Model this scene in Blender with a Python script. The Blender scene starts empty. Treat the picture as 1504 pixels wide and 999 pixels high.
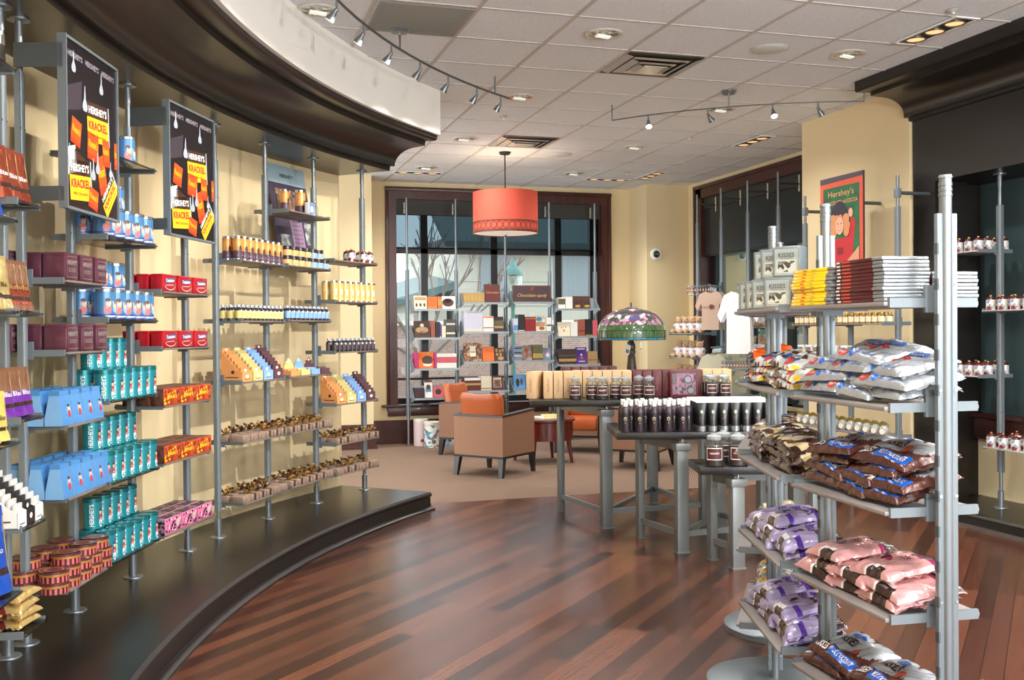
import bpy, bmesh, math, random
from mathutils import Matrix, Vector
random.seed(7)
R_ = math.radians
COL = bpy.context.scene.collection
SC = bpy.context.scene

# ---------------------------------------------------------------- materials
def lin(c):
    c = c / 255.0
    return c / 12.92 if c <= 0.04045 else ((c + 0.055) / 1.055) ** 2.4
def rgb(t):
    return (lin(t[0]), lin(t[1]), lin(t[2]), 1.0)
MATS = {}
def mat(name, col, rough=0.5, metal=0.0, var=0.08, scale=18.0, coat=0.0, bump=0.0, emit=0.0, spec=None, bscale=None):
    """principled material with a slight procedural variation of its own colour"""
    if name in MATS: return MATS[name]
    m = bpy.data.materials.new(name); m.use_nodes = True
    nt = m.node_tree; N = nt.nodes; L = nt.links
    b = N['Principled BSDF']
    b.inputs['Roughness'].default_value = rough
    b.inputs['Metallic'].default_value = metal
    b.inputs['Coat Weight'].default_value = coat
    b.inputs['Coat Roughness'].default_value = 0.08
    if spec is not None: b.inputs['Specular IOR Level'].default_value = spec
    tc = N.new('ShaderNodeTexCoord')
    nz = N.new('ShaderNodeTexNoise'); nz.inputs['Scale'].default_value = scale; nz.inputs['Detail'].default_value = 3
    L.new(tc.outputs['Object'], nz.inputs['Vector'])
    c = rgb(col)
    mx = N.new('ShaderNodeMix'); mx.data_type = 'RGBA'
    mx.inputs[6].default_value = tuple(max(0, x * (1 - var)) for x in c[:3]) + (1,)
    mx.inputs[7].default_value = tuple(min(1, x * (1 + var)) for x in c[:3]) + (1,)
    L.new(nz.outputs['Fac'], mx.inputs[0]); L.new(mx.outputs[2], b.inputs['Base Color'])
    if emit > 0:
        L.new(mx.outputs[2], b.inputs['Emission Color']); b.inputs['Emission Strength'].default_value = emit
    if bump > 0:
        n2 = N.new('ShaderNodeTexNoise'); n2.inputs['Scale'].default_value = bscale or scale * 4; n2.inputs['Detail'].default_value = 4
        L.new(tc.outputs['Object'], n2.inputs['Vector'])
        bp = N.new('ShaderNodeBump'); bp.inputs['Strength'].default_value = bump; bp.inputs['Distance'].default_value = 0.01
        L.new(n2.outputs['Fac'], bp.inputs['Height']); L.new(bp.outputs['Normal'], b.inputs['Normal'])
    MATS[name] = m
    return m

def glass(name, tint=(235, 245, 245), gloss=0.12, rough=0.02, milk=0.0):
    if name in MATS: return MATS[name]
    m = bpy.data.materials.new(name); m.use_nodes = True
    nt = m.node_tree; N = nt.nodes; L = nt.links
    N.remove(N['Principled BSDF'])
    t = N.new('ShaderNodeBsdfTransparent'); t.inputs[0].default_value = rgb(tint)
    g = N.new('ShaderNodeBsdfGlossy'); g.inputs['Roughness'].default_value = rough; g.inputs[0].default_value = (1, 1, 1, 1)
    f = N.new('ShaderNodeLayerWeight'); f.inputs[0].default_value = 0.3
    k = N.new('ShaderNodeMath'); k.operation = 'MULTIPLY_ADD'; k.inputs[1].default_value = 0.38; k.inputs[2].default_value = gloss
    L.new(f.outputs['Fresnel'], k.inputs[0])
    x = N.new('ShaderNodeMixShader'); L.new(k.outputs[0], x.inputs[0]); L.new(t.outputs[0], x.inputs[1]); L.new(g.outputs[0], x.inputs[2])
    last = x
    if milk > 0:
        df = N.new('ShaderNodeBsdfDiffuse'); df.inputs[0].default_value = rgb((236, 240, 240)); y = N.new('ShaderNodeMixShader'); y.inputs[0].default_value = milk
        L.new(x.outputs[0], y.inputs[1]); L.new(df.outputs[0], y.inputs[2]); last = y
    L.new(last.outputs[0], N['Material Output'].inputs[0])
    MATS[name] = m
    return m

def ramp_mat(name, stops, rough=0.5, metal=0.0, kind='noise', scale=8.0, coat=0.0, stretch=(1, 1, 1), bump=0.0, interp='LINEAR', spec=None):
    """principled material whose colour follows a noise / voronoi / wave pattern"""
    if name in MATS: return MATS[name]
    m = bpy.data.materials.new(name); m.use_nodes = True
    nt = m.node_tree; N = nt.nodes; L = nt.links
    b = N['Principled BSDF']; b.inputs['Roughness'].default_value = rough; b.inputs['Metallic'].default_value = metal
    b.inputs['Coat Weight'].default_value = coat
    if spec is not None: b.inputs['Specular IOR Level'].default_value = spec
    tc = N.new('ShaderNodeTexCoord'); mp = N.new('ShaderNodeMapping'); mp.inputs['Scale'].default_value = stretch
    L.new(tc.outputs['Object'], mp.inputs[0])
    if kind == 'noise':
        t = N.new('ShaderNodeTexNoise'); t.inputs['Detail'].default_value = 4; out = t.outputs['Fac']
    elif kind == 'voronoi':
        t = N.new('ShaderNodeTexVoronoi'); out = t.outputs['Color']
    elif kind == 'wave':
        t = N.new('ShaderNodeTexWave'); t.inputs['Distortion'].default_value = 2.5; out = t.outputs['Color']
    t.inputs['Scale'].default_value = scale
    L.new(mp.outputs[0], t.inputs['Vector'])
    r = N.new('ShaderNodeValToRGB'); r.color_ramp.interpolation = interp
    while len(r.color_ramp.elements) < len(stops): r.color_ramp.elements.new(0.5)
    for e, (p, c) in zip(r.color_ramp.elements, stops): e.position = p; e.color = rgb(c)
    if kind == 'voronoi':
        sp = N.new('ShaderNodeSeparateColor'); L.new(out, sp.inputs[0]); out = sp.outputs[0]
    L.new(out, r.inputs[0]); L.new(r.outputs[0], b.inputs['Base Color'])
    if bump > 0:
        bp = N.new('ShaderNodeBump'); bp.inputs['Strength'].default_value = bump; bp.inputs['Distance'].default_value = 0.01
        L.new(out, bp.inputs['Height']); L.new(bp.outputs['Normal'], b.inputs['Normal'])
    MATS[name] = m
    return m

# ---------------------------------------------------------------- lettering (built before anything else is in the scene)
TXT = {}
def pretext(strings):
    obs = []
    for s, bold, shear in strings:
        cu = bpy.data.curves.new('lettering', 'FONT'); cu.body = s; cu.size = 1.0; cu.resolution_u = 2
        cu.offset = bold; cu.shear = shear; cu.align_x = 'CENTER'; cu.align_y = 'CENTER'
        o = bpy.data.objects.new('lettering', cu); COL.objects.link(o); obs.append((s, o, cu))
    dg = bpy.context.evaluated_depsgraph_get()
    for s, o, cu in obs:
        ev = o.evaluated_get(dg); me = ev.to_mesh()
        vs = [v.co.copy() for v in me.vertices]; fs = [tuple(p.vertices) for p in me.polygons]
        ev.to_mesh_clear()
        x0 = min(v.x for v in vs); x1 = max(v.x for v in vs); y0 = min(v.y for v in vs); y1 = max(v.y for v in vs)
        cx, cy = (x0 + x1) / 2, (y0 + y1) / 2
        TXT[s] = ([(v.x - cx, v.y - cy) for v in vs], fs, x1 - x0, y1 - y0)
    for s, o, cu in obs:
        bpy.data.objects.remove(o); bpy.data.curves.remove(cu)
pretext([("HERSHEY'S", .02, 0), ("KRACKEL", .03, 0), ("Reese's", .02, .2), ("KISSES", .03, 0), ("MILK CHOCOLATE", .02, 0), ("Twizzlers", .02, .2),
         ("Chocolate-opoly", .0, .35), ("Chocolate", .0, .35), ("Hershey's", .0, 0), ("CHOCOLATE and COCOA", .01, 0), ("cocoa", 0, 0), ("CACAO", .02, 0), ("500", .02, 0),
         ("York", .03, .2), ("TAKE 5", .03, 0), ("Milk Chocolate", 0, 0), ("Visit", 0, 0), ("Las Vegas", 0, 0), ("CHOCOLATE", .01, 0), ("cooking", 0, .2), ("Bliss", .01, .2), ("Nuggets", .01, .2)])

# ---------------------------------------------------------------- mesh builder
class MB:
    def __init__(s): s.v = []; s.f = []; s.mi = []; s.ms = []; s.M = Matrix.Identity(4)
    def m(s, mt):
        if mt not in s.ms: s.ms.append(mt)
        return s.ms.index(mt)
    def add(s, vs, fs, mt):
        b = len(s.v); M = s.M
        for p in vs:
            q = M @ Vector(p); s.v.append((q.x, q.y, q.z))
        if isinstance(mt, list):
            for f, k in zip(fs, mt): s.f.append(tuple(b + i for i in f)); s.mi.append(s.m(k))
        else:
            k = s.m(mt)
            for f in fs: s.f.append(tuple(b + i for i in f)); s.mi.append(k)
        return s
    def box(s, x0, x1, y0, y1, z0, z1, mt, b=0.0, front=None):
        """box, chamfered by b; front = material of the -y face"""
        if b <= 0:
            vs = [(x, y, z) for x in (x0, x1) for y in (y0, y1) for z in (z0, z1)]
            fs = [(0, 1, 3, 2), (4, 6, 7, 5), (0, 4, 5, 1), (2, 3, 7, 6), (0, 2, 6, 4), (1, 5, 7, 3)]
            s.add(vs, fs, [mt, mt, front or mt, mt, mt, mt]); return s
        bm = bmesh.new(); bmesh.ops.create_cube(bm, size=1)
        for v in bm.verts: v.co = Vector(((x0 + x1) / 2 + v.co.x * (x1 - x0), (y0 + y1) / 2 + v.co.y * (y1 - y0), (z0 + z1) / 2 + v.co.z * (z1 - z0)))
        bmesh.ops.bevel(bm, geom=list(bm.edges), offset=b, segments=2, profile=0.5, affect='EDGES')
        bm.normal_update()
        bm.verts.index_update()
        vs = [tuple(v.co) for v in bm.verts]; fs = []; mm = []
        for f in bm.faces:
            fs.append(tuple(v.index for v in f.verts)); mm.append(front if (front and f.normal.y < -0.9) else mt)
        bm.free(); s.add(vs, fs, mm); return s
    def tube(s, p, q, r, mt, n=12, r2=None, caps=True):
        p = Vector(p); q = Vector(q); d = (q - p); r2 = r if r2 is None else r2
        u = d.normalized(); a = u.orthogonal().normalized(); c = u.cross(a)
        vs = []
        for k in range(n):
            t = 2 * math.pi * k / n; w = a * math.cos(t) + c * math.sin(t)
            vs.append(p + w * r); vs.append(q + w * r2)
        fs = [(2 * k, 2 * ((k + 1) % n), 2 * ((k + 1) % n) + 1, 2 * k + 1) for k in range(n)]
        if caps: fs += [tuple(2 * k for k in reversed(range(n))), tuple(2 * k + 1 for k in range(n))]
        s.add(vs, fs, mt); return s
    def lathe(s, prof, mt, n=20, c=(0, 0, 0), sy=1.0, a0=0.0, a1=2 * math.pi):
        """prof: [(r, z)]; mt: one material or one per segment"""
        vs = []; fs = []; mm = []
        full = abs(a1 - a0 - 2 * math.pi) < 1e-6
        k_ = n if full else n + 1
        for r, z in prof:
            for k in range(k_):
                t = a0 + (a1 - a0) * k / n
                vs.append((c[0] + r * math.cos(t), c[1] + sy * r * math.sin(t), c[2] + z))
        for i in range(len(prof) - 1):
            for k in range(n):
                k2 = (k + 1) % k_ if full else k + 1
                fs.append((i * k_ + k, i * k_ + k2, (i + 1) * k_ + k2, (i + 1) * k_ + k)); mm.append(mt[i] if isinstance(mt, list) else mt)
        s.add(vs, fs, mm); return s
    def sweep(s, pts, r, mt, n=8, closed=False):
        P = [Vector(p) for p in pts]; m = len(P); vs = []; up = None
        for i in range(m):
            a = P[i - 1] if (i > 0 or closed) else P[i]; b = P[(i + 1) % m] if (i < m - 1 or closed) else P[i]
            d = (b - a).normalized()
            if up is None: up = d.orthogonal().normalized()
            up = (up - d * up.dot(d)).normalized(); w = d.cross(up)
            for k in range(n):
                t = 2 * math.pi * k / n; vs.append(P[i] + (up * math.cos(t) + w * math.sin(t)) * r)
        fs = []
        for i in range(m if closed else m - 1):
            j = (i + 1) % m
            for k in range(n): fs.append((i * n + k, i * n + (k + 1) % n, j * n + (k + 1) % n, j * n + k))
        if not closed: fs += [tuple(reversed(range(n))), tuple((m - 1) * n + k for k in range(n))]
        s.add(vs, fs, mt); return s
    def prism(s, poly, z0, z1, mt, side=None):
        """polygon in x, y extruded along z"""
        n = len(poly); vs = [(x, y, z0) for x, y in poly] + [(x, y, z1) for x, y in poly]
        fs = [tuple(reversed(range(n))), tuple(range(n, 2 * n))] + [(k, (k + 1) % n, n + (k + 1) % n, n + k) for k in range(n)]
        s.add(vs, fs, [mt, mt] + [side or mt] * n); return s
    def plate(s, poly, mt, y=0.0):
        """flat polygon in x, z facing -y"""
        s.add([(x, y, z) for x, z in poly], [tuple(range(len(poly)))], mt); return s
    def ell(s, cx, cz, rx, rz, mt, y=0.0, n=18):
        return s.plate([(cx + rx * math.cos(2 * math.pi * k / n), cz + rz * math.sin(2 * math.pi * k / n)) for k in range(n)], mt, y)
    def text(s, body, cx, cz, mt, h=None, w=None, y=0.0, rot=0.0):
        """lettering facing -y, h = cap height, w = width"""
        vs, fs, tw, th = TXT[body]
        sx = w / tw if w else h / th; sz = h / th if h else sx
        c, sn = math.cos(rot), math.sin(rot)
        pts = []
        for x, z in vs:
            x *= sx; z *= sz; pts.append((cx + x * c - z * sn, y, cz + x * sn + z * c))
        s.add(pts, fs, mt); return s
    def blob(s, c, r, mt, n=10, m=7):
        """ellipsoid"""
        if not isinstance(r, (tuple, list)): r = (r, r, r)
        vs = [(c[0], c[1], c[2] - r[2])]; fs = []
        for i in range(1, m):
            ph = -math.pi / 2 + math.pi * i / m
            for k in range(n):
                t = 2 * math.pi * k / n
                vs.append((c[0] + r[0] * math.cos(ph) * math.cos(t), c[1] + r[1] * math.cos(ph) * math.sin(t), c[2] + r[2] * math.sin(ph)))
        vs.append((c[0], c[1], c[2] + r[2])); top = len(vs) - 1
        for k in range(n):
            k2 = (k + 1) % n; fs.append((0, 1 + k2, 1 + k))
            for i in range(m - 2): fs.append((1 + i * n + k, 1 + i * n + k2, 1 + (i + 1) * n + k2, 1 + (i + 1) * n + k))
            fs.append((1 + (m - 2) * n + k, 1 + (m - 2) * n + k2, top))
        s.add(vs, fs, mt); return s
    def grid(s, fn, nu, nv, mt):
        """surface fn(u, v) in 0..1; mt may be fn(u, v) -> material"""
        vs = [fn(i / nu, j / nv) for j in range(nv + 1) for i in range(nu + 1)]
        fs = []; mm = []
        for j in range(nv):
            for i in range(nu):
                a = j * (nu + 1) + i; fs.append((a, a + 1, a + nu + 2, a + nu + 1))
                mm.append(mt((i + .5) / nu, (j + .5) / nv) if callable(mt) else mt)
        s.add(vs, fs, mm); return s
    def mesh(s, name, smooth=True, ang=38):
        me = bpy.data.meshes.new(name); me.from_pydata(s.v, [], s.f)
        for k in s.ms: me.materials.append(k)
        me.polygons.foreach_set('material_index', s.mi)
        if smooth:
            me.shade_smooth(); me.set_sharp_from_angle(angle=R_(ang))
        me.update()
        return me

# ---------------------------------------------------------------- objects
def obj(name, me, parent=None, loc=(0, 0, 0), rotz=0.0, rot=None):
    if isinstance(me, MB): me = me.mesh(name)
    o = bpy.data.objects.new(name, me); COL.objects.link(o)
    o.location = loc; o.rotation_euler = rot if rot else (0, 0, rotz)
    if parent is not None: o.parent = parent
    return o
USED = {}
def tag(o, label, cat, group=None):
    o['label'] = label; o['category'] = cat
    if group: o['group'] = group
    USED[label] = USED.get(label, 0) + 1
    return o
def struct(name, mb, parent=None, **k):
    o = obj(name, mb, parent, **k)
    if parent is None: o['kind'] = 'structure'
    return o
class Proto:
    """a kind of thing: parts = [(name, mesh, label, [(sub name, mesh)])] in local coordinates"""
    def __init__(s, name, cat, parts):
        s.name = name; s.cat = cat; s.parts = []
        for p in parts:
            n, mb = p[0], p[1]; lab = p[2] if len(p) > 2 else None; subs = p[3] if len(p) > 3 else []
            s.parts.append((n, mb.mesh(n) if isinstance(mb, MB) else mb, lab, [(a, b.mesh(a) if isinstance(b, MB) else b) for a, b in subs]))
    def put(s, loc, rotz=0.0, label='', group=None, rot=None, scale=None):
        if len(s.parts) == 1 and not s.parts[0][3]:
            o = bpy.data.objects.new(s.name, s.parts[0][1]); COL.objects.link(o)
        else:
            o = bpy.data.objects.new(s.name, None); COL.objects.link(o); o.empty_display_size = 0.05
            for n, me, lab, subs in s.parts:
                c = bpy.data.objects.new(n, me); COL.objects.link(c); c.parent = o
                if lab: c['label'] = lab
                for a, b in subs:
                    d = bpy.data.objects.new(a, b); COL.objects.link(d); d.parent = c
        o.location = loc; o.rotation_euler = rot if rot else (0, 0, rotz)
        if scale: o.scale = (scale, scale, scale) if not isinstance(scale, tuple) else scale
        return tag(o, label, s.cat, group)

ORD = 'first second third fourth fifth sixth seventh eighth ninth tenth eleventh twelfth thirteenth fourteenth fifteenth sixteenth'.split()
def ordn(i): return ORD[i]
def pick(i, n):
    """which of n along a row, counted from the left"""
    if n == 1: return 'only one'
    return ('leftmost' if i == 0 else 'rightmost' if i == n - 1 else ORD[i] + '-from-left')

class Bay:
    """the run of a shelf between two posts: u along it, v into the wall, z up"""
    def __init__(s, P, Q):
        s.P = Vector((P[0], P[1], 0)); s.Q = Vector((Q[0], Q[1], 0)); s.O = (s.P + s.Q) / 2
        s.x = (s.Q - s.P).normalized(); s.y = Vector((-s.x.y, s.x.x, 0)); s.len = (s.Q - s.P).length
        s.th = math.atan2(s.x.y, s.x.x)
    def at(s, u, v, z): p = s.O + s.x * u + s.y * v; return (p.x, p.y, z + .0012)
def spread(n, half): return [0.0] if n == 1 else [-half + 2 * half * i / (n - 1) for i in range(n)]
def rows(bay, proto, us, v, z, desc, where, turn=0.0, jit=0.0, row='front', group=None):
    n = len(us)
    for i, u in enumerate(us):
        lab = f"{desc}, {pick(i, n)}" + (f", {row} row" if row else '') + f", {where}"
        if isinstance(proto, list): p = proto[i % len(proto)]
        else: p = proto
        p.put(bay.at(u, v + random.uniform(-jit, jit) * .3, z), bay.th + turn + random.uniform(-jit, jit) * 8, lab, group)
# ---------------------------------------------------------------- shared materials
STEEL = mat('brushed_steel', (128, 134, 139), 0.34, 0.7, 0.05, 40)
GREYP = mat('silver_grey_paint', (116, 124, 129), 0.4, 0.3, 0.04, 30)
GREYD = mat('dark_grey_metal', (92, 96, 98), 0.4, 0.5, 0.05)
CHROME = mat('chrome', (205, 205, 205), 0.12, 1.0, 0.02)
CREAM = mat('cream_wall_paint', (224, 203, 160), 0.75, 0, 0.02, 3)
WHITEW = mat('warm_white_paint', (246, 243, 236), 0.75, 0, 0.015, 3)
ESPR = ramp_mat('espresso_wood', [(0.3, (18, 14, 12)), (0.7, (28, 22, 19))], 0.31, 0, 'noise', 3, 0.0, (1, 1, 14))
MAHO = ramp_mat('mahogany_wood', [(0.3, (52, 24, 18)), (0.7, (82, 38, 28))], 0.35, 0, 'noise', 4, 0.15, (6, 6, 0.6))
BLACK = mat('black', (18, 18, 18), 0.4, 0, 0.1)
BLACKW = ramp_mat('black_stained_wood', [(0.3, (18, 15, 14)), (0.7, (30, 25, 23))], 0.35, 0, 'noise', 5, 0.1, (1, 9, 9))
WHITE = mat('white', (238, 238, 236), 0.5, 0, 0.02)
PAPER = mat('paper_white', (232, 230, 222), 0.7, 0, 0.04)
GLASS = glass('clear_glass', (242, 248, 248), 0.04, 0.02, .015)
ACRYL = glass('smoked_acrylic', (186, 184, 180), 0.10, 0.05)
WINGL = glass('window_glass', (208, 217, 219), 0.03)
SCREEN = glass('solar_screen', (98, 108, 114), 0.0, 0.4)
FOILS = mat('silver_foil', (150, 154, 158), 0.36, 0.55, 0.10, 30, 0, 0.25, bscale=60)
DKGLS = mat('dark_shade_cloth', (38, 44, 46), 0.35, 0, 0.1, 6)

# tiled ceiling, plank floor, carpet
def ceiling_mat():
    m = bpy.data.materials.new('acoustic_tile'); m.use_nodes = True
    nt = m.node_tree; N = nt.nodes; L = nt.links; b = N['Principled BSDF']; b.inputs['Roughness'].default_value = 0.9
    tc = N.new('ShaderNodeTexCoord')
    v = N.new('ShaderNodeTexNoise'); v.inputs['Scale'].default_value = 70; v.inputs['Detail'].default_value = 5; v.inputs['Roughness'].default_value = 0.8
    L.new(tc.outputs['Object'], v.inputs['Vector'])
    r = N.new('ShaderNodeValToRGB'); r.color_ramp.elements[0].position = 0.3; r.color_ramp.elements[0].color = rgb((212, 215, 219))
    r.color_ramp.elements[1].position = 0.62; r.color_ramp.elements[1].color = rgb((238, 242, 246))
    L.new(v.outputs['Fac'], r.inputs[0]); L.new(r.outputs[0], b.inputs['Base Color'])
    bp = N.new('ShaderNodeBump'); bp.inputs['Strength'].default_value = 0.3; bp.inputs['Distance'].default_value = 0.004
    L.new(v.outputs['Fac'], bp.inputs['Height']); L.new(bp.outputs['Normal'], b.inputs['Normal'])
    return m
def plank_mat():
    m = bpy.data.materials.new('cherry_planks'); m.use_nodes = True
    nt = m.node_tree; N = nt.nodes; L = nt.links; b = N['Principled BSDF']
    tc = N.new('ShaderNodeTexCoord'); mp = N.new('ShaderNodeMapping'); mp.inputs['Rotation'].default_value = (0, 0, R_(-45))
    L.new(tc.outputs['Object'], mp.inputs[0])
    bt = N.new('ShaderNodeTexBrick'); bt.inputs['Scale'].default_value = 1.0; bt.inputs['Brick Width'].default_value = 1.5; bt.inputs['Row Height'].default_value = 0.088
    bt.inputs['Mortar Size'].default_value = 0.0017; bt.inputs['Mortar Smooth'].default_value = 0.2; bt.inputs['Bias'].default_value = -0.05; bt.offset = 0.37; bt.offset_frequency = 3; bt.squash = 1.0
    bt.inputs['Color1'].default_value = rgb((54, 31, 25)); bt.inputs['Color2'].default_value = rgb((112, 67, 48)); bt.inputs['Mortar'].default_value = rgb((34, 18, 14))
    L.new(mp.outputs[0], bt.inputs['Vector'])
    m2 = N.new('ShaderNodeMapping'); m2.inputs['Scale'].default_value = (1.2, 22, 1); L.new(mp.outputs[0], m2.inputs[0])
    nz = N.new('ShaderNodeTexNoise'); nz.inputs['Scale'].default_value = 3.0; nz.inputs['Detail'].default_value = 6; L.new(m2.outputs[0], nz.inputs['Vector'])
    rp = N.new('ShaderNodeValToRGB'); rp.color_ramp.elements[0].position = 0.3; rp.color_ramp.elements[0].color = (0.78, 0.74, 0.72, 1); rp.color_ramp.elements[1].position = 0.7; rp.color_ramp.elements[1].color = (1.15, 1.1, 1.05, 1)
    L.new(nz.outputs['Fac'], rp.inputs[0])
    mx = N.new('ShaderNodeMix'); mx.data_type = 'RGBA'; mx.blend_type = 'MULTIPLY'; mx.inputs[0].default_value = 0.75
    L.new(bt.outputs['Color'], mx.inputs[6]); L.new(rp.outputs[0], mx.inputs[7]); L.new(mx.outputs[2], b.inputs['Base Color'])
    b.inputs['Roughness'].default_value = 0.27; b.inputs['Specular IOR Level'].default_value = 0.5
    bp = N.new('ShaderNodeBump'); bp.inputs['Strength'].default_value = 0.04; bp.inputs['Distance'].default_value = 0.003
    L.new(nz.outputs['Fac'], bp.inputs['Height']); L.new(bp.outputs['Normal'], b.inputs['Normal'])
    return m
def carpet_mat():
    m = bpy.data.materials.new('ribbed_carpet'); m.use_nodes = True
    nt = m.node_tree; N = nt.nodes; L = nt.links; b = N['Principled BSDF']; b.inputs['Roughness'].default_value = 0.95; b.inputs['Specular IOR Level'].default_value = 0.1
    tc = N.new('ShaderNodeTexCoord'); mp = N.new('ShaderNodeMapping'); mp.inputs['Rotation'].default_value = (0, 0, R_(30)); L.new(tc.outputs['Object'], mp.inputs[0])
    w = N.new('ShaderNodeTexWave'); w.inputs['Scale'].default_value = 16; w.inputs['Distortion'].default_value = 1.5; w.inputs['Detail'].default_value = 2; L.new(mp.outputs[0], w.inputs['Vector'])
    r = N.new('ShaderNodeValToRGB'); r.color_ramp.elements[0].color = rgb((112, 93, 80)); r.color_ramp.elements[1].color = rgb((152, 128, 111))
    L.new(w.outputs['Color'], r.inputs[0]); L.new(r.outputs[0], b.inputs['Base Color'])
    return m
CEIL = ceiling_mat(); PLANK = plank_mat(); CARPET = carpet_mat()
# ================================================================ THE SETTING
CZ = 3.34; EYE = 1.43
CC = (7.35, 2.6)                       # centre of the curved wall
def pol(a, r, z=0.0):
    t = R_(a); return (CC[0] + r * math.cos(t), CC[1] + r * math.sin(t), z)
A_END = 136.6; A_NEAR = 205.0

def arc_strip(mb, prof, a0, a1, n, mt, close=False):
    """profile [(r, z)] carried round the curved wall"""
    k = len(prof); vs = []; fs = []; mm = []
    for i in range(n + 1):
        a = a0 + (a1 - a0) * i / n
        for r, z in prof: vs.append(pol(a, r, z))
    seg = k if close else k - 1
    for i in range(n):
        for j in range(seg):
            j2 = (j + 1) % k
            fs.append((i * k + j, i * k + j2, (i + 1) * k + j2, (i + 1) * k + j)); mm.append(mt[j] if isinstance(mt, list) else mt)
    if close:
        fs.append(tuple(range(k))); mm.append(mt[0] if isinstance(mt, list) else mt)
        fs.append(tuple(n * k + j for j in reversed(range(k)))); mm.append(mt[0] if isinstance(mt, list) else mt)
    mb.add(vs, fs, mm)
    return mb

f = MB(); f.box(-2.5, 8.2, -2.6, 8.2, -0.1, 0.0, PLANK); struct('floor', f)
f = MB(); f.box(-2.5, 8.2, 8.2, 13.0, -0.1, 0.0, CARPET); struct('floor_carpet', f)
# ceiling slab with the exposed tee grid in the same mesh
TEE = mat('ceiling_tee', (196, 190, 184), 0.6)
c = MB(); c.box(-2.5, 8.2, -2.6, 13.0, CZ, CZ + 0.12, CEIL)
for k in range(-6, 11):
    x = 1.563 + 0.6096 * k
    if -2.4 < x < 8.1: c.box(x - 0.012, x + 0.012, -2.6, 13.0, CZ - 0.005, CZ + 0.01, TEE)
for k in range(-13, 12):
    y = 5.767 + 0.6096 * k
    if -2.6 < y < 12.9: c.box(-2.5, 8.2, y - 0.009, y + 0.009, CZ - 0.0045, CZ + 0.01, TEE)
struct('ceiling', c)

# curved wall on the left
w = MB(); arc_strip(w, [(8.63, 0), (8.63, CZ), (8.85, CZ), (8.85, 0)], A_END, A_NEAR, 70, CREAM, True); struct('wall_left', w)
# bulkhead over the cornice
w = MB(); arc_strip(w, [(7.64, 2.99), (7.64, CZ), (7.9, CZ), (7.9, 2.99)], A_END, A_NEAR, 80, WHITEW, True); struct('wall_bulkhead', w)
cor = [(7.67, 3.01), (7.67, 2.962), (7.685, 2.95), (7.70, 2.948), (7.78, 2.952), (7.785, 2.918), (7.86, 2.913)]
for k in range(1, 9):
    t = R_(90 * k / 8); cor.append((7.86 + 0.215 * math.sin(t), 2.913 - 0.137 * (1 - math.cos(t))))
cor += [(8.12, 2.778), (8.123, 2.742), (8.64, 2.742), (8.64, 3.01)]
w = MB(); arc_strip(w, cor, A_END, A_NEAR, 80, ESPR, True); w.ms[0] = ESPR; struct('trim_1', w)
# stepped plinth under the shelves
pl = [(7.72, 0.0), (7.72, 0.012), (7.735, 0.024), (7.76, 0.028), (7.765, 0.10), (7.75, 0.112), (7.75, 0.126), (7.765, 0.14), (8.64, 0.14), (8.64, 0.0)]
w = MB(); arc_strip(w, pl, A_END, A_NEAR, 80, ESPR, True); struct('trim_2', w)

# walls at the back with the big window
BY = 12.75
w = MB()
w.box(1.95, 2.19, BY, BY + 0.25, 0, CZ, CREAM); w.box(5.27, 5.6, BY, BY + 0.25, 0, CZ, CREAM)
w.box(2.19, 5.27, BY, BY + 0.25, 0, 0.42, CREAM); w.box(2.19, 5.27, BY, BY + 0.25, 3.28, CZ, CREAM)
struct('wall_back', w)
w = MB(); w.box(-2.0, 1.95, 12.3, 13.0, 0, CZ, CREAM); struct('wall_back_left', w)
w = MB(); w.box(5.55, 8.0, 12.18, 13.0, 0, CZ, CREAM); struct('wall_back_right', w)
w = MB(); w.box(-2.0, 1.97, 12.27, 12.3, 0, 0.30, MAHO); w.box(-2.0, 1.985, 12.255, 12.3, 0, 0.03, MAHO); w.box(1.95, 5.55, BY - 0.03, BY, 0, 0.30, MAHO)
w.box(1.95, 5.55, BY - 0.045, BY, 0, 0.03, MAHO); w.box(1.95, 5.55, BY - 0.036, BY, 0.285, 0.3, MAHO); w.box(1.95, 5.55, BY - 0.036, BY, 0.165, 0.175, MAHO)
struct('baseboard_back', w)

# back window: casing, sash bars, roller shade cassette, solar screen, panes
W0, W1, WZ0, WZ1 = 2.33, 5.13, 0.52, 3.12
win = bpy.data.objects.new('window_1', None); COL.objects.link(win); win['kind'] = 'structure'
m = MB()
for x0, x1 in ((2.19, W0), (W1, 5.27)):
    m.box(x0, x1, BY - 0.03, BY + 0.2, 0.42, WZ1, MAHO); m.box(x0 + (0 if x0 < 3 else .1), x1 - (.1 if x0 < 3 else 0), BY - 0.05, BY - .03, 0.5, 3.225, MAHO, 0.006)
m.box(2.19, 5.27, BY - 0.03, BY + 0.2, WZ1, 3.27, MAHO); m.box(2.185, 5.275, BY - 0.052, BY - .03, 3.225, 3.275, MAHO, 0.006)
m.box(2.12, 5.34, BY - 0.09, BY + 0.2, 0.47, 0.50, MAHO, 0.008); m.box(2.2, 5.26, BY - 0.035, BY, 0.35, 0.47, MAHO, 0.006)
obj('window_casing', m, win)
m = MB(); BF = BY + 0.12
m.box(W0, W1, BF, BF + 0.08, WZ0 - 0.02, WZ0 + 0.05, BLACK); m.box(W0, W0 + .02, BF, BF + 0.08, WZ0, WZ1, BLACK); m.box(W1 - 0.11, W1, BF, BF + 0.08, WZ0, WZ1, BLACK)
for x in (2.72, 3.66, 4.56): m.box(x - 0.045, x + 0.045, BF, BF + 0.08, WZ0, WZ1, BLACK)
m.box(W0, W1, BF, BF + 0.08, 2.44, 2.52, BLACK); m.box(W0, W1, BF + 0.03, BF + 0.08, 0.8, 0.83, BLACK)
obj('window_frame', m, win)
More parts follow.
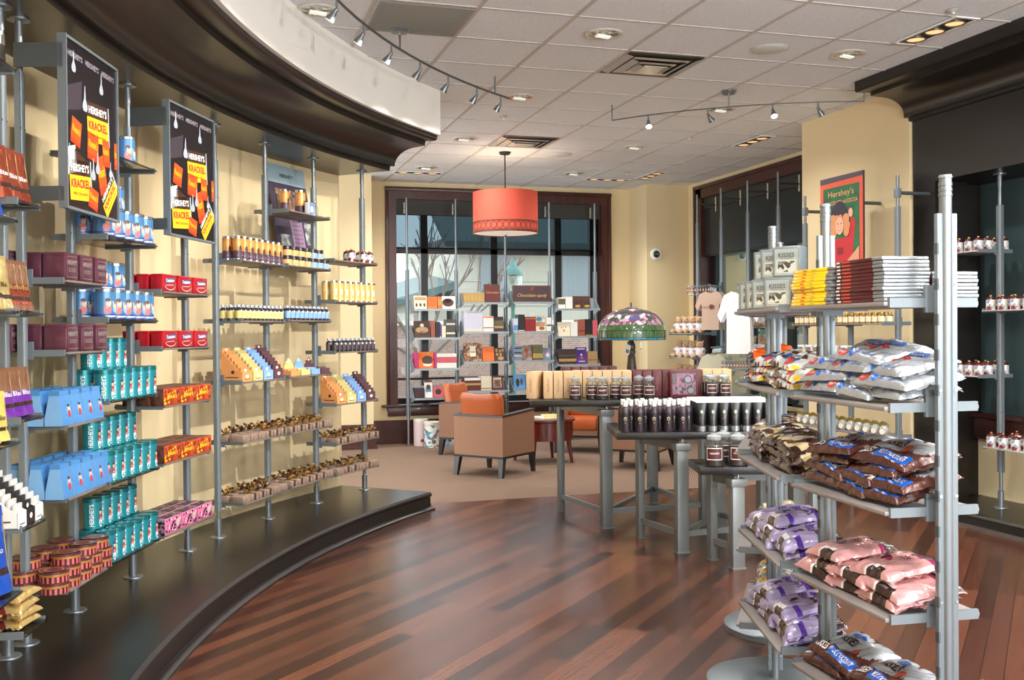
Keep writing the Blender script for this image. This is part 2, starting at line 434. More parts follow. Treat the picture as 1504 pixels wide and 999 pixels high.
m = MB(); m.box(W0, W1, BY + 0.02, BY + 0.11, 2.93, WZ1, mat('shade_cassette', (52, 50, 46), 0.5)); obj('roller_shade', m, win)
m = MB(); m.add([(W0, BY + 0.08, 2.5), (W1, BY + 0.08, 2.5), (W1, BY + 0.08, 2.95), (W0, BY + 0.08, 2.95)], [(0, 1, 2, 3)], SCREEN); obj('shade_screen', m, win)
m = MB(); m.add([(W0, BF + .05, WZ0), (W1, BF + .05, WZ0), (W1, BF + .05, WZ1), (W0, BF + .05, WZ1)], [(0, 1, 2, 3)], WINGL); obj('window_pane', m, win)

# right wall with its own window, then the pier and the dark fixture
RX = 6.16
w = MB()
w.box(RX, RX + 0.3, 11.93, 12.2, 0, CZ, CREAM); w.box(RX, RX + 0.3, 8.2, 9.0, 0, CZ, CREAM); w.box(RX, RX + 0.3, 9.0, 11.93, 0, 0.55, CREAM); w.box(RX, RX + 0.3, 9.0, 11.93, 3.27, CZ, CREAM)
struct('wall_right', w)
win = bpy.data.objects.new('window_2', None); COL.objects.link(win); win['kind'] = 'structure'
m = MB()
m.box(RX - 0.03, RX + 0.3, 11.78, 11.95, 0.5, 3.28, MAHO); m.box(RX - 0.03, RX + 0.3, 9.0, 9.15, 0.5, 3.28, MAHO); m.box(RX - 0.03, RX + 0.3, 9.0, 11.95, 3.12, 3.28, MAHO)
m.box(RX - 0.05, RX, 9.0, 11.96, 3.24, 3.285, MAHO, .006); m.box(RX - 0.05, RX, 11.91, 11.96, 0.5, 3.28, MAHO, .006); m.box(RX - 0.06, RX + 0.3, 9.0, 11.96, 0.46, 0.52, MAHO, .006)
obj('window_casing', m, win)
m = MB(); m.box(RX + .12, RX + .2, 9.15, 11.78, 0.52, 0.58, BLACK)
for y in (9.2, 9.95, 10.8, 11.72): m.box(RX + .12, RX + .2, y - .05, y + .05, 0.52, 3.12, BLACK)
obj('window_frame', m, win)
m = MB(); m.box(RX + .04, RX + .06, 9.15, 11.78, 2.38, 3.0, DKGLS); m.box(RX + .02, RX + .1, 9.15, 11.78, 2.98, 3.12, mat('shade_cassette', (52, 50, 46))); m.box(RX + .035, RX + .065, 9.15, 11.78, 2.36, 2.39, BLACK); obj('roller_shade', m, win)
m = MB(); m.add([(RX + .15, 9.15, .52), (RX + .15, 11.78, .52), (RX + .15, 11.78, 3.1), (RX + .15, 9.15, 3.1)], [(0, 1, 2, 3)], glass('tinted_glass', (92, 118, 122), 0.06)); obj('window_pane', m, win)
w = MB(); w.box(5.55, RX, 12.15, 12.18, 0, 0.3, MAHO); w.box(RX - .03, RX, 8.24, 12.18, 0, 0.3, MAHO); struct('baseboard_right', w)

w = MB(); w.box(5.34, 6.5, 6.74, 8.24, 0, CZ, CREAM); struct('wall_pier', w)
w = MB(); w.box(5.31, 5.34, 6.72, 8.27, 0, 0.3, MAHO); w.box(5.295, 5.34, 6.72, 8.27, 0, 0.03, MAHO); struct('baseboard_pier', w)
# dark fixture on the right: cornice, fascia panel, stile, recess
FE = 6.72; FY0 = 2.2
prof = [(4.84, CZ), (4.84, 3.268), (4.852, 3.258), (4.985, 3.262), (4.985, 3.238), (5.09, 3.235)]
for k in range(1, 8):
    t = R_(90 * k / 7); prof.append((5.09 + 0.20 * math.sin(t), 3.235 - 0.125 * (1 - math.cos(t))))
prof += [(5.29, 3.085), (5.335, 3.085), (5.335, 3.06), (5.36, 3.055), (5.6, 3.055), (5.6, CZ)]
m = MB(); n = len(prof)
vs = [(x, FE + .02, z) for x, z in prof] + [(x, FY0, z) for x, z in prof]
m.add(vs, [tuple(range(n)), tuple(n + k for k in reversed(range(n)))] + [(k, (k + 1) % n, n + (k + 1) % n, n + k) for k in range(n)], ESPR)
struct('trim_3', m)
m = MB(); m.box(5.36, 5.62, FY0, FE, 2.55, 3.06, ESPR); m.box(5.36, 5.66, 6.47, FE, 0.1, 2.55, ESPR); m.box(5.66, 6.1, 6.58, FE, 0.1, 2.55, ESPR)
m.box(5.62, 6.5, FY0, FE, 2.55, 2.6, ESPR)
struct('wall_fixture', m)
m = MB(); m.box(5.2, 6.5, FY0, FE, 0.0, 0.085, ESPR); m.box(5.19, 5.26, FY0, FE, 0.085, 0.1, ESPR, 0.004); m.box(5.26, 6.5, FY0, FE, .085, .1, ESPR); m.box(5.185, 5.2, FY0, FE, 0.0, 0.02, mat('edge_strip', (110, 108, 104), .25, .6)); m.box(5.185, 5.192, FY0, FE, 0.085, 0.1, mat('edge_strip', (110, 108, 104), .25, .6)); struct('trim_4', m)
w = MB(); w.box(5.85, 6.1, -2.6, 6.6, 0, 0.55, CREAM); w.box(5.85, 6.1, -2.6, 6.6, 2.6, CZ, CREAM); struct('wall_right_front', w)
win = bpy.data.objects.new('window_3', None); COL.objects.link(win); win['kind'] = 'structure'
m = MB(); m.box(5.81, 5.88, FY0, 6.58, 0.55, 0.72, MAHO, .006); m.box(5.78, 5.88, FY0, 6.58, 0.72, 0.75, MAHO); obj('window_casing', m, win)
m = MB(); m.box(5.88, 5.92, -2.6, 6.58, 0.75, 2.6, mat('teal_shade_cloth', (58, 74, 76), 0.4, 0, .05, 5)); obj('roller_shade', m, win)
m = MB(); m.box(5.84, 5.88, 5.55, 5.62, .75, 2.6, BLACK); m.box(5.84, 5.88, 4.2, 4.27, .75, 2.6, BLACK); obj('window_frame', m, win)

# ================================================================ OUTSIDE THE BACK WINDOW
def outside(): pass
BRICK = None
def brick_mat(name, c1, c2, mor, sc, rot=0, emit=0):
    m = bpy.data.materials.new(name); m.use_nodes = True
    nt = m.node_tree; N = nt.nodes; L = nt.links; b = N['Principled BSDF']; b.inputs['Roughness'].default_value = 0.85
    tc = N.new('ShaderNodeTexCoord'); mp = N.new('ShaderNodeMapping'); mp.inputs['Rotation'].default_value = (R_(90) if rot == 0 else 0, 0, R_(rot)); L.new(tc.outputs['Object'], mp.inputs[0])
    t = N.new('ShaderNodeTexBrick'); t.inputs['Scale'].default_value = sc; t.inputs['Color1'].default_value = rgb(c1); t.inputs['Color2'].default_value = rgb(c2); t.inputs['Mortar'].default_value = rgb(mor)
    t.inputs['Mortar Size'].default_value = 0.03
    L.new(mp.outputs[0], t.inputs[0]); L.new(t.outputs[0], b.inputs['Base Color'])
    return m
g = MB(); g.box(-20, 30, 13.3, 60, -0.14, -0.04, brick_mat('paving', (132, 116, 108), (146, 132, 124), (152, 144, 138), 4, 45)); struct('ground_outside', g)
g = MB(); g.box(-6, 14, 20, 20.3, -0.04, 1.55, brick_mat('red_brick', (140, 104, 94), (158, 128, 118), (164, 156, 148), 6)); g.box(-6, 14, 19.95, 20.35, 1.55, 1.64, mat('coping', (214, 208, 198), .8)); g.box(-6, 3.6, 19.9, 20.0, .3, .75, mat('stone_band', (205, 208, 204), .8)); struct('wall_outside', g)
TEAL = mat('teal_roof', (76, 96, 95), 0.6, 0, .06, 4); SIDE = mat('cream_siding', (176, 171, 158), 0.8, 0, .03, 2); DKWIN = mat('dark_window', (120, 128, 132), .3)
b = bpy.data.objects.new('building', None); COL.objects.link(b); tag(b, 'cream sided building with teal roof seen through the back window', 'building')
m = MB(); m.box(6.4, 16, 26, 33, -0.04, 4.05, SIDE); 
for z in (2.1, 2.75, 3.4): m.box(6.4, 16, 25.97, 26, z, z + .04, SIDE)
obj('wall', m, b)
m = MB(); m.add([(5.9, 25.3, 3.75), (16.6, 25.3, 3.75), (16.6, 29.5, 6.2), (5.9, 29.5, 6.2), (5.9, 25.3, 3.6), (16.6, 25.3, 3.6), (16.6, 29.5, 6.05), (5.9, 29.5, 6.05)], [(0, 1, 2, 3), (4, 7, 6, 5), (0, 4, 5, 1), (0, 3, 7, 4), (1, 5, 6, 2)], TEAL); obj('roof', m, b)
for x in (7.0, 9.3, 11.2): m = MB(); m.box(x, x + .8, 25.9, 26.02, 2.3, 3.5, DKWIN); m.box(x - .06, x + .86, 25.94, 26.03, 2.24, 2.3, WHITE); obj('window', m, b)
b = bpy.data.objects.new('building', None); COL.objects.link(b); tag(b, 'low building with sloping teal roof behind bare tree', 'building')
m = MB(); m.box(3.2, 6.2, 26.5, 31, -0.04, 2.2, SIDE); obj('wall', m, b)
m = MB(); m.add([(2.8, 26.2, 1.75), (6.38, 26.2, 2.75), (6.38, 30, 3.15), (2.8, 30, 2.15), (2.8, 26.2, 1.55), (6.38, 26.2, 2.55), (6.38, 30, 2.95), (2.8, 30, 1.95)], [(0, 1, 2, 3), (4, 7, 6, 5), (0, 4, 5, 1), (0, 3, 7, 4), (1, 5, 6, 2)], TEAL); obj('roof', m, b)
# lamp post
lp = bpy.data.objects.new('street_lamp', None); COL.objects.link(lp); lp.location = (5.05, 16.6, -0.04); tag(lp, 'teal street lamp with clear lantern outside the back window', 'street lamp')
GRN = mat('verdigris', (70, 112, 108), .5)
m = MB(); m.tube((0, 0, 0), (0, 0, 1.85), .05, GRN, 12, .035); m.lathe([(.16, 0), (.16, .1), (.08, .25), (.05, .4)], GRN, 16); obj('post', m, lp)
m = MB(); m.lathe([(.03, 1.8), (.05, 1.95), (.13, 2.08), (.14, 2.1)], GRN, 16); m.lathe([(.18, 2.42), (.17, 2.47), (.10, 2.56), (.05, 2.62), (.03, 2.68), (0, 2.72)], GRN, 16); obj('lantern_cap', m, lp)
m = MB(); m.lathe([(.13, 2.1), (.17, 2.2), (.17, 2.42)], glass('lantern_glass', (225, 232, 232), .1), 16); obj('lantern_glass', m, lp)
# bare tree
tr = bpy.data.objects.new('bare_tree', None); COL.objects.link(tr); tr.location = (3.9, 18.6, -0.04); tag(tr, 'bare branching tree outside the back window', 'tree')
BARK = mat('bark', (112, 100, 94), .9)
rt = random.Random(3)
def limb(mb, p, d, L, r, dep):
    q = p + d * L
    mb.tube(p, q, r, BARK, 6, r * .7, False)
    if dep == 0: return
    for k in range(3):
        e = (d + Vector((rt.uniform(-.6, .6), rt.uniform(-.4, .4), rt.uniform(-.05, .45)))).normalized()
        limb(mb, p + d * L * rt.uniform(.55, 1), e, L * rt.uniform(.6, .85), r * .6, dep - 1)
m = MB(); m.tube((0, 0, 0), (0, 0, .9), .08, BARK, 8, .06); obj('trunk', m, tr)
m = MB()
for d in ((-.5, 0, .9), (.3, .1, .95), (.75, 0, .7), (-.15, .1, 1), (-.9, 0, .6)): limb(m, Vector((0, 0, .85)), Vector(d).normalized(), 1.3, .038, 3)
obj('branches', m, tr)
# ================================================================ CEILING FITTINGS
DISH = ramp_mat('facetted_reflector', [(0.0, (60, 58, 48)), (0.4, (150, 148, 132)), (1.0, (240, 240, 234))], 0.25, 0.25, 'voronoi', 28, 0, (1, 1, 1), 0.5)
r = MB(); r.lathe([(.098, -.004), (.118, -.006), (.124, -.001), (.124, .004), (.098, .004), (.098, -.004)], mat('trim_ring', (214, 208, 196), .35, .2), 32)
d = MB(); d.lathe([(.098, -.002), (.085, .0005), (.06, .0012), (.0, .0016)], DISH, 32)
d2 = MB(); d2.tube((-.05, -.012, -.010), (.05, .012, -.010), .008, mat('lamp_tube', (250, 248, 236), .3, 0, .02, 5, 0, 0, .25), 10); d2.tube((-.05, .018, -.010), (.05, .04, -.010), .008, mat('lamp_tube', (240, 240, 232)), 10)
DOWN = Proto('ceiling_downlight', 'ceiling light', [('trim_ring', r), ('reflector', d), ('lamp_tube', d2)])
rown = ['front', 'second', 'third', 'farthest']; coln = {0: 'left', 1: 'middle', 2: 'right'}
for j, y in enumerate((6.06, 7.87, 9.72, 11.54)):
    for i, x in enumerate((0.655, 2.47, 4.3)):
        if i == 0 and j > 0: continue
        ex = {(0, 0): 'above the curved track light', (1, 0): 'in front of the nearer air diffuser', (2, 0): 'beside the dark right cornice', (1, 1): 'at the end of the curved track', (2, 1): 'above the thin straight track', (1, 2): 'left of the farther air diffuser', (2, 2): 'right of the farther air diffuser', (1, 3): 'nearest the left end of back window', (2, 3): 'beyond the round speaker'}[(i, j)]
        DOWN.put((x, y, CZ - .006), 0, f'round recessed downlight {ex}', 'recessed ceiling downlights')
# air diffusers
DIFM = mat('diffuser_metal', (205, 202, 196), .3, .5, .03)
def diffuser(x, y, lab):
    e = bpy.data.objects.new('air_diffuser', None); COL.objects.link(e); e.location = (x, y, CZ - .006); tag(e, lab, 'air vent', 'square ceiling air diffusers')
    m = MB()
    for k, (s, z) in enumerate(((.29, 0), (.215, -.012), (.14, -.022))):
        t = .055
        for (x0, x1, y0, y1) in ((-s, s, -s, -s + t), (-s, s, s - t, s), (-s, -s + t, -s + t, s - t), (s - t, s, -s + t, s - t)):
            vs = [(x0, y0, z), (x1, y0, z), (x1, y1, z), (x0, y1, z)]
            vs = [(px, py, z - (.016 if max(abs(px), abs(py)) < s - .01 else 0)) for px, py, z in vs]
            m.add(vs, [(0, 1, 2, 3)], DIFM)
    m.box(-.09, .09, -.09, .09, -.034, -.03, DIFM)
    obj('louvre_rings', m, e)
    m = MB(); m.box(-.285, .285, -.285, .285, -.001, .001, mat('duct_dark', (50, 48, 44), .6)); obj('duct_opening', m, e)
diffuser(3.086, 6.68, 'square ceiling air diffuser nearest the camera')
diffuser(3.086, 9.75, 'square ceiling air diffuser above the red pendant lamp')
m = MB(); m.box(-.285, .285, -.285, .285, -.004, 0.0, mat('grey_grille', (150, 148, 140), .6), .002)
for k in range(22): m.box(-.27, .27, -.27 + k * .0247, -.262 + k * .0247, -.0055, -.003, mat('grey_grille_slat', (128, 126, 120), .6))
tag(obj('return_grille', m, None, (1.268, 6.08, CZ - .004)), 'flat grey square return grille beside curved track', 'air vent')
m = MB(); m.lathe([(0, -.012), (.09, -.010), (.115, -.004), (.12, 0), (.13, 0), (.13, .003)], mat('speaker_grille', (206, 208, 204), .6, 0, .05, 200), 28)
SPK = Proto('ceiling_speaker', 'speaker', [('speaker_grille', m)])
SPK.put((3.70, 6.085, CZ - .006), 0, 'pale round ceiling speaker near the right cornice'); SPK.put((3.70, 10.36, CZ - .006), 0, 'pale round ceiling speaker right of the pendant lamp')
# slot lights with three lamps
m = MB(); m.box(-.28, .28, -.075, .075, -.003, 0, BLACK)
fr = MB(); fr.box(-.3, .3, -.09, -.072, -.008, 0, WHITE); fr.box(-.3, .3, .072, .09, -.008, 0, WHITE); fr.box(-.3, -.28, -.09, .09, -.008, 0, WHITE); fr.box(.28, .3, -.09, .09, -.008, 0, WHITE)
WARM = mat('warm_lamp_face', (255, 196, 140), .3, 0, .1, 20, 0, 0, .85)
lp_ = [fr]
parts = [('slot_frame', fr), ('slot_housing', m)]
for x in (-.18, 0, .18):
    l = MB(); l.lathe([(.055, -.006), (.06, -.012), (.066, -.012), (.066, -.003)], mat('lamp_rim', (150, 130, 110), .3, .8), 20, (x, 0, 0)); l.lathe([(0, -.005), (.056, -.006)], WARM, 20, (x, 0, 0)); parts.append(('lamp', l))
SLOT = Proto('slot_downlight', 'ceiling light', parts)
for x, y, a, lab in ((4.50, 5.43, 90, 'three lamp slot light nearest the right cornice'), (5.33, 9.11, 90, 'three lamp slot light in front of right window'), (5.28, 11.45, 90, 'three lamp slot light at far right corner, running lengthwise'),
                     (4.88, 11.89, 0, 'three lamp slot light along back wall, right of pendant'), (2.45, 11.92, 0, 'three lamp slot light along back wall, left end')):
    SLOT.put((x, y, CZ - .006), R_(a), lab, 'slot lights with three lamps')
# smoke detectors / sprinklers
m = MB(); m.lathe([(0, -.028), (.012, -.028), (.012, -.012), (.035, -.006), (.04, 0)], mat('sprinkler', (205, 200, 190), .4, .3), 16)
SPR = Proto('sprinkler_head', 'sprinkler', [('sprinkler_head', m)])
for x, y, lab in ((2.55, 8.62, 'small sprinkler head beyond the curved track end'), (4.62, 9.1, 'small sprinkler head left of the slot light by right window'), (4.9, 11.3, 'small sprinkler head near the far right corner'), (4.32, 5.05, 'small sprinkler head by the right cornice top')):
    SPR.put((x, y, CZ - .005), 0, lab)

def track(name, pts, label, heads, canopies, studs, rail=.008):
    e = bpy.data.objects.new(name, None); COL.objects.link(e); tag(e, label, 'track light')
    m = MB(); m.sweep(pts, rail, GREYD, 8); obj('rail', m, e)
    for x, y, z in canopies:
        m = MB(); m.lathe([(0, CZ - .03), (.05, CZ - .028), (.062, CZ - .014), (.062, CZ - .005)], STEEL, 24, (x, y, 0)); m.tube((x, y, z), (x, y, CZ - .028), .007, CHROME); obj('canopy', m, e)
    for x, y, z in studs:
        m = MB(); m.tube((x, y, z), (x, y, CZ), .006, STEEL); obj('stud', m, e)
    for (x, y, z), d, lit in heads:
        d = Vector(d).normalized()
        m = MB(); m.tube((x, y, z), (x, y, z - .045), .006, STEEL); p = Vector((x, y, z - .045)); k = p + d * .02; m.blob(tuple(p), .010, STEEL)
        q = k + d * .05
        m.tube(tuple(p), tuple(k), .012, STEEL); m.tube(tuple(k), tuple(q), .014, STEEL, 14, .027)
        h = obj('lamp_head', m, e)
        m = MB(); m.tube(tuple(q - d * .004), tuple(q + d * .001), .024, mat('lit_lamp_face', (255, 236, 208), .3, 0, .02, 5, 0, 0, 14) if lit == 2 else mat('dim_lamp_face', (250, 214, 170), .3, 0, .02, 5, 0, 0, 1.5), 14); obj('lamp_face', m, h)
ang = [(163.5, 7.25), (160.0, 7.245), (156.5, 7.24), (153.2, 7.225), (149.7, 7.205), (146.0, 7.18), (142.8, 7.14), (139.6, 7.08), (137.1, 7.02)]
TZ = 3.21
rp = [pol(a, 7.02 + .24 * (1 - ((163.5 - min(a, 163.5)) / 27) ** 2), TZ) for a in [136.7 + k * 1.6 for k in range(0, 26)]]
heads = []
for a, r in [(137.6, 0), (140.2, 0), (143.4, 0), (146.6, 0), (150.0, 0), (153.4, 0), (156.9, 0), (160.3, 0), (163.8, 0)]:
    rr = 7.02 + .24 * (1 - ((163.5 - min(a, 163.5)) / 27) ** 2); p = pol(a, rr, TZ - .011); t = R_(a)
    heads.append((p, (math.cos(t) * .55 - .25 * math.sin(t) * -1 * 0, math.sin(t) * .55, -.75), 1))
track('curved_track_light', rp, 'curved grey ceiling track of small spots along left cornice', heads, [pol(149.0, 7.19, TZ)], [pol(138.2, 7.05, TZ), pol(161.8, 7.255, TZ)])
rp = []
for k in range(13):
    t = k / 12; a = Vector((3.32, 7.97, TZ)); b_ = Vector((4.03, 7.25, TZ)); c_ = Vector((4.97, 6.80, TZ)); q = a * (1 - t) ** 2 + (b_ * 2 - (a + c_) / 2) * 2 * t * (1 - t) + c_ * t * t; rp.append(tuple(q))
track('straight_track_light', rp, 'thin grey ceiling track with lit spots near right cornice', [(rp[2], (-.15, -.5, -.8), 2), (rp[5], (.6, .3, -.6), 1), (rp[8], (-.1, -.5, -.8), 2), (rp[10], (.6, .2, -.7), 1)], [rp[6]], [rp[0], rp[12]], .0048)

# small dome on the back wall
cam_ = MB(); cam_.M = Matrix.Translation((5.678, 12.18, 2.42)) @ Matrix.Rotation(R_(90), 4, 'X'); cam_.lathe([(.0, .03), (.05, .028), (.074, .018), (.078, 0)], WHITE, 28)
eye = MB(); eye.M = cam_.M.copy(); eye.M = eye.M @ Matrix.Translation((.0, 0, 0)); eye.lathe([(0, .065), (.025, .058), (.045, .035), (.05, .02)], mat('dark_dome', (34, 34, 36), .15), 24)
eye.lathe([(0, .069), (.012, .067), (.018, .063)], mat('lens_ring', (90, 90, 92), .3), 16)
e = Proto('security_camera', 'camera', [('mount_ring', cam_), ('dome', eye)]).put((0, 0, 0), 0, 'round white mounted camera with dark lens on far wall')
# ================================================================ POSTS AND SHELVES
def post_proto(z0, z1, sl0, sl1, width=.052, rod=.0135, name='shelf_post', foot=True, top=True):
    """floor-to-soffit post: thin rod, slotted sleeve between sl0 and sl1"""
    parts = []
    m = MB(); m.tube((0, 0, z0), (0, 0, z1), rod, STEEL, 14); parts.append(('rod', m))
    m = MB(); m.tube((0, 0, sl0), (0, 0, sl1), width * .36, GREYP, 16)
    for s in (-1, 1):
        m.box(s * width * .30 - .0 if s > 0 else -width * .5, width * .5 if s > 0 else -width * .30, -.011, .011, sl0, sl1, GREYP)
    z = sl0 + .06
    while z < sl1 - .03:
        for s in (-1, 1): m.tube((s * width * .41, -.0105, z), (s * width * .41, -.0135, z), .004, CHROME, 8)
        z += .385
    parts.append(('slotted_sleeve', m))
    if foot:
        m = MB(); m.lathe([(0, .009), (.03, .009), (.05, .005), (.052, 0)], STEEL, 24, (0, 0, z0)); m.lathe([(.022, .0), (.022, .12), (.0135, .125)], STEEL, 16, (0, 0, z0)); parts.append(('foot_flange', m))
    if top:
        m = MB(); m.lathe([(.016, -.1), (.016, -.012), (.045, -.008), (.045, 0)], STEEL, 24, (0, 0, z1)); parts.append(('top_flange', m))
    return Proto(name, 'post', parts)

def shelf_proto(L, front, back, deck, th=.010, arm_l=True, arm_r=True, name='shelf', armh=.028, post_r=.024, lip=False):
    """shelf deck on two bracket arms; x = 0 is the middle, y = 0 the post line, z = 0 the deck's top"""
    parts = []
    m = MB(); m.box(-L / 2 + .012, L / 2 - .012, -front, back, -th, 0, deck, .002); parts.append(('shelf_deck', m))
    for s, on in ((-1, arm_l), (1, arm_r)):
        if not on: continue
        x = s * (L / 2 - .012); m = MB(); x0, x1 = (x - .009, x + .003) if s < 0 else (x - .003, x + .009)
        m.box(x0, x1, -front + .012, -post_r, -armh * .62, armh * .38, GREYP); m.box(x0, x1, post_r, back - .01, -armh * .62, armh * .38, GREYP)
        m.box(min(x, s * (L / 2 - .002)), max(x, s * (L / 2 - .002)), -post_r - .004, post_r + .004, -.03, .045, GREYP)
        parts.append(('bracket_arm', m))
    return Proto(name, 'shelf', parts)
WOODT = ramp_mat('grey_brown_shelf', [(.3, (96, 86, 80)), (.7, (122, 110, 102))], .45, 0, 'noise', 5, 0, (1, 8, 8))
SMOKE = glass('smoked_shelf_glass', (172, 168, 162), .14, .08)

# ---------------------------------------------------------------- left wall posts
AP = {'A0': 165.7, 'A1': 162.6, 'A2': 158.2, 'A3': 153.7, 'B0': 151.05, 'B1': 146.55, 'B2': 142.0, 'B3': 137.3, 'C1': 167.15, 'C2': 169.95}
AP = {'A0': 166.0, 'A1': 162.6, 'A2': 158.2, 'A3': 153.7, 'B0': 151.05, 'B1': 146.55, 'B2': 142.0, 'B3': 137.3, 'C1': 167.2, 'C2': 169.25}
PR = 8.33
LPOST = post_proto(.14, 2.742, .30, 2.52)
where = {'C1': 'at photo left edge, nearest but one', 'A0': 'left of the nearer tilted poster', 'A1': 'below the nearer poster right edge', 'A2': 'holding the farther poster', 'A3': 'just right of the farther poster',
         'B0': 'first of the far four, beside the yellow bottles', 'B1': 'second of the far four on left wall', 'B2': 'third of the far four, before purple sign', 'B3': 'last on left wall, nearest the window', 'C2': 'nearest camera at left edge'}
for k, a in AP.items():
    LPOST.put(pol(a, PR), R_(a - 90), f'grey slotted shelf post {where[k]}', 'left wall shelf posts')
LB = {}
for k, (p, q) in {'C': ('C2', 'C1'), 'P': ('A0', 'A1'), 'Q': ('A1', 'A2'), 'R': ('A2', 'A3'), 'X': ('B0', 'B1'), 'Y': ('B1', 'B2'), 'Z': ('B2', 'B3')}.items():
    LB[k] = Bay(pol(AP[p], PR), pol(AP[q], PR))
LZ = {'C': [1.937, 1.516, 1.11, .70, .30], 'P': [1.66, 1.355, 1.045, .737, .35], 'Q': [2.283, 1.891, 1.501, 1.115, .73, .355], 'R': [1.656, 1.352, 1.042, .737, .354],
      'X': [1.893, 1.508, 1.119, .736, .351], 'Y': [2.279, 1.899, 1.516, 1.123, .733, .357], 'Z': [1.976, 1.665, 1.28, .884, .583, .353]}
BN = {'C': 'left edge bay', 'P': 'maroon tin bay', 'Q': 'blue tin bay', 'R': 'red tin bay', 'X': 'yellow bottle bay', 'Y': 'blue bottle bay', 'Z': 'last far bay'}
SN = ['top shelf', 'second shelf', 'third shelf', 'fourth shelf', 'fifth shelf', 'sixth shelf']
def W(b, i): return f"{BN[b]}'s {SN[i]}"
HOLD = {'P': ['maroon tins', 'a second row of maroon tins', 'blue gable cartons', 'lower blue gable cartons', 'round striped cookie tins'], 'Q': ['two blue tins and a card', 'stacked blue tins', 'lower stacked blue tins', 'upper teal tins', 'middle teal tins', 'lowest teal tins'],
        'R': ['upper red tins', 'lower red tins', 'upper orange boxes', 'lower orange boxes', 'pink patterned boxes'], 'X': ['orange canisters', 'yellow label bottles', 'tall slanted bar boxes', 'bow topped boxes', 'lowest bow topped boxes'],
        'Y': ['brown card and small bottles', 'tan and blue jars', 'blue label bottles', 'low bar trays', 'bow topped boxes', 'lowest bow topped boxes'], 'Z': ['milk bottle ornaments', 'gold canisters', 'dark bottles', 'slanted bar boxes by window', 'bow topped boxes', 'lowest bow topped boxes'],
        'C': ['copper pouches', 'gold and copper pouches', 'purple pouches', 'black and white bar boxes', 'brown and gold bags']}
for k, zs in LZ.items():
    b = LB[k]
    pr = shelf_proto(b.len - .062, .17, .12, SMOKE if k in 'QC' else WOODT)
    for i, z in enumerate(zs):
        pr.put(b.at(0, 0, z - .0012), b.th, f'left wall shelf holding {HOLD[k][i]}, {W(k, i)}', 'left wall shelves')

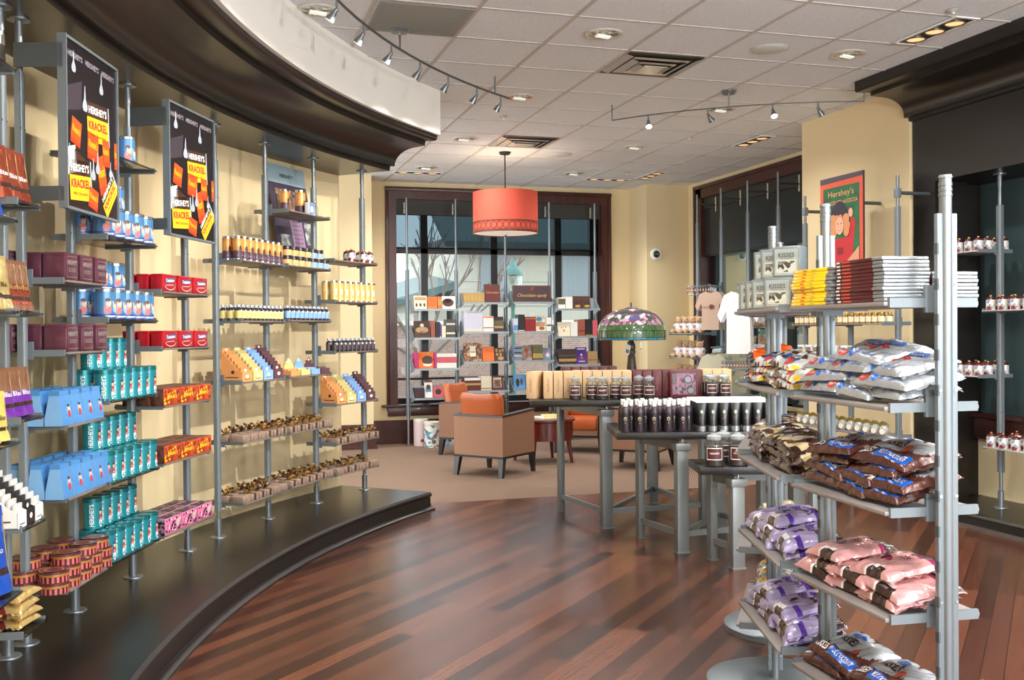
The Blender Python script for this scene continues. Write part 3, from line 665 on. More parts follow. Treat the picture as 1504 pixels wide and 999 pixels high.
# ---------------------------------------------------------------- posters on posts
def poster(bay, z0, z1, label):
    e = bpy.data.objects.new('framed_poster', None); COL.objects.link(e); e.location = bay.at(0, -.2, 0); e.rotation_euler = (0, 0, bay.th); tag(e, label, 'poster')
    h = .292; D = mat('poster_black', (20, 17, 21), .3, 0, .05)
    m = MB()
    for x0, x1, a, b_ in ((-h, -h + .012, z0, z1), (h - .012, h, z0, z1), (-h, h, z0, z0 + .012), (-h, h, z1 - .012, z1)): m.box(x0, x1, -.012, .012, a, b_, GREYP)
    m.box(-h - .006, -h, -.016, .022, z0, z1, GREYP); obj('frame', m, e)
    m = MB()
    m.box(-h + .01, h - .01, -.004, .004, z0 + .01, z1 - .01, D); f = -.0048
    LG = mat('poster_grey_letters', (150, 142, 154), .4); YE = mat('poster_yellow', (246, 182, 28), .4); OR = mat('poster_orange', (226, 76, 24), .4); OR2 = mat('poster_orange_dark', (196, 58, 20), .4); RD = mat('poster_red', (170, 22, 48), .4); SV = mat('poster_silver', (196, 206, 218), .3, .4); BR = mat('poster_brown', (64, 38, 26), .4)
    for x in (-.18, .0, .18): m.text("HERSHEY'S", x, z1 - .065, LG, None, .15, f)
    def bar(cx, cz, w, hh, rot):
        c, s = math.cos(rot), math.sin(rot)
        def P(x, z): return (cx + x * c - z * s, cz + x * s + z * c)
        m.plate([P(-w / 2, -hh / 2), P(w / 2, -hh / 2), P(w / 2, hh * .12), P(-w / 2, hh * .12)], YE, f); m.plate([P(-w / 2, hh * .12), P(w / 2, hh * .12), P(w / 2, hh / 2), P(-w / 2, hh / 2)], BR, f)
        m.plate([P(w / 2, -hh / 2), P(w / 2 + .012, -hh / 2 - .006), P(w / 2 + .012, hh / 2 + .006), P(w / 2, hh / 2)], SV, f)
        q = P(0, hh * .31); m.text("HERSHEY'S", q[0], q[1], WHITE, hh * .2, w * .85, f - .0006, rot); q = P(0, -hh * .08); m.text("KRACKEL", q[0], q[1], RD, hh * .22, w * .88, f - .0006, rot); q = P(0, -hh * .33); m.text("Milk Chocolate", q[0], q[1], BR, hh * .08, w * .7, f - .0006, rot)
    def cup(cx, cz, w, hh, rot):
        c, s = math.cos(rot), math.sin(rot)
        def P(x, z): return (cx + x * c - z * s, cz + x * s + z * c)
        m.plate([P(-w / 2, -hh / 2), P(w / 2, -hh / 2), P(w / 2, hh / 2), P(-w / 2, hh / 2)], OR, f - .0002); m.plate([P(-w / 2, -hh / 2), P(w / 2, -hh / 2), P(w / 2, -hh * .3), P(-w / 2, -hh * .3)], OR2, f - .0004)
        q = P(0, hh * .1); m.text("Reese's", q[0], q[1], YE, hh * .3, w * .85, f - .0008, rot)
    def drop(cx, cz, s):
        m.plate([(cx - .004 * s, cz + .09 * s), (cx + .004 * s, cz + .09 * s), (cx + .01 * s, cz + .03 * s), (cx + .028 * s, cz - .0 * s), (cx + .03 * s, cz - .018 * s), (cx + .018 * s, cz - .032 * s), (cx - .018 * s, cz - .032 * s), (cx - .03 * s, cz - .018 * s), (cx - .028 * s, cz), (cx - .01 * s, cz + .03 * s)], SV, f - .001)
    hz = z1 - z0; Z = lambda t: z0 + hz * (t * .95 + .045)
    m.plate([(-.27, Z(.55)), (-.12, Z(.6)), (-.11, Z(.78)), (-.27, Z(.7))], mat('poster_dark_bar', (58, 50, 58), .35), f + .0002)
    bar(.06, Z(.56), .24, .17, .06); cup(-.18, Z(.44), .10, .11, -.2); cup(.0, Z(.395), .12, .12, -.06); cup(.15, Z(.39), .08, .12, .05); cup(.265, Z(.4), .028, .12, 0)
    m.plate([(-.27, Z(.33)), (-.19, Z(.36)), (-.17, Z(.2)), (-.27, Z(.16))], mat('poster_white_wrap', (220, 216, 206), .4), f); m.plate([(-.2, Z(.34)), (-.06, Z(.28)), (-.1, Z(.18)), (-.2, Z(.22))], BR, f)
    bar(-.14, Z(.15), .22, .17, .08); cup(.1, Z(.235), .09, .17, .3); cup(-.0, Z(.06), .1, .09, -.2); bar(.185, Z(.12), .19, .11, .8)
    for x, t, s in ((-.2, .84, .75), (.1, .8, .75), (-.085, .64, .9), (.05, .27, .8), (-.0, .22, .8), (-.25, .25, .8), (.2, .27, .6)): drop(x, Z(t), s)
    obj('printed_panel', m, e)
    m = MB(); zz = z1 - .09; m.add([(-h, .0, zz - .05), (-h, .2, zz - .05), (-h, .2, zz + .05), (-h, .0, zz + .05), (-h - .006, .0, zz - .05), (-h - .006, .2, zz - .05), (-h - .006, .2, zz + .05), (-h - .006, .0, zz + .05)], [(0, 1, 2, 3), (4, 7, 6, 5), (0, 4, 5, 1), (2, 6, 7, 3), (1, 5, 6, 2)], GREYD)
    obj('mount_bracket', m, e)
    m = MB(); m.box(-h - .006, -h, 0, .2, z0 + .03, z0 + .09, GREYD); obj('mount_bracket', m, e)
poster(LB['P'], 1.95, 2.67, 'black candy bar poster nearest the camera at upper left')
poster(LB['R'], 1.95, 2.67, 'black candy bar poster farther along, right of the blue tins')
# ================================================================ GOODS ON THE LEFT WALL
def c_(n, col, rough=.35, metal=0.0, coat=.0): return mat(n, col, rough, metal, .05, 25, coat)
SKIN = c_('printed_skin', (226, 178, 146), .5); HAIR = c_('printed_hair', (74, 48, 38), .5)
def tin_blue():
    B_ = c_('tin_blue', (74, 124, 172), .3, .25, .3); N_ = c_('tin_navy', (34, 66, 130), .35); r, h = .05, .128
    lid = MB(); lid.lathe([(r + .002, 0), (r + .002, .012), (r - .006, .015), (0, .013)], c_('tin_rim', (176, 182, 188), .2, .9), 24, (0, 0, h))
    b = MB(); b.lathe([(0, 0), (r, 0), (r, .022), (r, h)], [B_, N_, B_], 24)
    pr = MB()
    def wrap(dx, z, mt, rx, rz, k):  # printed patch laid on the round wall
        pts = []; n = 14
        vs = []
        for i in range(n):
            t = 2 * math.pi * i / n; a = -math.pi / 2 + (dx + rx * math.cos(t)) / r; rr = r + .0006 * k
            vs.append((rr * math.cos(a), rr * math.sin(a), z + rz * math.sin(t)))
        pr.add(vs, [tuple(range(n))], mt)
    PALE = c_('tin_pale_blue', (168, 200, 224), .4); RED = c_('tin_red', (190, 48, 48), .4)
    wrap(.004, .06, PALE, .03, .022, 1); wrap(-.018, .044, c_('tin_rose', (196, 96, 92), .45), .018, .02, 2); wrap(-.013, .072, SKIN, .011, .018, 2.4); wrap(-.018, .088, HAIR, .012, .009, 2.8); wrap(.018, .062, SKIN, .010, .015, 2.4); wrap(.022, .076, c_('hair_light', (120, 88, 64)), .010, .008, 2.8); wrap(.022, .044, c_('tin_sky', (130, 170, 210), .4), .016, .017, 2.2)
    vs, fs, tw, th = TXT["HERSHEY'S"]; s = .055 / tw
    pr.add([((r + .0012) * math.cos(-math.pi / 2 + x * s / r), (r + .0012) * math.sin(-math.pi / 2 + x * s / r), .011 + z * s) for x, z in vs], fs, WHITE)
    return Proto('blue_tin', 'tin', [('tin_body', b), ('lid', lid), ('printed_picture', pr)])
def tin_teal():
    T = c_('tin_teal', (26, 134, 142), .28, .3, .3); r, h = .043, .13
    b = MB(); b.lathe([(0, 0), (r, 0), (r, h)], T, 24)
    lid = MB(); lid.lathe([(r + .0015, -.004), (r + .0015, .014), (r - .004, .017), (0, .015)], c_('tin_teal_lid', (40, 120, 126), .22, .6), 24, (0, 0, h))
    pr = MB(); vs, fs, tw, th = TXT["HERSHEY'S"]; s = .105 / tw; rr = r + .0008
    pr.add([(rr * math.cos(-math.pi / 2 + (-z * s * 1.2 - .018) / r), rr * math.sin(-math.pi / 2 + (-z * s * 1.2 - .018) / r), .065 + x * s) for x, z in vs], fs, WHITE)
    def wrap(dx, z, mt, rx, rz, k):
        n = 12; vv = []
        for i in range(n):
            t = 2 * math.pi * i / n; a = -math.pi / 2 + (dx + rx * math.cos(t)) / r; q = r + .0006 * k; vv.append((q * math.cos(a), q * math.sin(a), z + rz * math.sin(t)))
        pr.add(vv, [tuple(range(n))], mt)
    wrap(.03, .03, c_('tin_pale', (206, 214, 226), .4), .012, .024, 1); wrap(.029, .055, c_('tin_red', (190, 48, 48)), .011, .014, 2); wrap(.028, .078, SKIN, .008, .01, 2); wrap(.028, .088, HAIR, .009, .006, 3); wrap(.034, .105, c_('tin_violet', (88, 70, 150)), .008, .012, 1)
    return Proto('teal_tin', 'tin', [('tin_body', b), ('lid', lid), ('printed_label', pr)])
def tin_maroon():
    T = c_('tin_maroon', (92, 46, 62), .3, .3, .3); w, h, d = .062, .115, .05
    b = MB(); b.box(-w, w, -d, d, 0, h, T, .008)
    lid = MB(); lid.box(-w - .001, w + .001, -d - .001, d + .001, h * .86, h + .003, T, .008)
    pr = MB(); f = -d - .0016; SL = c_('tin_silver_letter', (176, 168, 170), .3, .4)
    pr.text("HERSHEY'S", 0, h * .66, SL, .02, .095, f)
    for z in (.42, .34): pr.text("MILK CHOCOLATE", 0, h * z, SL, .006, .07, f)
    for x0, x1, z0, z1 in ((-.05, .05, .012, .0135), (-.05, .05, .1, .1015), (-.05, -.0485, .012, .1), (.0485, .05, .012, .1)): pr.plate([(x0, z0), (x1, z0), (x1, z1), (x0, z1)], SL, f)
    return Proto('maroon_tin', 'tin', [('tin_body', b), ('lid', lid), ('printed_label', pr)])
def tin_red():
    T = c_('tin_red_gloss', (186, 26, 40), .25, .3, .4); w, h, d = .088, .09, .035
    b = MB(); b.box(-w, w, -d, d, 0, h, T, .009)
    lid = MB(); lid.box(-w - .001, w + .001, -d - .001, d + .001, h * .86, h + .002, T, .008)
    pr = MB(); f = -d - .0016
    pr.plate([(-.055, .042), (.055, .052), (.057, .074), (-.052, .068)], c_('twist_blue', (60, 70, 120)), f); pr.text('Twizzlers', 0, .059, WHITE, .018, .1, f - .0005, .05)
    pr.plate([(-.05, .03), (.04, .034), (.04, .037), (-.05, .033)], c_('pale_pink', (230, 180, 180)), f)
    for k in range(8): a0, a1 = math.pi * (1.05 + .11 * k), math.pi * (1.05 + .11 * (k + 1)); pr.plate([(.06 * math.cos(a), .034 + .024 * math.sin(a)) for a in (a0, a1)] + [(.064 * math.cos(a), .034 + .028 * math.sin(a)) for a in (a1, a0)], c_('pale_pink', (230, 180, 180)), f)
    return Proto('red_tin', 'tin', [('tin_body', b), ('lid', lid), ('printed_label', pr)])
def carton_blue():
    B_ = c_('carton_blue', (72, 132, 190), .4, 0, .2); P_ = c_('carton_pale', (122, 168, 210), .4); h = .142
    b = MB(); x0, x1 = .05, .044; d0, d1 = .038, .021
    vs = [(-x0, -d0, 0), (x0, -d0, 0), (x0, d0, 0), (-x0, d0, 0), (-x0, -d0, .03), (x0, -d0, .03), (x0, d0, .03), (-x0, d0, .03), (-x1, -d1, h - .014), (x1, -d1, h - .014), (x1, d1, h - .014), (-x1, d1, h - .014)]
    b.add(vs, [(3, 2, 1, 0), (0, 1, 5, 4), (1, 2, 6, 5), (2, 3, 7, 6), (3, 0, 4, 7), (4, 5, 9, 8), (5, 6, 10, 9), (6, 7, 11, 10), (7, 4, 8, 11)], [B_, B_, P_, B_, P_, B_, P_, B_, P_])
    t = MB(); t.box(-.045, .045, -.022, .022, h - .015, h + .004, B_)
    pr = MB(); k = (d0 - d1) / (h - .014 - .03)
    def fr(x, z): return (x, -d0 + (z - .03) * k - .0008 if z > .03 else -d0 - .0008, z)
    def el(cx, cz, rx, rz, mt, o): pr.add([(lambda p: (p[0], p[1] - o, p[2]))(fr(cx + rx * math.cos(2 * math.pi * i / 12), cz + rz * math.sin(2 * math.pi * i / 12))) for i in range(12)], [tuple(range(12))], mt)
    el(.02, .062, .02, .026, P_, 0); el(.02, .05, .013, .016, c_('tin_red', (190, 48, 48)), .0008); el(.02, .073, .01, .012, SKIN, .0012); el(.02, .083, .01, .007, HAIR, .0016)
    return Proto('gable_carton', 'carton', [('carton_body', b), ('folded_top', t), ('printed_picture', pr)])
def tin_cookie():
    r, h = .058, .046; ST = ramp_mat('tin_stripes', [(0.0, (140, 58, 66)), (0.5, (140, 58, 66)), (.52, (196, 150, 70)), (1, (110, 40, 50))], .35, .2, 'noise', 60, .2, (1, 1, .02))
    b = MB(); n = 36; D1 = c_('tin_rose', (124, 58, 64), .35, .2); D2 = c_('tin_ochre', (78, 28, 38), .35, .2)
    vs = []; fs = []; mm = []
    for k in range(n):
        for z in (0, h * .62): vs.append((r * math.cos(2 * math.pi * k / n), r * math.sin(2 * math.pi * k / n), z))
    for k in range(n): fs.append((2 * k, 2 * ((k + 1) % n), 2 * ((k + 1) % n) + 1, 2 * k + 1)); mm.append(D1 if k % 2 else D2)
    fs.append(tuple(2 * k for k in reversed(range(n)))); mm.append(D1); b.add(vs, fs, mm)
    l = MB(); G_ = c_('tin_gold_band', (176, 124, 56), .35, .3); l.lathe([(r + .0015, h * .55), (r + .0015, h * .76), (r + .0015, h), (r - .004, h + .002)], [G_, c_('tin_plum_band', (92, 48, 54), .3, .2), CHROME], 28); l.lathe([(r - .004, h + .002), (r * .7, h + .0015), (0, h + .001)], [c_('tin_plum_band', (92, 48, 54)), c_('cookie_brown', (150, 98, 54), .3, .2, .4)], 28)
    l.lathe([(0, h + .0018), (.03, h + .0019)], c_('tin_dark_label', (90, 40, 46)), 16)
    return Proto('cookie_tin', 'tin', [('tin_body', b), ('lid', l)])
def box_print(name, cat, w, h, d, base, front, side, word=None, wcol=None, blobs=(), seed=1):
    rr = random.Random(seed); b = MB(); b.box(-w, w, -d, d, 0, h, side, .0015, front)
    pr = MB(); f = -d - .0006
    for col, n, s0, s1 in blobs:
        for _ in range(n): pr.ell(rr.uniform(-w * .88, w * .88), rr.uniform(h * .12, h * .88), rr.uniform(s0, s1), rr.uniform(s0, s1) * .8, col, f - rr.uniform(0, .0006), 9)
    if word: pr.text(word, 0, h * .55, wcol, h * .3, w * 1.2, f - .001)
    return Proto(name, cat, [('box_body', b), ('printed_front', pr)])
TINB, TINT, TINM, TINR, CART, COOK = tin_blue(), tin_teal(), tin_maroon(), tin_red(), carton_blue(), tin_cookie()
REES = box_print('orange_candy_box', 'box', .098, .092, .036, None, c_('box_orange', (186, 70, 34)), ramp_mat('box_brown_side', [(.4, (58, 32, 24)), (.6, (96, 60, 44))], .5, 0, 'noise', 30), "Reese's", c_('box_yellow', (250, 196, 40)), ((c_('box_ember', (150, 46, 24)), 9, .008, .02), (c_('box_yellow', (250, 196, 40)), 16, .004, .011), (c_('box_brown', (90, 50, 34)), 8, .005, .011)), 4)
PINKB = box_print('pink_patterned_box', 'box', .098, .088, .036, None, c_('box_pink', (206, 112, 150)), ramp_mat('box_black_side', [(.45, (30, 24, 30)), (.62, (140, 110, 120))], .5, 0, 'voronoi', 60, 0, (1, 1, 1), 0, 'CONSTANT'), None, None, ((c_('box_black', (34, 26, 34)), 26, .004, .012), (c_('box_blush', (232, 200, 206)), 16, .004, .009), (c_('box_seal', (196, 182, 176)), 1, .02, .022)), 8)

b = LB['P']; Z = LZ['P']
for i, z in enumerate(Z[:2]):
    for v, rn in ((-.11, 'front'), (-.0, 'middle'), (.075, 'back')):
        n = 3 if rn != 'back' or i == 1 else 2
        us = [(-.13, .035, .2)[k] + (.0) for k in range(n)]
        if rn == 'back': us = [-.24, -.05, .17][:n]
        rows(b, TINM, us, v if rn != 'middle' else -.005, z, 'maroon embossed tin', W('P', i), 0, .002, rn)
for i in (2, 3):
    for v, rn in ((-.125, 'front'), (-.045, 'middle'), (.045, 'back')):
        rows(b, CART, [-.2, -.085, .03, .145, .25][: 5 if i == 3 else 4], v, Z[i], 'blue gable top cocoa carton', W('P', i), 0, .003, rn)
for lv in range(3):
    for v, rn in ((-.115, 'front'), (.02, 'back')):
        us = [-.24, -.12, 0, .12, .24] if lv < 2 else ([-.12, .06, .2] if rn == 'front' else [-.2, -.02, .15])
        rows(b, COOK, us, v, Z[4] + lv * .0485, f'round striped cookie tin, {("bottom", "second", "top")[lv]} layer', W('P', 4), random.uniform(0, 3), .004, rn)

b = LB['Q']; Z = LZ['Q']
rows(b, TINB, [-.22, .12], -.07, Z[0], 'blue picture tin', W('Q', 0), -.5, .002, 'front')
m = MB(); m.box(-.05, .05, -.022, .022, 0, .085, c_('card_blue', (52, 120, 186)), .001); Proto('small_box', 'box', [('box_body', m)]).put(b.at(-.06, -.08, Z[0]), b.th + .15, 'plain bright blue little box between two blue tins on top shelf')
m = MB(); m.M = Matrix.Rotation(R_(-14), 4, 'X'); m.box(-.12, .12, -.003, .003, 0, .24, c_('card_dark', (52, 56, 60))); m.plate([(-.11, .01), (.11, .01), (.11, .2), (-.11, .2)], c_('card_teal', (60, 92, 108)), -.0035); m.ell(-.05, .1, .03, .04, SKIN, -.004)
Proto('leaning_card', 'sign', [('card', m)]).put(b.at(-.12, .02, Z[0]), b.th, 'dark picture card leaning behind the blue tins on top shelf')
for i in (1, 2):
    rows(b, TINB, spread(5 if i == 1 else 5, .225), -.115, Z[i], 'blue picture tin', W('Q', i), -.5, .002, 'front')
    rows(b, TINB, spread(5, .23), .0, Z[i], 'blue picture tin', W('Q', i), -.5, .002, 'back')
    us = spread(4 if i == 1 else 3, .15); rows(b, TINB, [u - .03 for u in us], -.01, Z[i] + .1435, 'blue picture tin, upper tier', W('Q', i), -.5, .002, None)
for i in (3, 4, 5):
    rows(b, TINT, spread(6, .25), -.12, Z[i], 'teal cocoa tin', W('Q', i), -.8, .003, 'front')
    rows(b, TINT, spread(6, .25), -.02, Z[i], 'teal cocoa tin', W('Q', i), -.8, .003, 'back')
    rows(b, TINT, [u for u in spread(5, .2)][: 4 if i == 3 else 5], -.03, Z[i] + .1475, 'teal cocoa tin, upper tier', W('Q', i), -.8, .003, None)

b = LB['R']; Z = LZ['R']
for i in (0, 1):
    for v, rn in ((-.125, 'front'), (-.045, 'middle'), (.035, 'back')): rows(b, TINR, spread(3, .195), v, Z[i], 'glossy red candy tin', W('R', i), 0, .002, rn)
for i in (2, 3):
    for v, rn in ((-.13, 'front'), (-.05, 'second'), (.03, 'third')): rows(b, REES, spread(3, .2), v, Z[i], 'orange printed candy box', W('R', i), 0, .001, rn)
for v, rn in ((-.13, 'front'), (-.05, 'second'), (.03, 'third')): rows(b, PINKB, spread(3, .2), v, Z[4], 'pink and black patterned box', W('R', 4), 0, .001, rn)

# -------- far bays
def canister(name, base, band, mark, h=.145):
    r = .031; b = MB(); b.lathe([(0, 0), (r, 0), (r, h * .38), (r, h)], [band, band, base], 20)
    l = MB(); l.lathe([(r + .001, h - .012), (r + .001, h + .002), (0, h + .001)], CHROME, 20); l.lathe([(r + .001, -.0), (r + .001, .006)], CHROME, 20)
    p = MB()
    n = 12; p.add([((r + .0008) * math.cos(-math.pi / 2 + .3 * math.cos(2 * math.pi * k / n)), (r + .0008) * math.sin(-math.pi / 2 + .3 * math.cos(2 * math.pi * k / n)), h * .45 + .024 * math.sin(2 * math.pi * k / n)) for k in range(n)], [tuple(range(n))], mark)
    p.add([((r + .0008) * math.cos(-math.pi / 2 + x), (r + .0008) * math.sin(-math.pi / 2 + x), z) for x, z in ((-.5, h * .16), (.5, h * .16), (.5, h * .2), (-.5, h * .2))], [(0, 1, 2, 3)], WHITE)
    return Proto(name, 'canister', [('canister_body', b), ('lid', l), ('printed_label', p)])
CANO = canister('cocoa_canister', ramp_mat('canister_orange', [(.3, (196, 120, 50)), (.7, (230, 172, 100))], .3, .2, 'noise', 20), c_('canister_plum', (82, 56, 74)), c_('canister_dark', (60, 38, 30)))
CANG = canister('cocoa_canister', ramp_mat('canister_gold', [(.3, (206, 166, 92)), (.7, (230, 196, 130))], .3, .2, 'noise', 20), ramp_mat('canister_gold', [(0, (0, 0, 0))]), c_('canister_snow', (236, 230, 220)), .15)
def bottle(name, glassm, lab, capm, h=.1, r=.0215, neck=.5):
    b = MB(); b.lathe([(0, 0), (r, 0), (r, h * .66), (r * .95, h * .72), (r * .5, h * .8), (r * .48, h * .86)], glassm, 16)
    l = MB(); l.lathe([(r + .0006, h * .14), (r + .0006, h * .62)], lab, 16)
    c = MB(); c.lathe([(r * .6, h * .84), (r * .62, h), (0, h)], capm, 14)
    q = MB(); q.add([((r + .0012) * math.cos(-math.pi / 2 + .45 * math.cos(2 * math.pi * k / 10)), (r + .0012) * math.sin(-math.pi / 2 + .45 * math.cos(2 * math.pi * k / 10)), h * .6 + h * .09 * math.sin(2 * math.pi * k / 10)) for k in range(10)], [tuple(range(10))], PAPER)
    return Proto(name, 'bottle', [('bottle_glass', b), ('paper_label', l), ('cap', c), ('seal', q)])
DKL = c_('dark_liquid_glass', (40, 30, 34), .12, 0, .5); CAPC = mat('clear_cap', (196, 202, 208), .15, .4)
BOTY = bottle('body_oil_bottle', DKL, c_('label_straw', (206, 192, 120)), CAPC); BOTB = bottle('body_oil_bottle', DKL, c_('label_sky', (132, 168, 214)), CAPC); BOTD = bottle('body_oil_bottle', DKL, c_('label_plum', (70, 58, 66)), CAPC)
def jar(lab):
    r, h = .035, .066; b = MB(); b.lathe([(0, 0), (r, 0), (r, h * .62)], c_('jar_cream', (210, 190, 160)), 18); l = MB(); l.lathe([(r + .0006, h * .06), (r + .0006, h * .54)], lab, 18); c = MB(); c.lathe([(r + .001, h * .58), (r + .002, h * .98), (r - .003, h), (0, h)], c_('jar_lid_dark', (44, 30, 30), .25, 0, .4), 18)
    return Proto('body_butter_jar', 'jar', [('jar_body', b), ('paper_label', l), ('lid', c)])
JART, JARB = jar(c_('label_tan', (226, 170, 104))), jar(c_('label_sky', (132, 168, 214)))
b = LB['X']; Z = LZ['X']
rows(b, CANO, spread(8, .27), -.125, Z[0], 'orange sunset canister', W('X', 0), -.5, .002, 'front'); rows(b, CANO, spread(8, .27)[:6], -.05, Z[0], 'orange sunset canister', W('X', 0), -.5, .002, 'back')
for v, rn in ((-.13, 'front'), (-.075, 'second'), (-.02, 'back')): rows(b, BOTY, spread(11, .28), v, Z[1], 'small straw labelled bottle', W('X', 1), 0, .002, rn)
b = LB['Y']; Z = LZ['Y']
for v, rn in ((-.13, 'front'), (-.075, 'second')): rows(b, BOTY if False else BOTB, spread(10, .27), v, Z[2], 'small sky blue labelled bottle', W('Y', 2), 0, .002, rn)
us = spread(7, .26)
for lv in (0, 1):
    u4 = us if lv == 0 else us[0:6]
    for v, rn in ((-.125, 'front'), (-.045, 'back')):
        if lv == 1 and rn == 'back': continue
        rows(b, JART, [u for u in u4 if u < .06], v, Z[1] + lv * .0668, f'dark lidded jar with tan label, {("lower", "upper")[lv]} tier', W('Y', 1), 0, .002, rn)
        rows(b, JARB, [u for u in u4 if u > .06], v, Z[1] + lv * .0668, f'dark lidded jar with blue label, {("lower", "upper")[lv]} tier', W('Y', 1), 0, .002, rn)
CANO.put(b.at(-.24, -.1, Z[0]), b.th, 'orange canister standing left of the brown picture card'); 
m = MB(); m.box(-.055, .055, -.01, .01, 0, .012, c_('box_brown', (90, 50, 34))); Proto('box_stand', 'box', [('box_body', m)])
m = MB(); m.M = Matrix.Rotation(R_(-8), 4, 'X'); m.box(-.105, .105, -.004, .004, 0, .17, ramp_mat('choc_picture', [(.35, (52, 34, 26)), (.5, (120, 84, 56)), (.65, (214, 190, 150))], .4, 0, 'noise', 14)); m.text('CHOCOLATE', 0, .14, c_('gold_letter', (200, 160, 90)), .012, .12, -.005)
Proto('picture_card', 'sign', [('card', m)]).put(b.at(-.12, -.04, Z[0]), b.th, 'brown chocolate picture card on the highest far shelf')
m = MB(); m.box(-.03, .03, -.02, .02, 0, .09, WHITE, .001, c_('label_blue_deep', (90, 120, 190))); q = MB(); q.plate([(-.02, .02), (.02, .02), (.02, .06), (-.02, .06)], PAPER, -.0212)
Proto('blue_label_box', 'box', [('box_body', m), ('printed_label', q)]).put(b.at(.06, -.12, Z[0]), b.th, 'small white and blue box below an orange canister, highest far shelf')
CANO.put(b.at(.07, -.04, Z[0] + .0), b.th, 'orange canister behind the small blue box', scale=1.25)
m = MB(); m.lathe([(0, 0), (.026, 0), (.026, .06), (.02, .075), (.01, .08), (.01, .1)], GLASS, 16); q = MB(); q.lathe([(.012, .095), (.012, .112), (0, .112)], CHROME, 12); Proto('clear_bottle', 'bottle', [('bottle_glass', m), ('stopper', q)]).put(b.at(.14, -.12, Z[0]), b.th, 'clear glass bottle with stopper, highest far shelf')

def ribbon_bow(mb, rr, z, s=1.0, mts=None):
    for k in range(9):
        a = rr.uniform(0, 2 * math.pi); L = rr.uniform(.025, .05) * s; hh = rr.uniform(.018, .04) * s; wd = rr.uniform(.006, .011) * s; mt = rr.choice(mts)
        ca, sa = math.cos(a), math.sin(a); vs = []
        for i in range(7):
            t = i / 6; r = L * math.sin(math.pi * t * .92) * (1.0 if k % 3 else 1.3) * (.4 + .6 * t) ; zz = z + .003 + hh * math.sin(math.pi * t) * (1 - .25 * t) + (.004 if k % 2 else .012) * t
            for sgn in (-1, 1): vs.append((r * ca - sgn * wd * sa * (1 - abs(t - .5)), r * sa + sgn * wd * ca * (1 - abs(t - .5)), zz + sgn * .003))
        mb.add(vs, [(2 * i, 2 * i + 2, 2 * i + 3, 2 * i + 1) for i in range(6)], mt)
KRAFT = ramp_mat('taupe_kraft', [(.35, (120, 98, 84)), (.65, (150, 126, 108))], .8, 0, 'noise', 40)
RBM = [c_('ribbon_brown', (62, 42, 28), .4, 0, .2), c_('ribbon_gold', (196, 138, 40), .35, .2), c_('ribbon_dark', (40, 28, 22), .4), c_('ribbon_bronze', (130, 92, 44), .35, .2)]
def bow_box(seed, w=.045, d=.05, h=.042):
    rr = random.Random(seed); b = MB(); b.box(-w, w, -d, d, 0, h, KRAFT, .002); b.box(-.012, .012, -d - .0008, d + .0008, 0, h + .0008, c_('ribbon_brown', (62, 42, 28)))
    q = MB(); ribbon_bow(q, rr, h, 1.15, RBM)
    return Proto('gift_box', 'box', [('box_body', b), ('ribbon_bow', q)])
BOWS = [bow_box(k) for k in range(4)]; BOXN = None
m = MB(); m.box(-.045, .045, -.05, .05, 0, .042, KRAFT, .002); BOXN = Proto('gift_box', 'box', [('box_body', m)])
rb = random.Random(5)
for k, i in (('X', 3), ('X', 4), ('Y', 4), ('Y', 5), ('Z', 4), ('Z', 5)):
    b = LB[k]; z = LZ[k][i]
    n = 6
    for v, rn in ((-.115, 'front'), (-.005, 'back')):
        for j, u in enumerate(spread(n, .255)):
            p = rb.choice(BOWS) if rn == 'back' or rb.random() < .55 else BOXN
            lab = f"brown {'bow topped' if p is not BOXN else 'bare'} gift box, {pick(j, n)} in {rn} row, {W(k, i)}"
            p.put(b.at(u, v, z), b.th + rb.uniform(-.05, .05), lab)
    if i != len(LZ[k]) - 1 or k == 'X':
        for j, u in enumerate((-.2, -.05, .12)): rb.choice(BOWS).put(b.at(u, -.04, z + .0425 + .0), b.th, f'bow topped gift box on the upper layer, {pick(j, 3)}, {W(k, i)}', scale=(1, 1, .8)) if k == 'Z' and False else None

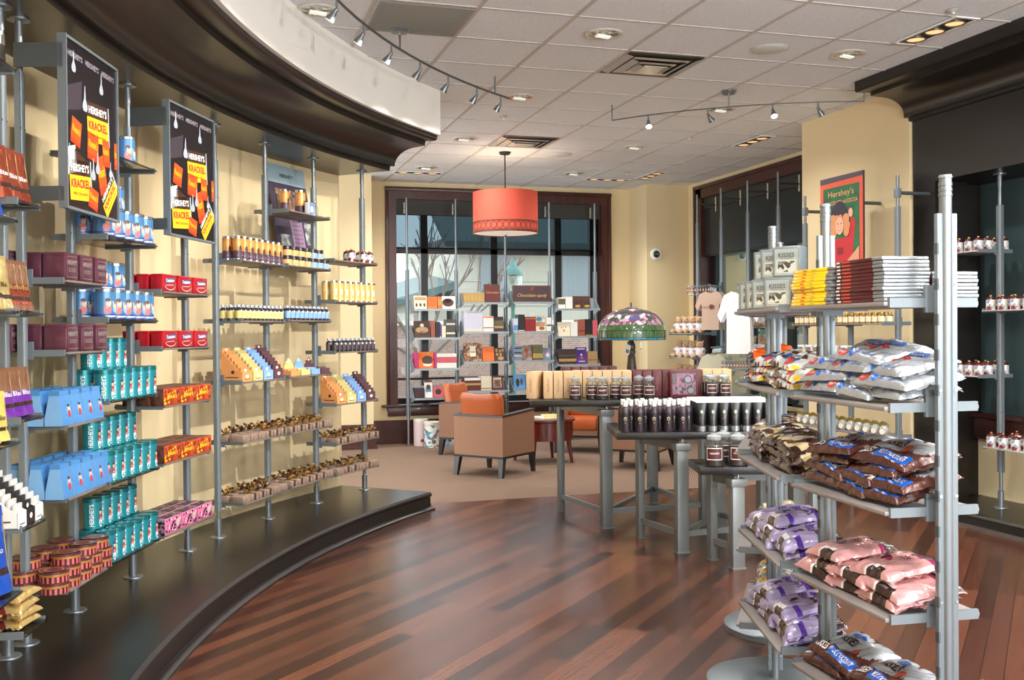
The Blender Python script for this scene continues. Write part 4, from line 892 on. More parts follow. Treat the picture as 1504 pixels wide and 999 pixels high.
def bar_box(col, dark, h=.19, w=.034, d=.075, low=.06):
    """slant-sided counter display of chocolate bars"""
    C1 = c_('display_' + col[0], col[1], .5); C2 = c_('display_' + col[0] + '_bar', tuple(int(x * .86) for x in col[1]), .4)
    m = MB(); t = .003
    side = [(-d, 0), (d, 0), (d, h), (d - .012, h), (-d * .55, low * 1.25), (-d, low)]
    for s in (-1, 1):
        x0, x1 = (s * w - (t if s > 0 else 0), s * w + (0 if s > 0 else t)); n = len(side)
        vs = [(x0, y, z) for y, z in side] + [(x1, y, z) for y, z in side]
        m.add(vs, [tuple(reversed(range(n))), tuple(range(n, 2 * n))] + [(k, (k + 1) % n, n + (k + 1) % n, n + k) for k in range(n)], C1)
    m.box(-w, w, -d, d, 0, .003, C1); m.box(-w, w, -d - .001, -d + .002, 0, low, C1); m.box(-w, w, d - .002, d, 0, h + .0, C1)
    hd = MB(); hd.box(-w * .62, w * .62, d - .003, d + .001, h, h + .024, C1); hd.ell(0, h + .012, .007, .007, PAPER, d - .0036)
    br = []
    for k in range(6):
        y = -d + .012 + k * .0205; zt = low + .03 + (h - low - .02) * k / 5.2
        q = MB(); q.box(-w + .005, w - .005, y, y + .011, .004, zt, C2, .001); br.append(('chocolate_bar', q))
    pr = MB()
    pr.ell(0, low * .52, .011, .011, PAPER, -d - .0016); pr.plate([(-.02, .012), (.02, .012), (.02, .016), (-.02, .016)], c_('display_ink', (70, 48, 40)), -d - .0016)
    n = 14; sx = -w - .0008
    pr.add([(sx, -.01 + .012 * math.cos(2 * math.pi * k / n), low + .012 * math.sin(2 * math.pi * k / n)) for k in range(n)], [tuple(range(n))], c_('display_ink', (70, 48, 40)))
    pr.add([(sx, y, z) for y, z in ((-.05, .024), (.04, .024), (.04, .03), (-.05, .03))], [(0, 1, 2, 3)], c_('display_ink', (70, 48, 40)))
    last = br[0][1]; last.ell(0, low + .03 - .02, .009, .009, PAPER, -d + .0115)
    return Proto('bar_display_box', 'display box', [('display_carton', m), ('header_tab', hd), ('printed_mark', pr)] + br)
COLS = [('orange', (222, 150, 88)), ('straw', (214, 196, 126)), ('sky', (128, 168, 220)), ('plum', (92, 58, 66))]
BARB = [bar_box(c, None) for c in COLS]
for k, i, hs in (('X', 2, 1.0), ('Z', 3, 1.0)):
    b = LB[k]
    for j, p in enumerate(BARB): p.put(b.at(-.215 + .142 * j, -.075, LZ[k][i]), b.th, f'slanted {COLS[j][0]} bar display box, {W(k, i)}', 'slanted bar display boxes', None, (1.85, 1.0, 1.0 if j < 3 else 1.06))
def tray(col):
    C1 = c_('display_' + col[0], col[1], .5); C2 = c_('display_' + col[0] + '_bar', tuple(int(x * .86) for x in col[1]), .4)
    m = MB(); w, d = .062, .07; m.box(-w, w, -d, d, 0, .003, C1); m.box(-w, w, -d, -d + .003, 0, .04, C1); m.box(-w, -w + .003, -d, d, 0, .04, C1); m.box(w - .003, w, -d, d, 0, .04, C1); m.box(-w, w, d - .003, d, 0, .075, C1)
    h = MB(); h.box(-w * .8, w * .6, d - .004, d - .001, .075, .10, C1); h.ell(-.01, .10, .022, .022, C1, d - .0045); h.ell(-.01, .104, .009, .009, PAPER, d - .005)
    parts = [('display_carton', m), ('header_tab', h)]
    for k in range(5): q = MB(); q.M = Matrix.Translation((0, -d + .012 + .022 * k, .006)) @ Matrix.Rotation(R_(-25), 4, 'X'); q.box(-w + .006, w - .006, 0, .01, 0, .05, C2, .001); parts.append(('chocolate_bar', q))
    return Proto('bar_tray', 'display box', parts)
b = LB['Y']
for j, c in enumerate(COLS): tray(c).put(b.at(-.21 + .14 * j, -.085, LZ['Y'][3]), b.th, f'low {c[0]} tray of small bars, {W("Y", 3)}', 'low bar trays')
b = LB['Z']; Z = LZ['Z']
for v, rn in ((-.125, 'front'), (-.055, 'back')): rows(b, CANG, spread(8, .27), v, Z[1], 'gold cocoa canister', W('Z', 1), -.4, .002, rn)
for v, rn in ((-.13, 'front'), (-.075, 'second')): rows(b, BOTD, spread(10, .27), v, Z[2], 'small dark labelled bottle', W('Z', 2), 0, .002, rn)
# milk-bottle ornaments, used again on the right
def ornament():
    r, h = .033, .105; b = MB(); b.lathe([(0, 0), (r, 0), (r, h * .62), (r * .95, h * .7)], ramp_mat('ornament_print', [(0, (214, 210, 206)), (.34, (120, 44, 42)), (.46, (206, 202, 198)), (.68, (130, 138, 158)), (.76, (226, 220, 212)), (.9, (196, 170, 100))], .3, 0, 'voronoi', 45, .3, (1, 1, 1), 0, 'CONSTANT'), 18)
    t = MB(); t.lathe([(r * .95, h * .7), (r * .8, h * .84), (r * .35, h * .9), (r * .3, h * .92)], c_('ornament_maroon', (86, 28, 28), .25, .2, .4), 18)
    l = MB(); l.lathe([(r * .28, h * .9), (r * .28, h), (0, h * 1.01)], c_('ornament_gold', (196, 160, 90), .3, .7), 10)
    return Proto('bottle_ornament', 'ornament', [('ornament_body', b), ('shoulder', t), ('gold_cap', l)])
ORN = ornament()
rows(b, ORN, [.02, .2, .29], -.1, Z[0], 'small printed bottle ornament', W('Z', 0), 0, .002, 'front'); rows(b, ORN, [.08, .25], -.02, Z[0], 'small printed bottle ornament', W('Z', 0), 0, .002, 'back')
# purple sign leaning on the wall behind the far bay
e = bpy.data.objects.new('leaning_sign', None); COL.objects.link(e)
a0, a1 = 143.4, 140.0; P0 = Vector(pol(a0, 8.475, 1.92)); P1 = Vector(pol(a1, 8.475, 1.92)); T0 = Vector(pol(a0 + .2, 8.6, 2.70)); T1 = Vector(pol(a1 + .2, 8.6, 2.70))
SGP = c_('sign_plum', (62, 52, 72), .45); SGB = c_('sign_pale_blue', (160, 184, 194), .45)
def q_(u, t): return (P0.lerp(P1, u)).lerp(T0.lerp(T1, u), t)
nrm = (P1 - P0).cross(T0 - P0).normalized(); 
m = MB(); n0 = len(m.v)
vs = [q_(0, 0), q_(1, 0), q_(1, 1), q_(0, 1)]; bk = [v - nrm * .012 for v in vs]
m.add([tuple(v) for v in vs + bk], [(0, 1, 2, 3), (7, 6, 5, 4), (0, 4, 5, 1), (1, 5, 6, 2), (2, 6, 7, 3), (3, 7, 4, 0)], SGP); obj('sign_board', m, e)
m = MB(); o_ = nrm * .0012
def pl_(u0, t0, u1, t1, mt, k=1): m.add([tuple(q_(u, t) + o_ * k) for u, t in ((u0, t0), (u1, t0), (u1, t1), (u0, t1))], [(0, 1, 2, 3)], mt)
pl_(0, .82, 1, 1, SGB); pl_(.4, .12, .72, .7, c_('sign_lilac', (140, 112, 140), .5))
for k in range(12): pl_(.43, .16 + .042 * k, .68, .168 + .042 * k, c_('sign_ink', (96, 74, 98)), 2)
PH = ramp_mat('old_photo', [(.4, (70, 72, 74)), (.6, (168, 170, 170))], .5, 0, 'noise', 18)
pl_(.08, .14, .36, .32, PH, 2); pl_(.76, .24, .96, .46, PH, 2)
def tx(body, cu, ct, wu, mt):
    vs_, fs_, tw, th = TXT[body]; su = wu / tw; st = su * (P1 - P0).length / (T0 - P0).length
    m.add([tuple(q_(cu + x * su, ct + z * st) + o_ * 2.2) for x, z in vs_], fs_, mt)
tx("HERSHEY'S", .5, .9, .36, c_('sign_ink_dark', (40, 44, 52))); tx('Visit', .42, .755, .12, PAPER); tx('Las Vegas', .62, .74, .24, PAPER)
obj('printed_face', m, e); tag(e, 'tall plum information sign leaning behind the last far bay', 'sign')
# ================================================================ SEATING CORNER
WEAVE = ramp_mat('brown_weave', [(.3, (142, 104, 80)), (.7, (172, 130, 102))], .8, 0, 'wave', 26, 0, (1, 1, 3), .2)
LEATH = mat('orange_leather', (186, 92, 44), .33, 0, .08, 12, .15, .08)
DARKW = mat('dark_chair_wood', (34, 26, 24), .3, 0, .1, 10, .2)
def armchair():
    parts = []
    m = MB()   # upholstered shell: back and two sides, tops rising a little to the front
    w, d0, d1, t = .29, -.30, .285, .065
    def slab(x0, x1, y0, y1, za0, za1):
        vs = [(x0, y0, .205), (x1, y0, .205), (x1, y1, .205), (x0, y1, .205), (x0, y0, za0), (x1, y0, za0), (x1, y1, za1), (x0, y1, za1)]
        m.add(vs, [(3, 2, 1, 0), (0, 1, 5, 4), (1, 2, 6, 5), (2, 3, 7, 6), (3, 0, 4, 7), (4, 5, 6, 7)], WEAVE)
    slab(-w, -w + t, d0, d1, .59, .625); slab(w - t, w, d0, d1, .59, .625); slab(-w + t, w - t, d0, d0 + .07, .59, .595); m.box(-w + t, w - t, d0 + .07, d1 - .02, .205, .27, WEAVE)
    parts.append(('upholstered_shell', m))
    m = MB()   # dark rail on top of the shell
    def rail(x0, x1, y0, y1, z0, z1):
        vs = [(x0, y0, z0), (x1, y0, z0), (x1, y1, z1), (x0, y1, z1), (x0, y0, z0 + .016), (x1, y0, z0 + .016), (x1, y1, z1 + .016), (x0, y1, z1 + .016)]
        m.add(vs, [(3, 2, 1, 0), (0, 1, 5, 4), (1, 2, 6, 5), (2, 3, 7, 6), (3, 0, 4, 7), (4, 5, 6, 7)], DARKW)
    rail(-w - .005, -w + t + .004, d0 - .004, d1 + .01, .59, .626); rail(w - t - .004, w + .005, d0 - .004, d1 + .01, .59, .626); rail(-w + t, w - t, d0 - .006, d0 + .075, .59, .592)
    parts.append(('arm_rail', m))
    m = MB(); m.box(-w - .002, w + .002, d0 - .002, d1, .185, .206, DARKW); parts.append(('base_rail', m))
    m = MB(); m.box(-.222, .222, -.16, .30, .27, .415, LEATH, .03); parts.append(('seat_cushion', m))
    m = MB()
    def f(u, v):
        a = u * 2 * math.pi; x = .24 * (abs(math.cos(a)) ** .35) * (1 if math.cos(a) > 0 else -1); y = .06 * (abs(math.sin(a)) ** .6) * (1 if math.sin(a) > 0 else -1)
        if v < .06: k = .9
        elif v > .94: k = .88
        else: k = 1
        z = .42 + (.375 + .012 * (abs(x) / .24) ** 2 * v) * v
        return (x * k, -.185 + y * k - .07 * v + .01 * (x / .24) ** 2, z + (.012 * (abs(x) / .24) ** 2 if v > .5 else 0))
    m.grid(f, 36, 12, LEATH)
    n = 36; vs = [f(k / n, 1) for k in range(n)]; m.add(vs + [(0, -.255, .80)], [(k, (k + 1) % n, n) for k in range(n)], LEATH)
    parts.append(('back_cushion', m))
    for sx in (-1, 1):
        m = MB(); x = sx * (w - .03); vs = []
        for z, o, r in ((0, .03, .019), (.19, 0, .03)):
            for dx, dy in ((-r, -r), (r, -r), (r, r), (-r, r)): vs.append((x + sx * o * .3 + dx, d0 + .035 - o + dy, z))
        m.add(vs, [(3, 2, 1, 0), (0, 1, 5, 4), (1, 2, 6, 5), (2, 3, 7, 6), (3, 0, 4, 7), (4, 5, 6, 7)], DARKW); parts.append(('leg', m))
        m = MB(); vs = []
        for z, o, r in ((0, .03, .017), (.20, 0, .026), (.61, -.0, .02)):
            for dx, dy in ((-r, -r), (r, -r), (r, r), (-r, r)): vs.append((x + sx * o * .3 + dx, d1 - .01 + o * .6 + dy, z))
        fs = [(3, 2, 1, 0), (8, 9, 10, 11)]
        for a in (0, 4): fs += [(a + i, a + (i + 1) % 4, a + 4 + (i + 1) % 4, a + 4 + i) for i in range(4)]
        m.add(vs, fs, DARKW); parts.append(('leg', m))
    return Proto('armchair', 'armchair', parts)
ARM = armchair()
for x, y, az, lab in ((2.77, 9.76, 40.3, 'orange leather and brown weave armchair nearest the camera, back turned'), (2.98, 11.42, -41, 'armchair nearest the book racks, half hidden by the nearest armchair'),
                      (4.31, 9.69, 137, 'armchair behind the display table legs, seen from its side'), (4.28, 11.2, -125, 'armchair beyond the round table, its orange seat facing the camera')):
    ARM.put((x, y, 0), R_(az - 90), lab, 'armchairs round the low table')
CHER = ramp_mat('cherry_table_wood', [(.3, (78, 26, 20)), (.7, (110, 40, 30))], .25, 0, 'noise', 5, .3, (6, 6, 1))
parts = []
m = MB(); m.lathe([(0, .445), (.34, .445), (.355, .455), (.355, .472), (.345, .48), (0, .48)], CHER, 40); parts.append(('tabletop', m))
m = MB(); m.lathe([(.33, .445), (.33, .25), (.31, .25), (.31, .445)], CHER, 40); parts.append(('apron', m))
for k in range(4):
    a = R_(45 + 90 * k + 8); m = MB(); m.tube((.29 * math.cos(a), .29 * math.sin(a), .25), (.33 * math.cos(a), .33 * math.sin(a), 0), .026, CHER, 10, .016); parts.append(('leg', m))
Proto('round_table', 'table', parts).put((3.5, 10.42, 0), 0, 'low round cherry wood table between the armchairs')
for k, (dx, dy, a, c, lab) in enumerate(((.0, -.05, .2, (232, 226, 200), 'cream covered magazine on the low round table'), (.1, .02, -.2, (214, 200, 120), 'yellowish magazine lying across the cream one'))):
    m = MB(); m.box(-.1, .1, -.14, .14, 0, .009, PAPER); q = MB(); q.box(-.101, .101, -.141, .141, .009, .0115, c_('magazine_' + str(k), c)); q.plate([(-.101, 0), (.101, 0), (.101, .009), (-.101, .009)], c_('magazine_' + str(k), c), -.1412)
    Proto('magazine', 'magazine', [('pages', m), ('cover', q)]).put((3.5 + dx, 10.4 + dy, .481 + .0122 * k), a, lab)

# ---------------------------------------------------------------- red drum pendant
e = bpy.data.objects.new('pendant_lamp', None); COL.objects.link(e); e.location = (3.076, 10.357, 0); tag(e, 'large red drum pendant lamp hanging over the armchairs', 'pendant lamp')
REDS = mat('red_linen_shade', (200, 78, 58), .8, 0, .04, 60, 0, 0, .10)
m = MB(); m.lathe([(0, CZ - .03), (.05, CZ - .028), (.065, CZ - .006)], DARKW, 24); obj('canopy', m, e)
m = MB(); m.tube((0, 0, 2.6), (0, 0, CZ - .02), .007, mat('bronze_rod', (70, 56, 46), .3, .7)); obj('rod', m, e)
m = MB(); n = 64; r = .347
m.lathe([(r, 2.475), (r, 2.905)], REDS, n); m.lathe([(r - .004, 2.905), (r - .004, 2.475)], mat('shade_lining', (250, 226, 200), .8), n); obj('shade', m, e)
m = MB(); BRZ = mat('bronze_trim', (104, 50, 38), .45, .2)
for z0, z1 in ((2.465, 2.49), (2.575, 2.588)): m.lathe([(r + .001, z0), (r + .003, z0), (r + .003, z1), (r + .001, z1)], BRZ, n)
for k in range(34):
    a = 2 * math.pi * k / 34; vs = []; nn = 16
    for i in range(nn):
        t = 2 * math.pi * i / nn
        for rr in (.028, .034): aa = a + rr * math.cos(t) / r; vs.append(((r + .003) * math.cos(aa), (r + .003) * math.sin(aa), 2.533 + rr * 1.15 * math.sin(t)))
    m.add(vs, [(2 * i, 2 * ((i + 1) % nn), 2 * ((i + 1) % nn) + 1, 2 * i + 1) for i in range(nn)], BRZ)
obj('ring_trim', m, e)
m = MB(); m.lathe([(0, 2.468), (r - .004, 2.474)], mat('white_diffuser', (250, 240, 226), .6, 0, .02, 5, 0, 0, .25), n); obj('diffuser', m, e)
m = MB(); m.lathe([(0, 2.43), (.012, 2.436), (.018, 2.45), (.01, 2.46), (.02, 2.468)], CHROME, 16); obj('finial', m, e)

# ---------------------------------------------------------------- nesting display tables
GT = mat('table_grey_metal', (128, 132, 132), .4, .4, .04)
U = Vector((.957, -.29, 0)); V = Vector((.29, .957, 0))
def display_table(corner, L, D, z, legs, label):
    """legs: thin legs, capped pillars (x, y); stretchers between listed pairs"""
    e = bpy.data.objects.new('display_table', None); COL.objects.link(e); e.location = (corner[0], corner[1], 0); tag(e, label, 'table', 'nesting display tables')
    o = Vector((corner[0], corner[1], 0))
    m = MB(); a = math.atan2(U.y, U.x); m.M = Matrix.Rotation(a, 4, 'Z'); m.box(0, L, 0, D, z - .045, z, BLACKW, .003); obj('tabletop', m, e)
    thin, pil, st = legs
    zt = z - .045
    for x, y in thin:
        m = MB(); m.box(x - o.x - .022, x - o.x + .022, y - o.y - .03, y - o.y + .03, 0, zt - .015, GT, .003); m.box(x - o.x - .026, x - o.x + .026, y - o.y - .034, y - o.y + .034, 0, .006, GT); obj('leg', m, e)
    for x, y in pil:
        m = MB(); m.box(x - o.x - .04, x - o.x + .04, y - o.y - .028, y - o.y + .028, 0, zt - .075, GT, .003); m.box(x - o.x - .044, x - o.x + .044, y - o.y - .032, y - o.y + .032, 0, .008, GT)
        m.box(x - o.x - .052, x - o.x + .052, y - o.y - .038, y - o.y + .038, zt - .075, zt - .028, GT, .003); m.tube((x - o.x + .01, y - o.y, zt - .03), (x - o.x + .01, y - o.y, zt), .010, CHROME); obj('pillar_leg', m, e)
    for (p, q, zz, th) in st:
        p = Vector((p[0], p[1], 0)) - o; q = Vector((q[0], q[1], 0)) - o; d = (q - p).normalized(); w_ = Vector((-d.y, d.x, 0)) * .014; m = MB()
        vs = [p - w_ + Vector((0, 0, zz - th)), q - w_ + Vector((0, 0, zz - th)), q + w_ + Vector((0, 0, zz - th)), p + w_ + Vector((0, 0, zz - th)), p - w_ + Vector((0, 0, zz + th)), q - w_ + Vector((0, 0, zz + th)), q + w_ + Vector((0, 0, zz + th)), p + w_ + Vector((0, 0, zz + th))]
        m.add([tuple(v) for v in vs], [(3, 2, 1, 0), (0, 1, 5, 4), (1, 2, 6, 5), (2, 3, 7, 6), (3, 0, 4, 7), (4, 5, 6, 7)], GT); obj('stretcher', m, e)
def tb(L1, L2, L5, L6, z):
    zt = z - .045
    return ((L1, L6), (L2, L5), [(L1, L2, .12, .018), (L6, L2, .12, .018), (L2, L5, .12, .018), (L5, L6, .12, .018), (L1, L2, zt - .045, .03), (L5, L6, zt - .045, .03), (L1, L5, zt - .045, .03)])
C1, C2, C3 = (2.2, 6.82), (2.49, 5.94), (2.79, 5.39)
display_table(C1, 1.7, 1.25, .93, tb((2.67, 7.51), (2.75, 6.76), (3.51, 7.62), (3.53, 6.78), .93), 'tallest display table holding kraft boxes and candle jars')
display_table(C2, 1.15, .70, .775, tb((2.84, 6.37), (2.9, 5.86), (3.46, 6.4), (3.5, 5.9), .775), 'middle display table holding lotion bottles and black tubes')
display_table(C3, .85, .40, .61, tb((2.99, 5.62), (3.02, 5.37), (3.5, 5.48), (3.48, 5.27), .61), 'lowest display table holding three brown jars')
class Tb:
    def __init__(s, c, z): s.c = Vector((c[0], c[1], 0)); s.z = z + .0012; s.th = math.atan2(U.y, U.x)
    def at(s, u, v, dz=0): p = s.c + U * u + V * v; return (p.x, p.y, s.z + dz)
T1, T2, T3 = Tb(C1, .93), Tb(C2, .775), Tb(C3, .61)
KR = mat('kraft_tan', (214, 178, 134), .65, 0, .05, 12); MRN = mat('maroon_carton', (96, 32, 40), .45, 0, .06, 20)
def gift_carton(base, pic, w=.034, h=.195, d=.10):
    b = MB(); b.box(-w, w, -d, d, 0, h, base, .0015)
    p = MB(); x = -w - .0007
    p.add([(x, y, z) for y, z in ((-d * .85, h * .08), (d * .85, h * .08), (d * .85, h * .92), (-d * .85, h * .92))], [(0, 3, 2, 1)], pic)
    s = MB(); p2 = c_('carton_ink', (150, 104, 66) if base is KR else (150, 90, 90), .6)
    vs, fs, tw, th = TXT["Hershey's"]; k = .10 / tw; s.add([(-z * k * 1.1, -d - .0007, h * .5 + x_ * k) for x_, z in vs], fs, p2)
    return Proto('gift_carton', 'carton', [('carton', b), ('window_panel', p), ('spine_lettering', s)])
KC = gift_carton(KR, ramp_mat('carton_picture', [(.35, (126, 96, 50)), (.5, (206, 180, 130)), (.65, (168, 128, 70))], .4, 0, 'noise', 24)); MC = gift_carton(MRN, ramp_mat('carton_picture_pink', [(.4, (52, 44, 48)), (.5, (156, 110, 130)), (.62, (96, 90, 90))], .35, 0, 'noise', 22))
for k in range(10): KC.put(T1.at(.06 + .0735 * k - (.02 if k == 0 else 0), .30 + (.0 if k < 4 else .10), 0), T1.th - (.35 if k == 0 else .0), f'kraft gift carton, {pick(k, 10)} in long row on the tallest display table')
for k in range(7): MC.put(T1.at(.80 + .0735 * (6 - k), .42, 0), T1.th, f'maroon gift carton, {pick(6 - k, 7)} in row right of the stained glass lamp')
m = MB(); m.box(-.10, .10, -.03, .03, 0, .195, MRN, .002); q = MB(); q.plate([(-.085, .02), (.085, .02), (.085, .175), (-.085, .175)], ramp_mat('carton_picture_pink', [(0, (0, 0, 0))]), -.0308)
for cx, cz, r_ in ((.03, .13, .03), (.05, .05, .028), (-.03, .06, .02)): q.ell(cx, cz, r_, r_, c_('black', (24, 22, 24)), -.0313); q.ell(cx, cz, r_ * .8, r_ * .8, c_('tin_grey', (130, 126, 128), .3, .5), -.0317)
q.plate([(-.05, .03), (-.036, .03), (-.038, .15), (-.048, .15)], c_('ribbon_pink', (190, 110, 150)), -.0313); q.plate([(.03, .10), (.07, .12), (.07, .17), (.04, .165)], c_('ribbon_pink', (190, 110, 150)), -.0311)
Proto('gift_set', 'gift set', [('carton', m), ('window_panel', q)]).put(T1.at(1.13, .26, 0), T1.th, 'maroon gift set with clear window turned to the front')
for k in range(3): KC.put(T1.at(1.34 + .0735 * k, .52, 0), T1.th, f'kraft gift carton, {pick(k, 3)} of three right of the maroon gift set')
for k in range(6): MC.put(T1.at(.30 + .0735 * k, .92, 0.0), T1.th, f'maroon gift carton, {pick(k, 6)} in row behind the kraft cartons', scale=(1, 1, 1.06))
m = MB(); m.box(-.09, .09, -.05, .05, 0, .185, BLACK, .003); q = MB(); q.ell(.05, .165, .012, .012, c_('gold_letter', (200, 160, 90)), -.0508)
Proto('gift_box', 'box', [('box_body', m), ('seal', q)]).put(T1.at(.72, .72, 0), T1.th, 'plain black box just left of the stained glass lamp base')
def candle_jar(h=.165, r=.046, lab=True):
    w = MB(); w.lathe([(0, .003), (r - .003, .003), (r - .003, h * .62), (0, h * .62)], c_('cocoa_wax', (58, 36, 28), .4), 22)
    g = MB(); g.lathe([(r * .96, 0), (r, .006), (r, h * .66), (r * .8, h * .75), (r * .66, h * .78), (r * .66, h * .84)], GLASS, 22)
    l = MB(); l.lathe([(r * .62, h * .80), (r * .74, h * .85), (r * .76, h * .93), (r * .5, h * .97), (r * .32, h * .98), (r * .34, h * 1.02), (0, h * 1.03)], glass('thick_glass', (226, 236, 238), .18, .06, .3), 20)
    p = MB(); rr = r + .0012; MB_ = c_('label_maroon', (84, 36, 38))
    def patch(a0, a1, z0, z1, mt, k): n = 8; p.add([((rr + .0004 * k) * math.cos(-math.pi / 2 + a0 + (a1 - a0) * i / n), (rr + .0004 * k) * math.sin(-math.pi / 2 + a0 + (a1 - a0) * i / n), z) for i in range(n + 1) for z in (z0, z1)], [(2 * i, 2 * i + 2, 2 * i + 3, 2 * i + 1) for i in range(n)], mt)
    patch(-.85, .85, h * .2, h * .58, PAPER, 0); patch(-.78, .78, h * .225, h * .555, MB_, 1)
    vs, fs, tw, th = TXT["HERSHEY'S"]; s = .056 / tw
    p.add([((rr + .001) * math.cos(-math.pi / 2 + x * s / rr), (rr + .001) * math.sin(-math.pi / 2 + x * s / rr), h * .41 + z * s * 1.3) for x, z in vs], fs, PAPER)
    return Proto('candle_jar', 'jar', [('jar_glass', g), ('cocoa_candle', w), ('glass_lid', l), ('paper_label', p)])
CJ = candle_jar()
for k, (px, v) in enumerate(((843.5, .10), (868, .12), (883, .06), (903, .13), (917, .06), (937, .15), (951, .07))):
    CJ.put(T1.at((px - 752) * .004926 - .128 + (v - .06) * .05, v), T1.th - .1, f'brown glass candle jar, {pick(k, 7)} of seven on the tallest display table')
for k in range(4): CJ.put(T1.at(1.30 + .10 * (k % 2) + .03, .24 - .11 * (k // 2) + .1), T1.th, f'brown candle jar, {pick(k, 4)} of four right of the maroon gift set')
CJ3 = candle_jar(.19, .058)
for k, (u, v) in enumerate(((.10, .08), (.245, .09), (.19, .24))): CJ3.put(T3.at(u, v), T3.th - .15, f'large brown jar {("front left", "front right", "back")[k]} on the lowest display table')
def lotion():
    r, h = .031, .162; b = MB(); b.lathe([(0, 0), (r * .95, 0), (r, .006), (r, h * .82), (r * .9, h * .93), (r * .5, h)], c_('lotion_plum', (58, 44, 52), .22, 0, .3), 18)
    l = MB(); l.lathe([(r + .0006, h * .12), (r + .0006, h * .74)], c_('lotion_label', (34, 28, 34), .35), 18)
    c = MB(); c.lathe([(r * .46, h), (r * .5, h + .034), (r * .42, h + .037), (0, h + .037)], WHITE, 14)
    p = MB(); n = 12; rr = r + .0012
    for cz, ra, mt, k in ((h * .52, .010, c_('seal_cream', (206, 188, 150)), 0), (h * .51, .006, c_('seal_dark', (50, 60, 50)), 1), (h * .36, .005, c_('seal_rose', (176, 72, 92)), 0)):
        p.add([((rr + .0004 * k) * math.cos(-math.pi / 2 + (.008 if k < 2 and ra < .008 else 0) + ra * math.cos(2 * math.pi * i / n) / rr), (rr + .0004 * k) * math.sin(-math.pi / 2 + ra * math.cos(2 * math.pi * i / n) / rr), cz + ra * 1.2 * math.sin(2 * math.pi * i / n)) for i in range(n)], [tuple(range(n))], mt)
    return Proto('lotion_bottle', 'bottle', [('bottle_body', b), ('paper_label', l), ('white_cap', c), ('printed_seal', p)])
LOT = lotion()
for r_ in range(4):
    n = 5
    for k in range(n): LOT.put(T2.at(.062 + .092 * k + (.045 if r_ % 2 else 0), .05 + .075 * r_), T2.th - .15, f'plum lotion bottle with white cap, {pick(k, n)}, {("front", "second", "third", "back")[r_]} row of bottles')
def tube_():
    h, r = .185, .027; m = MB(); TB = c_('tube_black', (26, 24, 26), .3, 0, .2)
    def f(u, v):
        a = u * 2 * math.pi; k = v ** 1.2; return ((r * (1 - k) + .033 * k) * math.cos(a), (r * (1 - k) + .0025 * k) * math.sin(a), .034 + (h - .034) * v)
    m.grid(f, 20, 8, TB)
    c = MB(); c.lathe([(0, 0), (r * 1.02, 0), (r * 1.02, .034), (0, .034)], c_('tube_silver', (176, 178, 182), .22, .8), 20)
    w = MB(); w.box(-.034, .034, -.004, .004, h - .003, h + .012, WHITE)
    p = MB()
    def g(u, z): v = (z - .034) / (h - .034); k = v ** 1.2; a = math.asin(max(-1, min(1, u / (r * (1 - k) + .033 * k)))); return (u, -(r * (1 - k) + .0025 * k) * math.cos(a) - .0012, z)
    p.add([g(.010 * math.cos(2 * math.pi * i / 12), .125 + .013 * math.sin(2 * math.pi * i / 12)) for i in range(12)], [tuple(range(12))], c_('seal_teal', (110, 150, 140)))
    p.add([(lambda q: (q[0], q[1] - .0006, q[2]))(g(.006 * math.cos(2 * math.pi * i / 12), .123 + .008 * math.sin(2 * math.pi * i / 12))) for i in range(12)], [tuple(range(12))], c_('seal_cream', (206, 188, 150)))
    for z in (.085, .078): p.add([g(u, zz) for u, zz in ((-.012, z), (.012, z), (.012, z + .004), (-.012, z + .004))], [(0, 1, 2, 3)], c_('tube_rose', (120, 66, 84)))
    return Proto('cream_tube', 'tube', [('tube_body', m), ('silver_cap', c), ('crimped_end', w), ('printed_seal', p)])
TUB = tube_()
for r_ in range(6):
    for k in range(7): TUB.put(T2.at(.55 + .072 * k, .05 + .07 * r_), T2.th - .12, f'black cream tube on silver cap, {pick(k, 7)}, {("front", "second", "third", "fourth", "fifth", "back")[r_]} row of tubes')

# ---------------------------------------------------------------- stained glass lamp
e = bpy.data.objects.new('stained_glass_lamp', None); COL.objects.link(e); lx = T1.at(.83, .93); e.location = lx; tag(e, 'stained glass table lamp with pink tulips over green glass', 'table lamp')
BRN = mat('dark_bronze', (84, 74, 68), .45, .35, .15, 20)
m = MB(); m.lathe([(0, 0), (.10, 0), (.105, .012), (.07, .03), (.05, .05), (.046, .09), (.038, .20), (.027, .30), (.033, .31), (.033, .325), (.027, .335), (.033, .35), (.031, .375), (.019, .40), (.018, .43), (.012, .45), (.012, .60)], BRN, 20); obj('lamp_base', m, e)
m = MB(); m.lathe([(0, .72), (.006, .715), (.008, .70), (.004, .69), (.014, .682), (.03, .68), (.06, .668), (.075, .655)], BRN, 20); obj('finial_cap', m, e)
pr_ = [(.27, .415), (.272, .435), (.272, .49), (.262, .535), (.235, .58), (.195, .62), (.14, .648), (.07, .664)]
GG = ramp_mat('green_leaf_glass', [(.25, (26, 58, 46)), (.45, (60, 96, 58)), (.6, (92, 112, 72)), (.75, (40, 76, 76))], .12, 0, 'noise', 9, .4, (9, 9, 1.2)); TL = ramp_mat('turquoise_glass', [(.3, (30, 110, 130)), (.7, (60, 150, 170))], .12, 0, 'noise', 12, .4)
